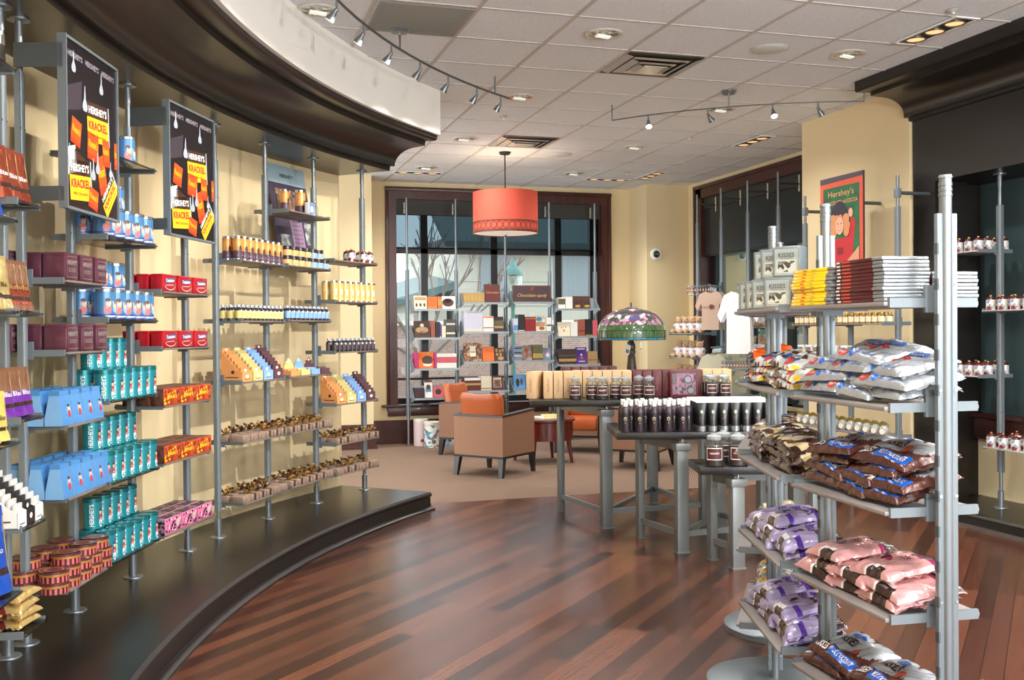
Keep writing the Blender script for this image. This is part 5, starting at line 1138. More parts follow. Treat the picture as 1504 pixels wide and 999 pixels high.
TULP = ramp_mat('tulip_glass', [(0.0, (56, 84, 66)), (.26, (150, 106, 132)), (.45, (196, 150, 170)), (.6, (106, 78, 96)), (.74, (70, 96, 150)), (.86, (214, 190, 200))], .12, 0, 'voronoi', 26, .4, (1, 1, 1), 0, 'CONSTANT'); TOPG = ramp_mat('mauve_glass', [(.3, (74, 62, 66)), (.6, (120, 100, 108)), (.8, (60, 66, 60))], .15, 0, 'voronoi', 22, .4, (1, 1, 1), 0, 'CONSTANT')
m = MB(); m.lathe(pr_, [TL, GG, GG, TULP, TULP, TOPG, TOPG], 48); sh = obj('lamp_shade', m, e)
m = MB(); LEAD = mat('lead_line', (40, 40, 40), .4, .4); rl = random.Random(9)
for k in range(48):
    a = 2 * math.pi * k / 48 + rl.uniform(-.03, .03); m.tube((.2725 * math.cos(a), .2725 * math.sin(a), .418), (.2735 * math.cos(a + .02), .2735 * math.sin(a + .02), .49), .0012, LEAD, 4)
for r0, z0 in ((.2725, .418), (.2735, .436), (.2735, .492)): m.sweep([(r0 * math.cos(2 * math.pi * k / 40), r0 * math.sin(2 * math.pi * k / 40), z0) for k in range(40)], .0018, LEAD, 5, True)
PET = [c_('petal_pink', (132, 96, 110), .15, 0, .4), c_('petal_pale', (158, 140, 146), .15, 0, .4), c_('petal_mauve', (86, 64, 76), .15, 0, .4), c_('petal_rose', (112, 80, 90), .15, 0, .4)]
def on_shade(a, t):
    t = max(0, min(.999, t)) * (len(pr_) - 1); i = int(t); f_ = t - i; r0 = pr_[i][0] * (1 - f_) + pr_[i + 1][0] * f_; z0 = pr_[i][1] * (1 - f_) + pr_[i + 1][1] * f_; return ((r0 + .0022) * math.cos(a), (r0 + .0022) * math.sin(a), z0 + .001)
pt = MB()
for k in range(46):
    a = 2 * math.pi * k / 46 + rl.uniform(-.05, .05); t0 = rl.uniform(.46, .72); da = rl.uniform(.05, .08); dt = rl.uniform(.035, .065); c0 = on_shade(a, t0); ring = [on_shade(a + da * math.cos(2 * math.pi * i / 10), t0 + dt * math.sin(2 * math.pi * i / 10)) for i in range(10)]
    pt.add([c0] + ring, [(0, 1 + i, 1 + (i + 1) % 10) for i in range(10)], rl.choice(PET))
obj('tulip_petals', pt, sh); obj('leading', m, sh)
m = MB(); m.tube((.06, -.05, .40), (.06, -.05, .35), .0015, CHROME, 6); m.blob((.06, -.05, .346), .005, CHROME); obj('pull_chain', m, e)
m = MB(); m.M = Matrix.Translation((-.05, -.05, .36)) @ Matrix.Rotation(.5, 4, 'Z') @ Matrix.Rotation(.35, 4, 'Y'); m.box(-.03, .03, -.001, .001, -.06, .02, PAPER); m.plate([(-.02, -.05), (.02, -.05), (.02, -.02), (-.02, -.02)], c_('tag_grey', (120, 116, 112)), -.0015); m.box(-.02, .02, -.001, .001, .02, .045, c_('tag_brown', (110, 90, 70))); obj('price_tag', m, e)
# ================================================================ BOOK RACKS BEFORE THE BACK WINDOW
RPX = [2.41, 3.04, 3.69, 4.29, 4.925]; RY = 12.45
for k, x in enumerate(RPX):
    e = bpy.data.objects.new('rack_post', None); COL.objects.link(e); e.location = (x, RY, 0); tag(e, f'slim steel book rack post, {pick(k, 5)} of five before the back window', 'post', 'book rack posts')
    m = MB(); m.tube((0, 0, 0), (0, 0, 3.1), .015, STEEL, 12); obj('rod', m, e)
    m = MB(); m.box(-.026, -.017, -.006, .006, .35, 2.2, GREYP); m.box(.017, .026, -.006, .006, .35, 2.2, GREYP); obj('slotted_strip', m, e)
    m = MB(); m.tube((0, 0, 2.98), (0, .15, 2.98), .008, STEEL); m.tube((-.0, .15, 2.92), (0, .15, 3.06), .014, CHROME, 12); obj('stand_off', m, e)
RCOL = [[1.70, 1.345, .965, .60], [1.78, 1.413, 1.04, .676], [1.785, 1.413, 1.045, .676], [1.70, 1.345, .985, .63]]
CN = ['first', 'second', 'third', 'fourth']; RN = ['top', 'second', 'third', 'bottom']
SHG = mat('rack_shelf_grey', (158, 167, 171), .4, .4, .04)
def rack_shelf(L):
    parts = []
    m = MB(); m.box(-L / 2, L / 2, -.25, -.02, -.012, 0, SHG, .001); m.box(-L / 2, L / 2, -.254, -.25, -.018, .008, SHG); parts.append(('shelf_deck', m))
    m = MB(); m.box(-L / 2, L / 2, -.024, -.018, 0, .15, SHG); parts.append(('back_plate', m))
    for s in (-1, 1):
        m = MB(); x = s * L / 2; pts = [(-.25, -.012), (-.02, -.012), (-.02, -.06), (-.05, -.06)]
        vs = [(x - .002, y, z) for y, z in pts] + [(x + .002, y, z) for y, z in pts]; m.add(vs, [(3, 2, 1, 0), (4, 5, 6, 7)] + [(k, (k + 1) % 4, 4 + (k + 1) % 4, 4 + k) for k in range(4)], SHG)
        pts = [(-.24, 0), (-.02, 0), (-.02, .13), (-.09, .13)]; vs = [(x - .002, y, z) for y, z in pts] + [(x + .002, y, z) for y, z in pts]; m.add(vs, [(3, 2, 1, 0), (4, 5, 6, 7)] + [(k, (k + 1) % 4, 4 + (k + 1) % 4, 4 + k) for k in range(4)], SHG)
        parts.append(('side_bracket', m))
    return Proto('book_shelf', 'shelf', parts)
def book_face(w, h, col, t=.022, deco=(), title=None, tcol=None, th=.7):
    b = MB(); b.box(-w / 2 + .002, w / 2 - .003, -t + .002, -.002, .003, h - .003, PAPER); c = MB(); c.box(-w / 2, w / 2, -t, -t + .002, 0, h, col); c.box(-w / 2, w / 2, -.002, 0, 0, h, col); c.box(-w / 2, -w / 2 + .002, -t, 0, 0, h, col)
    for kind, cx, cz, rx, rz, mt in deco:
        if kind == 'e': c.ell(cx * w, cz * h, rx * w, rz * h, mt, -t - .0006)
        else: c.plate([((cx - rx) * w, (cz - rz) * h), ((cx + rx) * w, (cz - rz) * h), ((cx + rx) * w, (cz + rz) * h), ((cx - rx) * w, (cz + rz) * h)], mt, -t - .0005)
    if title: c.text(title, 0, th * h, tcol, None, w * .8, -t - .0012)
    return Proto('book', 'book', [('pages', b), ('cover', c)])
SPC = {}
def book_spine(w, h, col, d=.16, bands=()):
    key = (w, h, col.name, tuple((a, b, c.name) for a, b, c in bands))
    if key in SPC: return SPC[key]
    b = MB(); b.box(-w / 2 + .0015, w / 2 - .0015, -d + .004, -.003, .003, h - .003, PAPER); c = MB(); c.box(-w / 2, -w / 2 + .0015, -d, 0, 0, h, col); c.box(w / 2 - .0015, w / 2, -d, 0, 0, h, col); c.box(-w / 2, w / 2, -d - .001, -d + .003, 0, h, col)
    for z0, z1, mt in bands: c.plate([(-w * .5, z0 * h), (w * .5, z0 * h), (w * .5, z1 * h), (-w * .5, z1 * h)], mt, -d - .0016)
    SPC[key] = Proto('book', 'book', [('pages', b), ('cover', c)])
    return SPC[key]
def k_(n, c): return c_('cover_' + n, c, .4)
BRN_, CRM, ORG, BLK, VIO, MAG, RED_, GLD, CHA, PNK, BLU, MAR, RUS, OLV, PLM, LAV, TAN, SLT = (k_('brown', (84, 54, 42)), k_('cream', (226, 214, 186)), k_('orange', (230, 110, 40)), k_('black', (34, 32, 34)), k_('violet', (88, 48, 140)), k_('magenta', (196, 52, 120)), k_('red', (142, 36, 36)), k_('gold', (186, 150, 84)), k_('charcoal', (78, 76, 72)), k_('pink', (206, 92, 100)), k_('blue', (88, 146, 196)), k_('maroon', (98, 40, 38)), k_('rust', (156, 84, 64)), k_('olive', (96, 92, 62)), k_('plum', (66, 46, 52)), k_('lavender', (206, 204, 220)), k_('tan', (176, 140, 96)), k_('slate', (120, 134, 160)))
PIC = ramp_mat('cover_picture', [(.3, (52, 32, 26)), (.5, (128, 86, 62)), (.7, (206, 170, 130))], .4, 0, 'noise', 30); PIC2 = ramp_mat('cover_photo', [(.3, (90, 66, 56)), (.55, (160, 128, 116)), (.75, (206, 190, 180))], .4, 0, 'noise', 22)
L_ = [
 [[('F', 'cream truffle', .17, .165, CRM, [('e', -.3, .3, .08, .14, BRN_), ('e', 0, .3, .08, .14, BRN_), ('e', .3, .3, .08, .14, BRN_), ('r', 0, .78, .45, .12, TAN)]), ('S', 'orange', 5, .023, .155, ORG, [(.1, .2, GLD)]), ('S', 'orange and yellow', 2, .026, .16, ORG, [(.3, .8, GLD)]), ('F', 'white chocolate cake', .18, .16, PAPER, [('e', -.05, .5, .42, .33, BRN_), ('e', -.1, .6, .3, .15, PLM)])],
  [('F', 'brown dessert', .2, .21, BRN_, [('e', -.0, .45, .4, .2, TAN), ('e', .1, .25, .3, .15, PLM), ('e', 0, .72, .12, .12, PAPER)]), ('S', 'rust', 1, .05, .215, RUS, []), ('S', 'black', 2, .022, .2, BLK, []), ('S', 'violet', 1, .018, .2, LAV, [(.1, .9, VIO)]), ('S', 'short cream', 1, .05, .15, CRM, []), ('S', 'charcoal', 5, .021, .23, CHA, [(.2, .3, CRM), (.7, .8, CRM)])],
  [('S', 'magenta', 2, .02, .2, MAG, []), ('F', 'orange cake bowl', .2, .205, ORG, [('e', .1, .5, .36, .26, BRN_), ('e', .1, .22, .3, .1, PAPER), ('e', .2, .88, .09, .09, GLD)]), ('S', 'magenta', 1, .02, .2, MAG, []), ('S', 'white and pink', 11, .022, .185, PAPER, [(.38, .78, PNK)])],
  [('S', 'dark brown', 5, .022, .13, PLM, []), ('F', 'tall white muffin', .1, .22, PAPER, [('e', 0, .6, .3, .14, BRN_), ('r', 0, .42, .35, .1, BLU), ('r', 0, .93, .5, .07, MAR)]), ('F', 'pink cupcake', .13, .14, PNK, [('e', 0, .5, .3, .25, PLM)]), ('F', 'dark numbered', .13, .15, MAR, [], '500')]],
 [[('S', 'gold', 6, .043, .125, GLD, [(.1, .16, TAN), (.8, .85, TAN)]), ('F', 'dark brown chocolate', .21, .235, BRN_, [('r', .0, .5, .42, .42, MAR)], 'Chocolate')],
  [('S', 'pale lavender', 12, .0185, .265, LAV, [(.05, .16, CRM)]), ('S', 'white and orange', 6, .021, .2, PAPER, [(.9, .98, ORG), (.25, .3, RED_)]), ('F', 'plum and olive', .135, .19, PLM, [('r', 0, .58, .46, .16, OLV), ('r', 0, .3, .46, .08, TAN)])],
  [('F', 'large brown nest', .235, .235, PIC, [('r', 0, .55, .16, .28, CRM), ('r', 0, .5, .12, .04, TAN)]), ('F', 'bright orange', .15, .185, ORG, [('e', .2, .84, .09, .07, GLD), ('r', 0, .3, .1, .03, GLD)]), ('F', 'candy patterned', .13, .17, BRN_, [('e', -.3, .8, .12, .12, TAN), ('e', .05, .75, .12, .12, TAN), ('e', .32, .8, .1, .12, TAN), ('e', -.25, .5, .12, .12, TAN), ('e', .1, .48, .12, .12, TAN), ('e', .1, .2, .3, .14, GLD)])],
  [('S', 'maroon', 9, .0215, .17, MAR, [(.78, .97, PAPER), (.42, .58, GLD)]), ('S', 'cream', 6, .021, .18, CRM, [(.1, .2, TAN)]), ('F', 'maroon framed', .155, .18, MAR, [('r', 0, .52, .33, .34, CRM), ('r', 0, .46, .28, .26, PIC)])]],
 [[('F', 'game', .50, .21, BRN_, [('r', 0, .5, .47, .42, PLM), ('e', 0, .78, .045, .11, RED_), ('e', .03, .86, .03, .04, OLV)], 'Chocolate-opoly')],
  [('S', 'blue and white', 2, .03, .17, LAV, [(.1, .5, BLU)]), ('S', 'black', 3, .03, .22, BLK, [(.05, .1, CRM)]), ('S', 'red', 6, .0255, .19, RED_, [(.85, .9, GLD)]), ('F', 'cream recipe', .15, .2, CRM, [('e', -.1, .75, .3, .15, BLU), ('r', 0, .45, .46, .14, TAN), ('e', .1, .18, .3, .12, RUS)]), ('S', 'white', 3, .022, .18, PAPER, [(.4, .5, PLM)])],
  [('S', 'grey striped', 5, .021, .19, SLT, [(.8, .88, BLK), (.5, .58, BLK), (.3, .36, CRM)]), ('F', 'sepia portrait', .15, .19, PIC2, [('e', 0, .6, .2, .22, RUS)]), ('S', 'olive and gold', 6, .023, .2, OLV, [(.15, .45, GLD)]), ('F', 'blue candy', .12, .155, SLT, [('e', -.1, .6, .15, .12, PNK), ('e', .1, .4, .25, .18, LAV)])],
  [('F', 'blue two children', .15, .19, BLU, [('e', -.15, .45, .16, .3, BLK), ('e', .2, .5, .13, .25, CHA), ('e', -.15, .75, .08, .07, TAN), ('e', .2, .75, .07, .06, TAN)]), ('F', 'small blue landscape', .12, .17, BLU, [('e', 0, .4, .35, .16, BLK), ('r', 0, .15, .46, .1, TAN)]), ('S', 'white', 3, .022, .17, PAPER, [])]],
 [[('S', 'green and white', 4, .022, .15, PAPER, [(.4, .9, OLV)]), ('S', 'white', 4, .022, .16, PAPER, []), ('F', 'brown fondue', .12, .165, BRN_, [('e', 0, .5, .4, .2, PLM), ('e', .1, .2, .3, .1, GLD)]), ('F', 'brown fruit fondue', .12, .165, BRN_, [('e', 0, .5, .4, .2, PLM), ('e', -.3, .4, .1, .1, RED_), ('e', .1, .2, .3, .1, GLD)])],
  [('F', 'cream face', .19, .185, CRM, [('e', 0, .4, .08, .08, ORG), ('e', -.2, .6, .04, .04, PLM), ('e', .15, .65, .04, .04, PLM)]), ('S', 'white', 4, .024, .19, PAPER, []), ('S', 'rust', 4, .026, .22, RUS, [(.3, .36, MAR)]), ('S', 'black', 4, .025, .225, BLK, [(.05, .1, GLD)]), ('S', 'rose', 3, .024, .21, PNK, [])],
  [('S', 'dark gold banded', 12, .0195, .2, PLM, [(.2, .38, GLD), (.55, .62, OLV)]), ('F', 'violet', .16, .215, VIO, [('e', 0, .36, .18, .1, RUS), ('e', 0, .55, .1, .06, PAPER), ('r', 0, .9, .35, .03, PAPER), ('r', 0, .15, .3, .02, PAPER)]), ('S', 'tan', 6, .021, .165, TAN, [(.3, .35, BRN_)])],
  [('S', 'brown', 8, .022, .18, BRN_, [(.7, .8, CRM)]), ('F', 'cream menu', .15, .19, CRM, [('e', 0, .5, .3, .25, BRN_)]), ('S', 'red', 5, .022, .19, RED_, [])]]]
for ci in range(4):
    x0, x1 = RPX[ci] + .035, RPX[ci + 1] - .03; L = x1 - x0; pr = rack_shelf(L)
    for ri, z in enumerate(RCOL[ci]):
        cx = (x0 + x1) / 2; what = f'{RN[ri]} shelf of {CN[ci]} book column'
        pr.put((cx, RY, z), 0, f'grey metal book shelf with tapered sides, {what}', 'metal book shelves')
        x = x0 + .012
        tot = sum((it[2] + .008) if it[0] == 'F' else it[2] * (it[3] + .0016) + .006 for it in L_[ci][ri]); sc = min(1.0, (L - .03) / tot)
        for it in L_[ci][ri]:
            if it[0] == 'F':
                _, nm, w, h, col, deco = it[:6]; ti = it[6] if len(it) > 6 else None
                tl = R_(-10)
                p = book_face(w, h, col, .022 if ti != 'Chocolate-opoly' else .05, deco, ti, PAPER if ti == '500' else c_('gold_letter', (214, 186, 130)), .36 if ti == 'Chocolate-opoly' else .55)
                if ti == 'Chocolate-opoly': p.name = 'board_game'; p.cat = 'board game'
                p.put((x + w * sc / 2, RY - .17, z + .0045), 0, f'{nm} {"box" if ti == "Chocolate-opoly" else "book"} facing out, {what}', None, (tl, 0, 0), (sc, 1, 1)); x += (w + .008) * sc
            else:
                _, nm, n, w, h, col, bands = it
                p = book_spine(w, h, col, .16, bands)
                for q in range(n):
                    p.put((x + w * sc / 2, RY - .045, z + .001), 0, f'{nm} spined book, {pick(q, n)} of {n}, {what}', None, None, (sc, 1, 1)); x += (w + .0016) * sc
                x += .006
# tins on the floor under the rack
def floor_tin(r, h, m1, name_lab, loc, lidc):
    b = MB(); b.lathe([(0, 0), (r, 0), (r, h)], m1, 28); l = MB(); l.lathe([(r + .003, h - .03), (r + .003, h), (r - .01, h + .008), (0, h + .006)], lidc, 28)
    p = MB(); n = 14
    for a0, z0, rr, mt in ((-1.25, .07, .045, PAPER), (-1.6, .07, .022, MAR), (-.95, .06, .035, TAN)): p.add([((r + .002) * math.cos(a0 + rr * math.cos(2 * math.pi * i / n) / r), (r + .002) * math.sin(a0 + rr * math.cos(2 * math.pi * i / n) / r), z0 + rr * math.sin(2 * math.pi * i / n)) for i in range(n)], [tuple(range(n))], mt)
    Proto('floor_tin', 'tin', [('tin_body', b), ('lid', l), ('printed_picture', p)]).put(loc, 0, name_lab)
MOS = ramp_mat('mosaic_print', [(0, (226, 220, 206)), (.3, (80, 120, 170)), (.45, (226, 220, 206)), (.6, (190, 80, 120)), (.72, (226, 220, 206)), (.85, (70, 150, 150))], .35, 0, 'voronoi', 26, .2, (1, 1, 1), 0, 'CONSTANT')
floor_tin(.1, .31, MOS, 'tall mosaic patterned tin on carpet, front of the two tall tins', (2.66, 12.22, 0), c_('lid_cream', (220, 210, 190), .35, .2)); floor_tin(.09, .33, c_('tin_rosewhite', (216, 190, 190), .35), 'tall pale tin on carpet, half hidden behind the mosaic tin', (2.56, 12.42, 0), c_('lid_cream', (220, 210, 190)))
TB_ = ramp_mat('blue_winter_print', [(.35, (90, 150, 190)), (.6, (190, 214, 226)), (.75, (70, 110, 140))], .35, 0, 'noise', 14)
floor_tin(.095, .21, TB_, 'blue winter picture tin beside the tall mosaic tin', (2.89, 12.35, 0), c_('lid_blue', (120, 160, 190), .3, .3)); floor_tin(.085, .12, TB_, 'low blue tin on carpet behind an armchair leg', (3.12, 12.3, 0), c_('lid_blue', (120, 160, 190)))
# ================================================================ BAGS
def mix_mat(name, stops, sc=26, rough=.22, metal=.25): return ramp_mat(name, stops, rough, metal, 'voronoi', sc, .3, (1, 1, 1), 0, 'CONSTANT')
NOI = random.Random(21)
def bag(name, cat, w, l, t, base, decals=(), seed=0, crimp='x', puff=1.0):
    """sealed pillow bag lying flat; base(u, v) gives its printed zones, decals are lettering / patches on the upper face"""
    rr = random.Random(seed); ph = [(rr.uniform(8, 40), rr.uniform(8, 40), rr.uniform(0, 6.3), rr.uniform(.3, 1)) for _ in range(7)]
    def S(x, y):
        u, v = 2 * x / w, 2 * y / l
        e = max(0, 1 - abs(u) ** 4) ** .42 * max(0, 1 - abs(v) ** 4) ** .42
        nz = sum(a * math.sin(fx * x * 1.6 + fy * y * 1.6 + p) for fx, fy, p, a in ph) / 4
        fine = sum(a * math.sin(fx * 5 * x - fy * 4 * y + p * 2) for fx, fy, p, a in ph[:4]) / 4
        return t * e * (.82 + .22 * nz) + .0058 * fine * (.35 + e)
    m = MB(); nu, nv = 40, 32; lift = t * .28 + .002
    ed = lambda x, y: (x * (1 - .05 * (2 * y / l) ** 2 * 0 - .045 * (1 - (2 * y / l) ** 2) * (abs(2 * x / w) ** 4)), y * (1 - .05 * (1 - (2 * x / w) ** 2) * (abs(2 * y / l) ** 4)))
    def top(u, v): x, y = (u - .5) * w, (v - .5) * l; X, Y = ed(x, y); return (X, Y, lift + S(x, y))
    def bot(u, v): x, y = (.5 - u) * w, (v - .5) * l; X, Y = ed(x, y); return (X, Y, lift - .28 * t * (max(0, 1 - abs(2 * x / w) ** 4) * max(0, 1 - abs(2 * y / l) ** 4)) ** .5 - .0004)
    m.grid(top, nu, nv, lambda u, v: base(2 * u - 1, 2 * v - 1)); m.grid(bot, 10, 8, lambda u, v: base(1 - 2 * u, 2 * v - 1))
    parts = [('printed_film', m)]
    c = MB()   # crimped seals at both ends
    for s in (-1, 1):
        n = 14; vs = []
        for i in range(n + 1):
            q = (i / n - .5) * l * .96; k = .0022 * (1 if i % 2 else -1) + .004 * math.sin(i * 1.3 + seed)
            xo = s * w / 2 * (1 - .045 * 0)
            vs += [(xo * .995, q, lift + k * .3), (xo + s * .011, q, lift + k + .003 * rr.uniform(-1, 1))]
        c.add(vs, [(2 * i, 2 * i + 1, 2 * i + 3, 2 * i + 2) for i in range(n)], base(s * .99, -.9))
    parts.append(('crimped_seal', c))
    d = MB()
    def proj(x, y, k): x = max(-w * .495, min(w * .495, x)); y = max(-l * .495, min(l * .495, y)); X, Y = ed(x, y); return (X, Y, lift + S(x, y) + .0012 + .0005 * k)
    for de in decals:
        if de[0] == 't':
            _, body, cx, cy, ww, hh, mt, k = de; vs, fs, tw, th = TXT[body]; d.add([proj(cx * w / 2 + x * ww * w / tw, cy * l / 2 + y * hh * l / th, k) for x, y in vs], fs, mt)
        elif de[0] == 'e':
            _, cx, cy, rx, ry, mt, k = de; n = 14
            d.add([proj(cx * w / 2, cy * l / 2, k)] + [proj(cx * w / 2 + q * rx * w / 2 * math.cos(2 * math.pi * i / n), cy * l / 2 + q * ry * l / 2 * math.sin(2 * math.pi * i / n), k) for q in (.5, 1) for i in range(n)], [(0, 1 + i, 1 + (i + 1) % n) for i in range(n)] + [(1 + i, 1 + n + i, 1 + n + (i + 1) % n, 1 + (i + 1) % n) for i in range(n)], mt)
    if d.v: parts.append(('printed_mark', d))
    return Proto(name, cat, parts)
P_ = lambda n, c, r=.24, me=.25: mat('film_' + n, c, r, me, .06, 40, .3, .45, bscale=34)
FBR, FBL, FSV, FWH, FPK, FMG, FLV, FVI, FDB, FGD, FOR_, FRD, FKH, FCL, FYL = (P_('brown', (82, 46, 38)), P_('blue', (36, 96, 190)), mat('film_silver', (176, 181, 186), .22, .5, .08, 40, .3, .3), P_('white', (236, 232, 230)), P_('pink', (206, 152, 152)), P_('magenta', (150, 50, 96)), P_('lavender', (164, 152, 188)), P_('violet', (92, 54, 158)), P_('dark', (56, 36, 30)), P_('gold', (206, 176, 112), .25, .5), P_('orange', (232, 98, 30)), P_('red', (214, 48, 48)), P_('khaki', (176, 162, 128), .28, .4), P_('clear', (198, 198, 196), .15, .3), P_('yellow', (238, 200, 40)))
def kz(u, v):
    if v < -.86: return FBR
    if -.86 <= v < -.5: return FBL if -.25 < u < .9 else FBR
    if (u + .3) ** 2 / .42 + (v - .2) ** 2 / .42 < 1: return FSV
    if .25 < u < .95 and v > .05 + .3 * math.sin(u * 9): return FSV
    if (u - .66) ** 2 / .06 + (v - .3) ** 2 / .3 < 1: return FSV
    return FBR
KISS = [bag('candy_bag', 'bag', .25, .19, .038, kz, (('t', 'MILK CHOCOLATE', .32, -.68, .44, .11, FWH, 1), ('t', 'KISSES', -.62, -.66, .3, .15, FWH, 1), ('e', .3, -.1, .14, .2, mat('film_rust', (176, 74, 52), .24, .25), 1), ('t', 'KISSES', -.3, .12, .34, .18, FDB, 2), ('e', -.3, .5, .3, .12, FBL, 1)), k) for k in range(3)]
def sz(u, v): return FSV
SILV = [bag('candy_bag', 'bag', .25, .19, .04, sz, (('e', -.58, -.86, .22, .11, FRD, 1), ('t', 'TAKE 5', -.58, -.86, .17, .05, FWH, 3), ('e', -.22, -.86, .09, .11, FBL, 1), ('t', 'MILK CHOCOLATE', .3, -.86, .36, .04, FBL, 1), ('e', .0, .25, .62, .42, FBL, 1), ('e', .0, .25, .52, .32, FSV, 2), ('e', .1, .25, .36, .16, FBL, 3), ('e', .2, -.3, .5, .12, FRD, 1)), k + 5) for k in range(3)]
def pz(u, v):
    if v > .55 and u > -.2: return FDB
    if .42 < v <= .55 and u > -.2: return FMG
    if v < -.78 and -.1 < u < .6: return FDB
    if v < -.6 and -.2 < u < .45: return FWH
    return FPK
PINK = [bag('candy_bag', 'bag', .22, .21, .036, pz, (('e', -.3, -.1, .18, .16, FBR, 1), ('e', -.12, -.16, .1, .1, FMG, 1), ('t', "HERSHEY'S", -.55, .62, .26, .08, FDB, 1), ('t', 'Bliss', .15, .2, .3, .14, FMG, 1)), k + 9) for k in range(3)]
def lz(u, v):
    if v > .55 and u > -.3: return FDB
    if .46 < v <= .55 and u > -.3: return FVI
    if v < -.8 and -.1 < u < .6: return FDB
    if v < -.62 and -.2 < u < .45: return FWH
    if -.5 < v < -.3 and u > .55: return FVI
    return FLV
LAVB = [bag('candy_bag', 'bag', .22, .21, .036, lz, (('e', .0, -.2, .16, .15, FBR, 1), ('e', .06, -.34, .12, .08, FVI, 1), ('t', "HERSHEY'S", .5, .3, .3, .09, FDB, 1), ('t', 'Bliss', -.1, .2, .3, .14, FVI, 1)), k + 14) for k in range(3)]
NUGM = mix_mat('film_nuggets', [(0, (62, 40, 32)), (.24, (214, 190, 130)), (.4, (92, 60, 48)), (.55, (196, 192, 186)), (.68, (110, 80, 56)), (.82, (226, 206, 160)), (.93, (90, 60, 96))], 30)
NUGS = [bag('candy_bag', 'bag', .23, .2, .036, lambda u, v: NUGM if abs(v) < .8 else FDB, (('t', 'Nuggets', .1, .3, .4, .14, FDB, 1),), k + 18) for k in range(3)]
MIXM = mix_mat('film_assorted', [(0, (206, 206, 204)), (.2, (70, 44, 36)), (.36, (220, 220, 216)), (.5, (238, 206, 70)), (.58, (150, 146, 142)), (.7, (204, 62, 50)), (.78, (214, 214, 214)), (.88, (60, 90, 160)), (.94, (90, 66, 52))], 34, .16)
MIXD = [bag('candy_bag', 'bag', .22, .2, .036, lambda u, v: MIXM, (('t', 'MILK CHOCOLATE', 0, -.6, .5, .1, FDB, 1),), k + 22) for k in range(2)]
ORGB = bag('candy_bag', 'bag', .23, .19, .038, lambda u, v: FOR_ if v > -.7 else FDB, (('t', "Reese's", 0, .1, .6, .3, FYL, 1),), 30)
KHAK = [bag('candy_bag', 'bag', .21, .18, .04, lambda u, v: FKH if v > -.6 else FDB, (('t', "HERSHEY'S", 0, .2, .5, .14, FDB, 1), ('e', .4, -.3, .16, .2, FBR, 1)), k + 33) for k in range(2)]
MINM = mix_mat('film_minis', [(0, (196, 198, 200)), (.22, (104, 100, 96)), (.4, (226, 226, 224)), (.56, (60, 48, 44)), (.66, (176, 178, 178)), (.8, (150, 120, 70)), (.9, (222, 222, 222))], 40, .14, .5)
MINI = [bag('candy_bag', 'bag', .2, .17, .042, lambda u, v: MINM, (('e', -.3, -.4, .3, .3, FYL, 1), ('t', "HERSHEY'S", -.3, -.4, .2, .08, FRD, 2)), k + 37) for k in range(2)]
BLIM = mix_mat('film_goldbrown', [(0, (190, 160, 110)), (.3, (122, 40, 44)), (.5, (206, 184, 140)), (.7, (110, 74, 48)), (.86, (150, 60, 56))], 14, .22, .35)
BLIS = [bag('candy_bag', 'bag', .19, .16, .034, lambda u, v: BLIM if v > -.5 else FGD, (('t', 'Bliss', 0, .1, .5, .3, FDB, 1),), k + 41) for k in range(2)]

# ================================================================ FREE-STANDING GONDOLA
GP = {'A': (2.61, 4.22), 'B': (2.17, 3.56), 'C': (1.96, 2.89), 'D': (1.905, 2.26)}
def gondola_post():
    parts = []
    m = MB(); m.lathe([(0, .03), (.255, .03), (.27, .024), (.27, 0), (0, 0)], mat('base_disc', (128, 138, 144), .32, .6, .03), 48); parts.append(('base_disc', m))
    m = MB(); m.tube((0, 0, .03), (0, 0, 1.83), .0165, STEEL, 20); parts.append(('tube', m))
    m = MB()
    for k in range(3): m.lathe([(.0165, 1.78 + .014 * k), (.0178, 1.781 + .014 * k), (.0178, 1.789 + .014 * k), (.0165, 1.790 + .014 * k)], STEEL, 20)
    m.lathe([(.019, 1.83), (.017, 1.838), (0, 1.84)], STEEL, 20); parts.append(('ringed_cap', m))
    m = MB()
    for s in (-1, 1):
        m.box(-.008, .008, *( (-.030, -.012) if s < 0 else (.012, .030)), .06, 1.735, GREYP, .002)
    z = .12
    while z < 1.73:
        for s in (-1, 1): m.tube((-.0075, s * .0235, z), (-.0105, s * .0235, z), .0045, CHROME, 8); m.tube((.0075, s * .0235, z), (.0105, s * .0235, z), .0045, CHROME, 8)
        z += .285
    z = .2
    while z < 1.7: m.box(-.0085, .0085, -.0305, -.026, z, z + .03, mat('slot_dark', (70, 76, 80), .5)); z += .095
    parts.append(('slotted_flange', m))
    return Proto('gondola_post', 'post', parts)
GPO = gondola_post()
GB = {}
for k, (p, q) in {'K': ('A', 'B'), 'L': ('B', 'C'), 'M': ('C', 'D')}.items(): GB[k] = Bay(GP[p], GP[q])
for k, bk, lab in (('A', 'K', 'farthest gondola post, behind the silver candy boxes'), ('B', 'L', 'gondola post standing on round base disc beside lavender bags'), ('C', 'M', 'ringed gondola post in front of the girl poster'), ('D', 'M', 'nearest gondola post, tallest in picture at right')):
    GPO.put((GP[k][0], GP[k][1], 0), GB[bk].th, lab, 'gondola posts on round bases')
GZ = {'K': [1.50, 1.215, .93, .53, .22], 'L': [1.50, 1.215, .93, .64, .35], 'M': [1.50, 1.215, .93, .64, .35]}
GN = {'K': 'far gondola bay', 'L': 'middle gondola bay', 'M': 'near gondola bay'}
GH = {'K': ['folded white shirts', 'orange bags', 'brown and gold bags', 'khaki bags', 'silver miniature bags'], 'L': ['clear silver candy boxes', 'assorted clear bags', 'brown nugget bags', 'upper lavender bags', 'lower lavender bags'], 'M': ['stacked candy bars', 'silver bags', 'brown, silver and blue bags', 'pink bags', 'lowest brown and silver bags']}
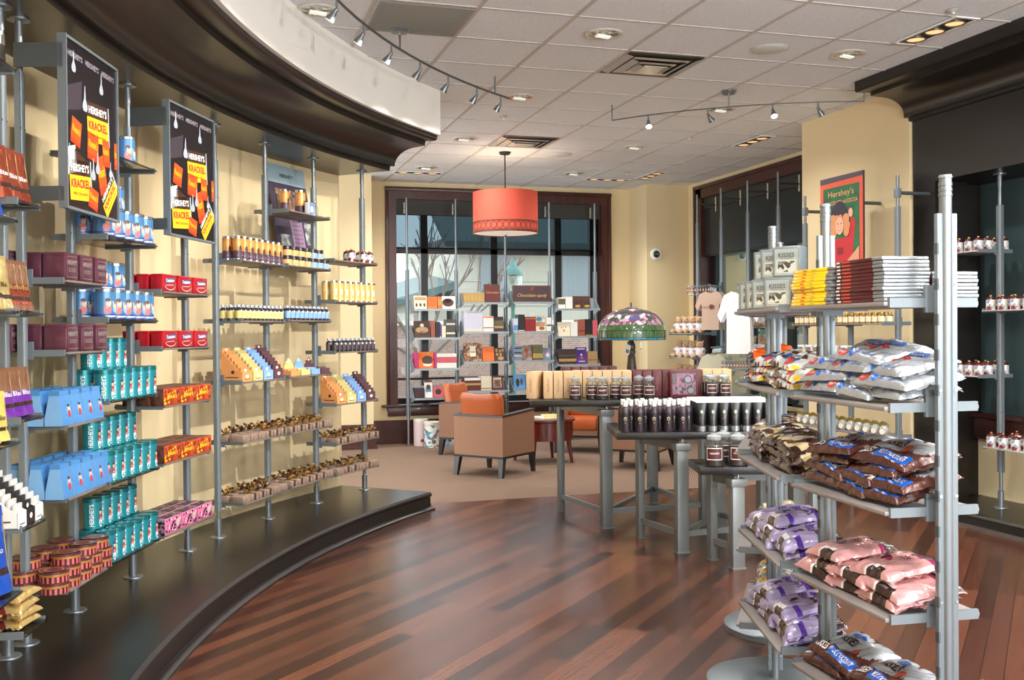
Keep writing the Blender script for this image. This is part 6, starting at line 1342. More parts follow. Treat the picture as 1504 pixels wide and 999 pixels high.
GDK = mat('gondola_deck', (140, 132, 128), .35, .15, .05)
for k, zs in GZ.items():
    b = GB[k]; pr = shelf_proto(b.len - .07, .155, .135, GDK, .012, True, True, 'shelf', .026, .032)
    for i, z in enumerate(zs): pr.put(b.at(0, 0, z - .0012), b.th, f'gondola shelf holding {GH[k][i]}, {GN[k]}', 'gondola shelves')
rg = random.Random(4)
def pile(bk, i, protos, desc, n_lay, per, half, t=.034, v0=-.015, tilt=5, yaw=.09):
    b = GB[bk]; z = GZ[bk][i]; tot = 0
    for L in range(n_lay):
        n = per[L]; off = (.01 if L % 2 else -.008)
        for j, u in enumerate(spread(n, half[L])):
            p = protos[(tot * 2 + L) % len(protos)]; tot += 1
            lab = f"{desc}, {pick(j, n)}, {('bottom', 'second', 'third', 'top')[L] if n_lay > 1 else 'single'} layer, {GN[bk]}'s {SN[i]}"
            dz = .001 + L * t + (.008 if j % 2 else 0) * (n > 3)
            p.put(b.at(u + (off if n > 1 else off * 2), v0 + rg.uniform(-.012, .012), z + dz + .016), 0, lab, None, (R_(10 + rg.uniform(-tilt, tilt) * .5), R_(rg.uniform(-tilt, tilt)), b.th + rg.uniform(-yaw, yaw)))
pile('M', 1, SILV, 'silver candy bag with red label', 4, (3, 3, 3, 1), (.155, .155, .15, .0), .034)
pile('M', 2, KISS, 'brown silver and blue candy bag', 4, (3, 3, 2, 2), (.155, .155, .12, .12), .033)
pile('M', 3, PINK, 'pink candy bag', 3, (3, 3, 2), (.17, .165, .12), .031)
pile('M', 4, KISS, 'brown silver and blue candy bag', 2, (3, 2), (.17, .12), .033)
pile('L', 1, MIXD, 'clear bag of assorted candy', 3, (3, 3, 2), (.185, .18, .13), .031)
pile('L', 2, NUGS, 'brown and gold nugget bag', 3, (3, 3, 3), (.18, .18, .16), .031)
pile('L', 3, LAVB, 'lavender candy bag', 3, (3, 3, 1), (.19, .18, .0), .031)
pile('L', 4, LAVB, 'lavender candy bag', 3, (3, 3, 2), (.19, .18, .12), .031)
pile('K', 1, [ORGB], 'orange candy bag', 3, (3, 2, 2), (.2, .13, .1), .034)
pile('K', 2, NUGS, 'brown and gold nugget bag', 2, (3, 3), (.2, .19), .032)
pile('K', 3, KHAK, 'khaki and brown candy bag', 2, (3, 3), (.21, .2), .036)
pile('K', 4, MINI, 'silver bag of miniature bars', 3, (3, 3, 3), (.23, .21, .18), .038)
# stacked bars on the top shelf
def big_bar(col, lab, foil, w=.125, d=.07, t=.0098):
    m = MB(); m.box(-w, w * (1 - 2 * foil), -d, d, 0, t, col, .0012); f = MB(); f.box(w * (1 - 2 * foil) - .001, w, -d - .001, d + .001, .0004, t - .0004, FOILS, .0015)
    p = MB()
    for x0, x1, mt in lab: p.plate([(x0 * w, t * .28), (x1 * w, t * .28), (x1 * w, t * .74), (x0 * w, t * .74)], mt, -d - .0006)
    return Proto('candy_bar', 'candy bar', [('paper_sleeve', m), ('foil_end', f), ('edge_print', p)])
YB = big_bar(mat('bar_yellow', (246, 204, 24), .35, 0, .04, 20, .2), ((-.9, -.78, FWH), (-.5, -.3, FOR_), (-.05, .15, mat('bar_grey_print', (196, 168, 60), .5))), .14)
MBR = big_bar(mat('bar_maroon', (78, 26, 28), .35, 0, .05, 20, .2), ((-.95, -.8, FWH), (-.72, -.35, mat('bar_red_print', (206, 66, 48), .4))), .21)
GBR = big_bar(mat('bar_maroon', (78, 26, 28)), ((-.9, -.3, mat('bar_gold_print', (214, 180, 60), .35, .3)), (.2, .6, FMG)), .05, .05, .07)
FBAR = big_bar(FSV, (), .3, .055, .06)
b = GB['M']; z = GZ['M'][0]
for k in range(11): YB.put(b.at(-.155 + rg.uniform(-.006, .006), -.07 + rg.uniform(-.004, .004), z + .0104 * k), b.th + rg.uniform(-.02, .02), f'yellow candy bar, {ORD[k]} from bottom of the yellow stack on the gondola')
for k in range(12): MBR.put(b.at(.118 + rg.uniform(-.003, .003), -.07 + rg.uniform(-.003, .003), z + .0104 * k), b.th + rg.uniform(-.015, .015), f'maroon candy bar, {ORD[k]} from bottom of the maroon stack on the gondola')
for k in range(8): GBR.put(b.at(.20 + rg.uniform(-.003, .003), .078, z + .0104 * k), b.th + rg.uniform(-.02, .02), f'gold printed dark bar, {ORD[k]} from bottom, behind the maroon stack')
for k in range(8): FBAR.put(b.at(.0 + rg.uniform(-.003, .003), .08, z + .0104 * k), b.th + rg.uniform(-.02, .02), f'silver wrapped bar, {ORD[k]} from bottom, behind the yellow stack')
# clear boxes of silver candies
def kbox(w=.05, h=.108, d=.036):
    m = MB(); m.box(-w, w, -d, d, 0, h, FOILS, .003)
    p = MB(); f = -d - .0006; p.plate([(-w * .86, .006), (w * .86, .006), (w * .86, h * .92), (-w * .86, h * .92)], mat('box_frost', (186, 194, 200), .3, .2), f); p.plate([(-w * .7, .014), (w * .7, .014), (w * .7, h * .56), (-w * .7, h * .56)], FWH, f - .0004); p.plate([(-w * .62, .018), (w * .62, .018), (w * .62, h * .52), (-w * .62, h * .52)], ramp_mat('silver_candies', [(.2, (70, 72, 74)), (.5, (170, 174, 178)), (.75, (236, 238, 240))], .2, .5, 'voronoi', 60), f - .0008)
    p.text('KISSES', 0, h * .72, mat('box_ink', (96, 104, 108), .4), .016, w * 1.2, f - .0008); p.text('Milk Chocolate', 0, h * .62, mat('box_ink', (96, 104, 108)), .006, w, f - .0008)
    s = MB(); s.box(-w - .002, w + .002, -d - .002, d + .002, -.0005, h + .002, glass('clear_box', (246, 250, 250), .04))
    return Proto('candy_box', 'box', [('foil_bag', m), ('printed_front', p), ('clear_case', s)])
KB = kbox(); b = GB['L']; z = GZ['L'][0]
for j, (u, v, a) in enumerate(((-.275, -.09, .95), (-.165, -.09, .95), (-.055, -.09, .95), (.09, -.08, .95), (-.22, .04, .95), (-.10, .04, .95), (.02, .04, .95))):
    KB.put(b.at(u, v, z + .0006), b.th + a, f"clear silver candy box, {'front' if j < 4 else 'back'} row, {pick(j if j < 4 else j - 4, 4 if j < 4 else 3)}, lower tier on gondola top", None, None, 1.0)
for j, (u, v, a) in enumerate(((-.19, -.05, .95), (-.08, -.05, .95), (.06, -.04, .95), (.20, .0, .95))):
    KB.put(b.at(u, v, z + .1125 if j < 3 else z + .0006), b.th + a, f"clear silver candy box, {('leftmost upper', 'middle upper', 'rightmost upper', 'lone lower back')[j]} one beside the ringed post", None, None, 1.0)
TS = mat('white_cotton', (240, 240, 242), .85, 0, .02, 30)
b = GB['K']
for k in range(6):
    m = MB(); m.box(-.15, .15, -.11, .11, 0, .022, TS, .009); q = MB(); q.box(-.05, .05, -.112, -.10, .004, .020, TS, .004)
    Proto('folded_shirt', 'shirt', [('folded_body', m), ('folded_collar', q)]).put(b.at(-.05, 0, GZ['K'][0] + .023 * k), b.th + rg.uniform(-.04, .04), f'white folded shirt, {ORD[k]} from bottom of stack on the far gondola top')

# ================================================================ POUCHES AT THE LEFT EDGE
def pouch(w, h, t, base, band=None, bmat=None, word=None, wm=None, seed=0):
    rr = random.Random(seed); m = MB(); nu, nv = 22, 18; p1, p2 = rr.uniform(0, 6), rr.uniform(0, 6)
    def D(x, v): return t * (1 - abs(2 * x / w) ** 4) * max(0, (1 - v) ** .8) * (.9 + .12 * math.sin(9 * v + p1) + .05 * math.sin(x * 120 + v * 14 + p2)) + .0015 * math.sin(x * 260 + p1) * math.sin(v * 21 + p2)
    wid = lambda v: w * (1 - .06 * math.sin(math.pi * v))
    zone = lambda u, v: (bmat if band and band[0] < v < band[1] else base)
    m.grid(lambda u, v: ((u - .5) * wid(v), -D((u - .5) * w, v) * .55 - .001, v * h), nu, nv, zone); m.grid(lambda u, v: ((.5 - u) * wid(v), D((.5 - u) * w, v) * .45 + .001, v * h), nu, nv, zone)
    c = MB(); c.box(-w / 2, w / 2, -.0018, .0018, h - .004, h + .012, base); 
    for s in (-1, 1): c.box(s * w / 2 * .97 - .003, s * w / 2 * .97 + .003, -.0012, .0012, .01, h, FGD)
    parts = [('pouch_film', m), ('top_seal', c)]
    d = MB()
    if word:
        vs, fs, tw, th = TXT[word]; k = w * .46 / tw; d.add([(x * k, -D(x * k, (h * .5 + z_ * k) / h) * .55 - .003, h * .5 + z_ * k) for x, z_ in vs], fs, wm)
        lb = [(x, z_) for x, z_ in ((-.3, .22), (-.1, .22), (.1, .22), (.3, .22), (.3, .3), (.1, .3), (-.1, .3), (-.3, .3))]; d.add([(x * w, -D(x * w, z_) * .55 - .003, z_ * h) for x, z_ in lb], [(0, 1, 6, 7), (1, 2, 5, 6), (2, 3, 4, 5)], FDB)
        parts.append(('printed_label', d))
    return Proto('candy_pouch', 'pouch', parts)
COP = mat('film_copper', (150, 66, 42), .22, .6, .08, 30, .3); GLDF = mat('film_palegold', (206, 184, 120), .22, .6, .08, 30, .3); PURF = mat('film_purple', (116, 52, 164), .25, .4, .08, 30, .3); BLUF = mat('film_royal', (34, 84, 190), .25, .4, .08, 30, .3); TANF = mat('film_bronze', (140, 98, 74), .25, .5, .08, 30, .3)
CB = LB['C']; CZs = LZ['C']
PC = [pouch(.1, .2, .05, COP, None, None, 'Bliss', FWH, k) for k in range(2)]; PT = pouch(.1, .19, .05, TANF, (.1, .55), COP, 'Bliss', FGD, 3); PG = pouch(.1, .2, .05, GLDF, None, None, 'Bliss', FDB, 4); PP = [pouch(.1, .18, .05, TANF, (0, .55), PURF, 'Bliss', FWH, k + 5) for k in range(2)]; PB = pouch(.15, .30, .06, BLUF, None, None, 'CACAO', FWH, 8); PY = pouch(.1, .17, .05, mat('film_lemon', (226, 204, 110), .25, .4, .08, 30, .3), None, None, 'Bliss', FDB, 9)
def stand(bay, p, us, v, z, desc, where_, lean=8, row='front'):
    for j, u in enumerate(us): p[j % len(p)].put(bay.at(u, v, z + .002), 0, f'{desc}, {pick(j, len(us))}, {row} row, {where_}', None, (R_(-lean), 0, bay.th - .25))
stand(CB, PC, spread(3, .09), -.10, CZs[0], 'shiny copper candy pouch', W('C', 0)); stand(CB, PC, spread(2, .07), .0, CZs[0], 'shiny copper candy pouch', W('C', 0), 8, 'back')
stand(CB, [PG], [-.105], -.10, CZs[1], 'pale gold candy pouch', W('C', 1)); stand(CB, [PT], [-.03, .03, .09], -.10, CZs[1], 'bronze candy pouch', W('C', 1)); stand(CB, [PT], spread(2, .07), .0, CZs[1], 'bronze candy pouch', W('C', 1), 8, 'back')
stand(CB, PP, spread(3, .09), -.10, CZs[2], 'bronze and purple candy pouch', W('C', 2)); stand(CB, PP, spread(2, .07), .0, CZs[2], 'bronze and purple candy pouch', W('C', 2), 8, 'back')
BW = bar_box(('black', (36, 32, 32)), None, .17, .034, .075, .06); WB = bar_box(('white', (226, 224, 220)), None, .17, .034, .075, .06)
for j, (p, n_) in enumerate(((WB, 'white'), (BW, 'black'), (WB, 'white'))): p.put(CB.at(-.085 + .085 * j, -.075, CZs[3]), CB.th, f'slanted {n_} bar display box, {pick(j, 3)}, {W("C", 3)}', None, None, (1.2, 1, 1))
for L in range(4):
    for j, u in enumerate(((.0, .015, -.01, .01)[L],)): BLIS[(j + L) % 2].put(CB.at(u, -.07, CZs[4] + .003 + .033 * L), 0, f"gold and brown candy bag, {ORD[L]} from bottom, {W('C', 4)}", None, (R_(rg.uniform(-4, 4)), R_(rg.uniform(-4, 4)), CB.th + rg.uniform(-.2, .2)))
# the bay nearer still, only its far corner in the picture
E0 = Bay(pol(173.9, PR), pol(169.45, PR)); EZ = [2.40, 1.85, 1.517, 1.04, .49]
pr = shelf_proto(E0.len - .03, .19, .12, SMOKE)
EH = ['sample packs in acrylic holder', 'blue pouch high up', 'pale gold pouch', 'lemon pouches', 'large blue pouch']
LPOST.put(pol(173.9, PR), R_(173.9 - 90), 'grey slotted shelf post outside the left edge', 'left wall shelf posts'); 
for z, h_ in zip(EZ, EH): pr.put(E0.at(0, 0, z - .0012), E0.th, f'left wall shelf cut by photo edge, holding {h_}', 'left wall shelves')
e0 = E0.len / 2
PB.put(E0.at(e0 - .09, -.12, EZ[4] + .002), 0, 'large blue pouch at the lower left photo edge', None, (R_(-6), 0, E0.th - .3)); PB.put(E0.at(e0 - .1, -.12, EZ[1] + .002), 0, 'blue pouch cut off high at the left edge', None, (R_(-6), 0, E0.th - .3), .8)
PG.put(E0.at(e0 - .08, -.12, EZ[2] + .002), 0, 'pale gold pouch cut off by the left photo edge', None, (R_(-6), 0, E0.th - .3))
for j in range(2): PY.put(E0.at(e0 - .07 - .1 * j, -.13, EZ[3] + .002), 0, f'lemon yellow pouch at left photo edge, {("nearer the post", "farther from the post")[j]}', None, (R_(-6), 0, E0.th - .3))
m = MB(); m.box(-.06, .06, -.05, .05, 0, .004, ACRYL); m.box(-.06, .06, -.05, -.047, 0, .08, ACRYL); m.box(-.06, .06, .047, .05, 0, .2, ACRYL); m.box(-.06, -.057, -.05, .05, 0, .12, ACRYL); m.box(.057, .06, -.05, .05, 0, .12, ACRYL); q = MB()
for k in range(5): q.box(-.05, .05, -.04 + .015 * k, -.03 + .015 * k, .005, .13, PAPER, .001)
q.plate([(-.045, .03), (.045, .03), (.045, .12), (-.045, .12)], ramp_mat('ornament_print', [(0, (0, 0, 0))]), -.0405)
Proto('sample_holder', 'holder', [('acrylic_tray', m), ('sample_pack', q)]).put(E0.at(e0 - .1, -.1, EZ[0]), E0.th - .2, 'clear holder of printed sample packs, upper left photo edge')
# ================================================================ PIER RACK
PX = 5.05; PY_ = [7.75, 7.10, 6.51]
for k, y in enumerate(PY_):
    e = bpy.data.objects.new('rack_post', None); COL.objects.link(e); e.location = (PX, y, 0); e.rotation_euler = (0, 0, R_(-90)); tag(e, f'grey rack post standing off the cream pier, {("left", "middle, behind the girl poster", "right, by the dark fixture")[k]}', 'post', 'pier rack posts')
    m = MB(); m.tube((0, 0, 0), (0, 0, 2.59), .013, STEEL, 12); obj('rod', m, e)
    m = MB(); m.tube((0, 0, .3), (0, 0, 2.35), .02, GREYP, 14); m.box(-.026, -.016, -.01, .01, .3, 2.35, GREYP); m.box(.016, .026, -.01, .01, .3, 2.35, GREYP); obj('slotted_sleeve', m, e)
    m = MB(); m.box(-.02, .02, -.02, .02, 2.42, 2.49, GREYP, .003); obj('collar', m, e); m = MB(); m.tube((0, .018, 2.455), (0, .288, 2.455), .014, GREYD, 10); obj('wall_arm', m, e)
    m = MB(); m.lathe([(0, .008), (.045, .007), (.05, 0)], STEEL, 20); obj('foot_flange', m, e)
PBAY = [Bay((PX, PY_[0]), (PX, PY_[1])), Bay((PX, PY_[1]), (PX, PY_[2]))]; PZ = [1.463, 1.19, .60]
pr = shelf_proto(.62, .16, .12, GDK)
for i, b in enumerate(PBAY):
    for j, z in enumerate(PZ): pr.put(b.at(0, 0, z - .0012), b.th, f"pier shelf holding {('gold capped jars', 'picture mugs', 'globe jars')[j]}, {('left', 'right')[i]} bay", 'pier rack shelves')
GJ = bottle('spice_jar', ramp_mat('gold_print_glass', [(.3, (150, 110, 50)), (.5, (226, 206, 140)), (.7, (90, 60, 40))], .2, .3, 'voronoi', 40, .4, (1, 1, 1), 0, 'CONSTANT'), c_('label_cream', (226, 216, 180)), c_('cap_gold', (196, 160, 70), .25, .7), .085, .026)
def mug():
    r, h = .041, .095; m = MB(); m.lathe([(0, .004), (r * .94, 0), (r, .004), (r, h), (r - .004, h), (r - .004, .008), (0, .008)], mat('mug_white', (240, 240, 238), .2, 0, .01, 5, .4), 24)
    hd = MB(); hd.sweep([(r - .004, 0, h * .2), (r + .018, 0, h * .22), (r + .028, 0, h * .5), (r + .018, 0, h * .78), (r - .004, 0, h * .8)], .0055, mat('mug_white', (240, 240, 238)), 8)
    p = MB(); n = 8; p.add([((r + .0006) * math.cos(-math.pi / 2 - .75 + 1.3 * i / n), (r + .0006) * math.sin(-math.pi / 2 - .75 + 1.3 * i / n), z) for i in range(n + 1) for z in (h * .14, h * .84)], [(2 * i, 2 * i + 2, 2 * i + 3, 2 * i + 1) for i in range(n)], ramp_mat('mug_picture', [(.3, (60, 48, 44)), (.45, (150, 110, 70)), (.6, (90, 110, 150)), (.8, (206, 190, 160))], .3, 0, 'noise', 26))
    return Proto('mug', 'mug', [('mug_body', m), ('handle', hd), ('printed_picture', p)])
MUG = mug()
def globe():
    m = MB(); m.lathe([(0, 0), (.022, .0), (.026, .012), (.037, .04), (.036, .062), (.022, .078), (.02, .084)], glass('thick_glass', (214, 226, 228)), 20); c = MB(); c.blob((0, 0, .036), (.031, .031, .026), ramp_mat('candies_cream', [(.3, (214, 196, 170)), (.6, (236, 226, 210)), (.8, (140, 70, 60))], .4, 0, 'voronoi', 60), 14, 8)
    l = MB(); l.M = Matrix.Translation((0, .0, .086)) @ Matrix.Rotation(R_(-55), 4, 'X'); l.lathe([(0, .006), (.03, .004), (.036, 0), (.036, -.006), (0, -.006)], c_('lid_antique', (186, 166, 90), .25, .7), 22)
    t = MB(); n = 14; t.add([(.022 * math.cos(2 * math.pi * k / n), -.041, .036 + .022 * math.sin(2 * math.pi * k / n)) for k in range(n)], [tuple(range(n))], c_('label_blush', (232, 216, 196)))
    return Proto('globe_jar', 'jar', [('glass_globe', m), ('candy_fill', c), ('gold_lid', l), ('round_label', t)])
GLO = globe()
PN = ['left pier bay', 'right pier bay']
for i, b in enumerate(PBAY):
    for v, rn in ((-.12, 'front'), (-.05, 'back')): rows(b, GJ, spread(8, .26), v, PZ[0], 'gold capped spice jar', f'top shelf, {PN[i]}', 0, .002, rn)
    rows(b, MUG, spread(5, .24), -.09, PZ[1], 'white picture mug', f'middle shelf, {PN[i]}', .45, .003, 'front')
    rows(b, GLO, spread(6, .26), -.10, PZ[2], 'globe jar with tilted gold lid', f'bottom shelf, {PN[i]}', .45, .003, 'front')
# poster of a laughing child on the pier
e = bpy.data.objects.new('wall_poster', None); COL.objects.link(e); e.scale = (.9615,) * 3; e.location = (5.0, 7.145, 2.32); e.rotation_euler = (0, 0, R_(-90)); tag(e, 'red bordered poster of a child in dark hat and red jumper on the pier', 'poster')
hw, hh = .30, .375; m = MB(); m.box(-hw, hw, -.006, .012, -hh, hh, c_('poster_edge', (60, 50, 50))); obj('panel', m, e)
p = MB(); f = -.0066; OB = c_('poster_vermilion', (214, 84, 58), .4); p.plate([(-hw, -hh), (hw, -hh), (hw, hh), (-hw, hh)], OB, f)
p.plate([(-hw, hh - .05), (hw, hh - .04), (hw, hh), (-hw, hh)], c_('poster_smoke', (74, 66, 78), .4), f - .0004)
GRP = ramp_mat('poster_green', [(.35, (26, 66, 58)), (.6, (30, 110, 66)), (.75, (40, 132, 72))], .4, 0, 'noise', 4); p.plate([(-hw + .045, -hh), (hw - .045, -hh), (hw - .045, hh - .09), (-hw + .045, hh - .09)], GRP, f - .0008)
p.text("Hershey's", .0, hh - .155, c_('poster_peach', (226, 150, 100), .4), .07, .36, f - .0014); p.text('CHOCOLATE and COCOA', 0, hh - .225, c_('poster_peach', (226, 150, 100)), .034, .46, f - .0014)
RJ = c_('poster_jumper', (190, 34, 44), .45); CUR = c_('poster_curls', (206, 140, 96), .45); FAC = c_('poster_face', (232, 168, 140), .45); HAT = c_('poster_hat', (44, 40, 56), .45)
k = f - .0016
p.plate([(-.2, -hh), (.16, -hh), (.17, -.24), (.19, -.13), (.2, -.02), (.145, .02), (.11, -.1), (.06, -.16), (-.06, -.16), (-.12, -.2), (-.17, -.1), (-.2, -.02), (-.235, -.06), (-.22, -.2)], RJ, k)
p.ell(-.02, .06, .115, .07, HAT, k - .0010); p.ell(-.02, .095, .09, .06, HAT, k - .0014)
kk = 0
for cx, cz, r_ in ((-.11, -.0, .05), (-.12, -.06, .045), (-.1, -.11, .045), (.075, -.0, .045), (.09, -.06, .045), (.08, -.11, .04), (-.05, .012, .03), (.0, .012, .03)): kk = kk + .0004; p.ell(cx, cz, r_, r_, CUR, k - .0018 - kk)
p.ell(-.012, -.055, .06, .075, FAC, k - .0058)
for cx in (-.035, .012): p.ell(cx, -.035, .008, .006, HAT, k - .0064)
p.plate([(-.035, -.078), (.012, -.078), (.0, -.094), (-.024, -.094)], c_('poster_lip', (180, 60, 60)), k - .0064); p.plate([(-.03, -.08), (.008, -.08), (-.002, -.088), (-.02, -.088)], PAPER, k - .0070); p.ell(-.012, -.057, .006, .008, c_('poster_nose', (212, 140, 112)), k - .0064)
for cx, cz in ((.14, .045), (-.2, .0)): p.ell(cx, cz, .03, .038, FAC, k - .0030)
p.plate([(.06, -hh), (hw - .05, -hh), (hw - .05, -.24), (hw - .1, -.28)], c_('poster_card', (214, 150, 120)), k - .0016); p.plate([(-.05, -.24), (.03, -.24), (.03, -.3), (-.05, -.3)], c_('poster_emblem', (130, 24, 34)), k - .0008)
obj('printed_face', p, e)
m = MB(); m.box(-.05, .05, .012, .03, .1, .3, GREYD); m.tube((.2, .012, .2), (.2, .06, .2), .02, GREYD, 14); m.box(-.05, .22, .012, .02, .19, .21, GREYD); obj('wall_mount', m, e)

# ================================================================ RIGHT WINDOW RACK: BEARS AND SHIRTS
for k, y in enumerate((11.35, 10.742, 10.129, 9.492)):
    e = bpy.data.objects.new('rack_post', None); COL.objects.link(e); e.location = (5.86, y, 0); e.rotation_euler = (0, 0, R_(-90)); tag(e, f'tall steel post before the right window, {pick(k, 4)} of four', 'post', 'right window rack posts')
    m = MB(); m.tube((0, 0, 0), (0, 0, 3.1), .016, STEEL, 12); obj('rod', m, e); m = MB(); m.box(-.035, -.02, -.008, .008, .3, 2.75, GREYP); m.box(.02, .035, -.008, .008, .3, 2.75, GREYP); obj('slotted_strip', m, e)
    m = MB(); m.tube((0, 0, 2.98), (0, .26, 2.98), .012, GREYD); m.tube((0, .26, 2.9), (0, .26, 3.08), .015, CHROME, 12); obj('stand_off', m, e)
BEARF = mat('bear_fur', (222, 176, 134), .95, 0, .1, 40, 0, .5, bscale=160)
def bear():
    m = MB(); B = BEARF
    m.blob((0, .01, .075), (.062, .055, .078), B, 14, 9); m.blob((0, -.012, .178), (.052, .05, .048), B, 14, 9); m.blob((0, -.055, .166), (.024, .02, .018), B, 10, 7)
    for s in (-1, 1):
        m.blob((s * .042, -.0, .218), (.018, .012, .018), B, 10, 7); m.blob((s * .05, -.075, .026), (.026, .04, .026), B, 10, 7); m.blob((s * .05, -.112, .03), (.027, .014, .03), B, 10, 7); m.blob((s * .068, -.035, .095), (.02, .035, .022), B, 10, 7)
    s_ = MB(); W_ = mat('bear_shirt', (226, 228, 240), .8, 0, .03, 30); s_.lathe([(.066, .035), (.069, .07), (.062, .11), (.042, .138)], W_, 20, (0, .008, 0), .92)
    for s in (-1, 1): s_.tube((s * .045, -.0, .115), (s * .072, -.04, .095), .027, W_, 10, .025)
    f = MB()
    for s in (-1, 1): f.blob((s * .018, -.058, .19), .0045, BLACK, 6, 5)
    f.blob((0, -.075, .172), (.007, .005, .005), BLACK, 6, 5)
    t = MB(); t.M = Matrix.Translation((.035, -.045, .2)) @ Matrix.Rotation(.2, 4, 'Y'); t.box(-.016, .016, -.001, .001, -.025, .012, PAPER); t.plate([(-.012, -.02), (.012, -.02), (.012, .005), (-.012, .005)], c_('tag_maroon', (110, 60, 56)), -.0015)
    return Proto('teddy_bear', 'teddy bear', [('fur_body', m), ('white_shirt', s_), ('face', f), ('paper_tag', t)])
BEAR = bear()
BB = [(Bay((5.86, 11.62), (5.86, 10.90)), [1.38, 1.08, .78], 4, 'left bear rack'), (Bay((5.86, 9.86), (5.86, 9.22)), [1.45, 1.14, .83, .50], 3, 'right bear rack')]
for b, zs, n, nm in BB:
    pr = shelf_proto(b.len - .06, .30, .02, SHG, .012, True, True, 'shelf', .034, .03)
    for i, z in enumerate(zs):
        wh = f'{nm}, {SN[i]}'
        pr.put(b.at(0, 0, z - .0012), b.th, f'grey shelf of shirted teddy bears, {wh}', 'bear shelves')
        for j, u in enumerate(spread(n, b.len / 2 - .095)): BEAR.put(b.at(u, -.16, z), b.th + .5 + (.2 if j % 2 else 0), f'tan teddy bear in white shirt, {pick(j, n)}, front row, {wh}', None, None, .9)
        if nm.startswith('left'):
            for j, u in enumerate(spread(3, b.len / 2 - .2)): BEAR.put(b.at(u, -.03 - .0, z + .0), b.th - .5, f'tan teddy bear in white shirt, {pick(j, 3)}, back row, {wh}', None, None, 1.2) if False else None
def shirt(col, w, h, mark=None):
    t = .016; m = MB()
    o = [(-.5, 0), (.5, 0), (.49, .55), (.52, .68), (.74, .5), (.88, .62), (.62, .93), (.28, 1.0), (.15, .965), (0, .945), (-.15, .965), (-.28, 1.0), (-.62, .93), (-.88, .62), (-.74, .5), (-.52, .68), (-.49, .55)]
    n = len(o); P2 = [(x * w * .55, z * h) for x, z in o]
    def y_(x, z, s): return s * t * (1 - .35 * abs(x) / w) + .006 * math.sin(x * 60 + z * 8)
    vs = [(x, y_(x, z, -1), z) for x, z in P2] + [(x, y_(x, z, 1), z) for x, z in P2] + [(x * 1.0, 0, z) for x, z in P2]
    fs = [tuple(range(n)), tuple(n + k for k in reversed(range(n)))] + [(k, 2 * n + k, 2 * n + (k + 1) % n, (k + 1) % n) for k in range(n)] + [(2 * n + k, n + k, n + (k + 1) % n, 2 * n + (k + 1) % n) for k in range(n)]
    m.add(vs, fs, col)
    c = MB(); c.sweep([(w * .085 * math.cos(a), -t * .6 + t * 1.0 * (1 - abs(math.cos(a))) * 0, h * .965 + w * .035 * math.sin(a)) for a in [math.pi * (1 + k / 10) for k in range(11)]], .005, col, 6)
    hg = MB(); HM = CHROME; hg.sweep([(-w * .3, 0, h * .94), (0, 0, h * 1.02), (w * .3, 0, h * .94)], .004, HM, 6); hg.sweep([(0, 0, h * 1.02), (0, 0, h * 1.02 + .03), (.015, 0, h * 1.02 + .05), (0, 0, h * 1.02 + .07), (-.012, 0, h * 1.02 + .058)], .0025, HM, 6)
    parts = [('shirt_body', m), ('collar', c), ('hanger', hg)]
    if mark:
        p = MB(); rr = random.Random(2)
        for k in range(7): a = 2 * math.pi * k / 7; p.ell(.05 * w + .055 * w * math.cos(a), h * .6 + .055 * w * math.sin(a), .013, .008, mark, -t - .007, 8)
        p.ell(.05 * w, h * .6, .02, .018, mark, -t - .007, 10); p.text('cocoa', -.08 * w, h * .585, mark, .02, .13, -t - .0075); parts.append(('printed_mark', p))
    return Proto('hanging_shirt', 'shirt', parts)
TAN_ = mat('tan_cotton', (206, 178, 158), .85, 0, .03, 30); SAGE = mat('sage_cotton', (196, 192, 168), .85, 0, .03, 30); WHC = mat('white_cotton', (240, 240, 242)); INK = c_('shirt_ink', (120, 70, 60), .6)
# face-out arms carrying the shirts
def arm_(name_lab, loc, L, th):
    e = bpy.data.objects.new('hang_rail', None); COL.objects.link(e); e.location = loc; e.rotation_euler = (0, 0, th); tag(e, name_lab, 'rail', 'face out shirt rails')
    m = MB(); m.tube((0, -.05, 0), (0, L, 0), .008, STEEL); m.blob((0, -.05, 0), .011, STEEL, 8, 6); obj('rod', m, e); m = MB(); m.box(-.015, .015, L - .02, L + .02, -.05, .05, GREYP); obj('bracket', m, e)
def hang(col, w, h, x, y, ztop, n, step, th, desc, mk):
    first = shirt(col, w, h, mk); rest = shirt(col, w, h)
    for k in range(n):
        d = Vector((math.sin(-th), math.cos(th), 0)) * 0 + Vector((math.cos(th + math.pi / 2), math.sin(th + math.pi / 2), 0)) * (.004 + step * k)
        (first if k == 0 else rest).put((x + d.x, y + d.y, ztop - h * 1.02 - .062), th, f'{desc}, {ORD[k]} from front on its rail')
TH = R_(-42)
hang(TAN_, .36, .44, 5.5, 10.35, 1.93, 6, .055, TH, 'tan T-shirt', INK); arm_('rail carrying the tan shirts', (5.5, 10.35, 1.93 + .0), .5, TH)
hang(WHC, .46, .66, 5.35, 9.45, 1.90, 3, .07, TH, 'long white shirt', None); arm_('rail carrying the white shirts', (5.35, 9.45, 1.90), .45, TH)
hang(SAGE, .38, .52, 5.5, 10.3, 1.22, 8, .05, TH, 'sage T-shirt', INK); arm_('rail carrying the sage shirts', (5.5, 10.3, 1.22), .52, TH)
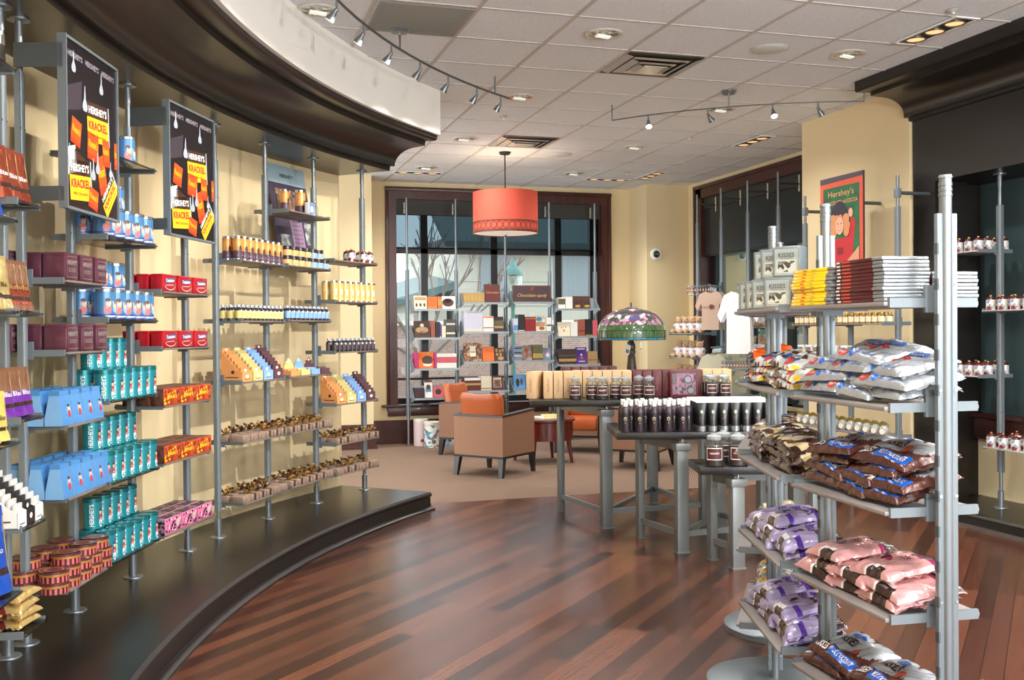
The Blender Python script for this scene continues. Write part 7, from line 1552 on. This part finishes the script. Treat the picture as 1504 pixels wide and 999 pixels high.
for cl, lab in (((5.62, 10.86, 1.84), 'small rack of dangling maroon charms left of the tan shirts'), ((5.46, 9.72, .98), 'small rack of dangling maroon charms right of the sage shirts')):
  e = bpy.data.objects.new('charm_rack', None); COL.objects.link(e); e.location = cl; e.rotation_euler = (0, 0, R_(-60)); tag(e, lab, 'charm rack')
  m = MB(); m.tube((-.16, 0, .1), (.16, 0, .1), .006, STEEL); m.tube((-.16, 0, 0), (.16, 0, 0), .006, STEEL); m.tube((0, 0, 0), (0, .3, .0), .008, STEEL); m.tube((-.16, 0, 0), (-.16, 0, .1), .005, STEEL); m.tube((.16, 0, 0), (.16, 0, .1), .005, STEEL); obj('wire_frame', m, e)
  for k in range(9):
      m = MB(); x = -.15 + .037 * k; m.tube((x, -.012, .1), (x, -.03, .125), .0022, CHROME, 5); m.box(x - .011, x + .011, -.016, -.012, .03, .085, c_('tag_maroon', (110, 60, 56))); m.ell(x, .055, .008, .012, c_('charm_cream', (210, 190, 170)), -.0165); obj('charm', m, e)

# ================================================================ DARK FIXTURE SHELVES
FP = (5.58, 6.05)
FPOST = post_proto(.1, 2.55, .36, 2.32)
FPOST.put((FP[0], FP[1], 0), R_(-90), 'bright slotted post inside the dark right fixture'); FPOST.put((FP[0], 5.35, 0), R_(-90), 'slotted post of the right fixture beyond the photo edge')
FB = [Bay((FP[0], 6.46), FP), Bay(FP, (FP[0], 5.35))]; FZ = [[1.99, 1.07], [1.55, .56]]
for i, b in enumerate(FB):
    pr = shelf_proto(b.len - .03, .19, .14, mat('pale_shelf', (176, 178, 176), .35, .2), .01, i == 1, True)
    for j, z in enumerate(FZ[i]):
        wh = f"{('upper', 'lower')[j]} shelf, {('left', 'right')[i]} of fixture post"
        pr.put(b.at(0, 0, z - .0012), b.th, f"pale shelf of bottle ornaments, {wh}", 'fixture shelves')
        n = 4 if i == 0 else 6
        for v, rn in ((-.14, 'front'), (-.06, 'second'), (.09, 'back')): rows(b, ORN, spread(n, b.len / 2 - .06), v, z, 'printed bottle ornament', wh, .5, .004, rn)
# ================================================================ LIGHT AND CAMERA
def lamp(kind, name, loc, energy, col=(1, .95, .88), size=.1, target=None, angle=100, blend=.6):
    l = bpy.data.lights.new(name, kind); l.energy = energy; l.color = col
    if kind == 'SPOT': l.spot_size = R_(angle); l.spot_blend = blend; l.shadow_soft_size = size
    elif kind == 'AREA': l.shape = 'DISK'; l.size = size
    else: l.shadow_soft_size = size
    o = bpy.data.objects.new(name, l); COL.objects.link(o); o.location = loc
    d = (Vector(target) - Vector(loc)) if target else Vector((0, 0, -1))
    o.rotation_euler = d.to_track_quat('-Z', 'Y').to_euler()
    return o
for j, y in enumerate((-1.2, .6, 2.4, 4.23, 6.06, 7.87, 9.72, 11.54)):
    for i, x in enumerate((.655, 2.47, 4.3)):
        if i == 0 and j > 3: continue
        if i == 0 and j < 1: continue
        lamp('SPOT', 'downlight_lamp', (x, y, CZ - .05), 90 if y < 5 else 70, (1, .975, .945), .05, None, 150, .8)
# spots of the curved track light the shelves on the left
for a in (137.6, 140.2, 143.4, 146.6, 150.0, 153.4, 156.9, 160.3, 163.8, 167.5, 171):
    p = pol(a, 7.2, 3.1); t = pol(a, 8.45, 1.6)
    lamp('SPOT', 'track_spot_lamp', p, 26, (1, .94, .84), .03, t, 85, .7)
for x, y in ((4.5, 5.43), (5.33, 9.11), (5.28, 11.45), (4.88, 11.89), (2.45, 11.92)):
    lamp('SPOT', 'slot_lamp', (x, y, CZ - .03), 26, (1, .88, .72), .08, (x, y, 0), 95, .6)
# added fill lights out of view, brightening ceiling and fronts from the camera side
for p, e in (((1.6, -.6, 2.3), 150), ((4.2, -.4, 2.3), 150), ((3.2, 1.6, 2.4), 110)):
    lamp('POINT', 'fill_light', p, e, (1, .985, .96), .1)
for t in ((1.05, 8.1, 1.25), (.3, 7.25, 1.25), (-.35, 6.0, 1.25)):  # added spots standing in for a strobe, for crisp shadows on the left wall
    lamp('SPOT', 'strobe_stand_in', (3.1, 4.75, CZ - .06), 170, (1, .98, .95), .03, t, 42, .35)
# lamps of the pendant
lamp('POINT', 'pendant_lamp', (3.076, 10.357, 2.65), 4, (1, .86, .72), .06)
w = bpy.data.worlds.new('sky'); SC.world = w; w.use_nodes = True
nt = w.node_tree; bg = nt.nodes['Background']
tc = nt.nodes.new('ShaderNodeTexCoord'); nz = nt.nodes.new('ShaderNodeTexNoise'); nz.inputs['Scale'].default_value = 3; nt.links.new(tc.outputs['Generated'], nz.inputs['Vector'])
rp = nt.nodes.new('ShaderNodeValToRGB'); rp.color_ramp.elements[0].color = (.80, .92, .98, 1); rp.color_ramp.elements[1].color = (.97, .99, 1, 1); nt.links.new(nz.outputs['Fac'], rp.inputs[0]); nt.links.new(rp.outputs[0], bg.inputs[0])
bg.inputs[1].default_value = 3.5
cam = bpy.data.cameras.new('camera'); co = bpy.data.objects.new('camera', cam); COL.objects.link(co)
cam.sensor_width = 36; cam.lens = 1482.05 / 1504 * 36; cam.clip_start = .05; cam.clip_end = 200
yaw, pitch, roll = .2942, -.0093, -.0083
fwd = Vector((math.sin(yaw), math.cos(yaw), 0)); rt_ = Vector((math.cos(yaw), -math.sin(yaw), 0)); up = Vector((0, 0, 1))
f2 = fwd * math.cos(pitch) + up * math.sin(pitch); u2 = up * math.cos(pitch) - fwd * math.sin(pitch)
r3 = rt_ * math.cos(roll) + u2 * math.sin(roll); u3 = u2 * math.cos(roll) - rt_ * math.sin(roll)
co.matrix_world = Matrix(((r3.x, u3.x, -f2.x, 0), (r3.y, u3.y, -f2.y, 0), (r3.z, u3.z, -f2.z, EYE), (0, 0, 0, 1)))
SC.camera = co
SC.view_settings.view_transform = 'Standard'; SC.view_settings.look = 'None'; SC.view_settings.gamma = 1.0; SC.view_settings.use_curve_mapping = False
SC.view_settings.exposure = 0.42
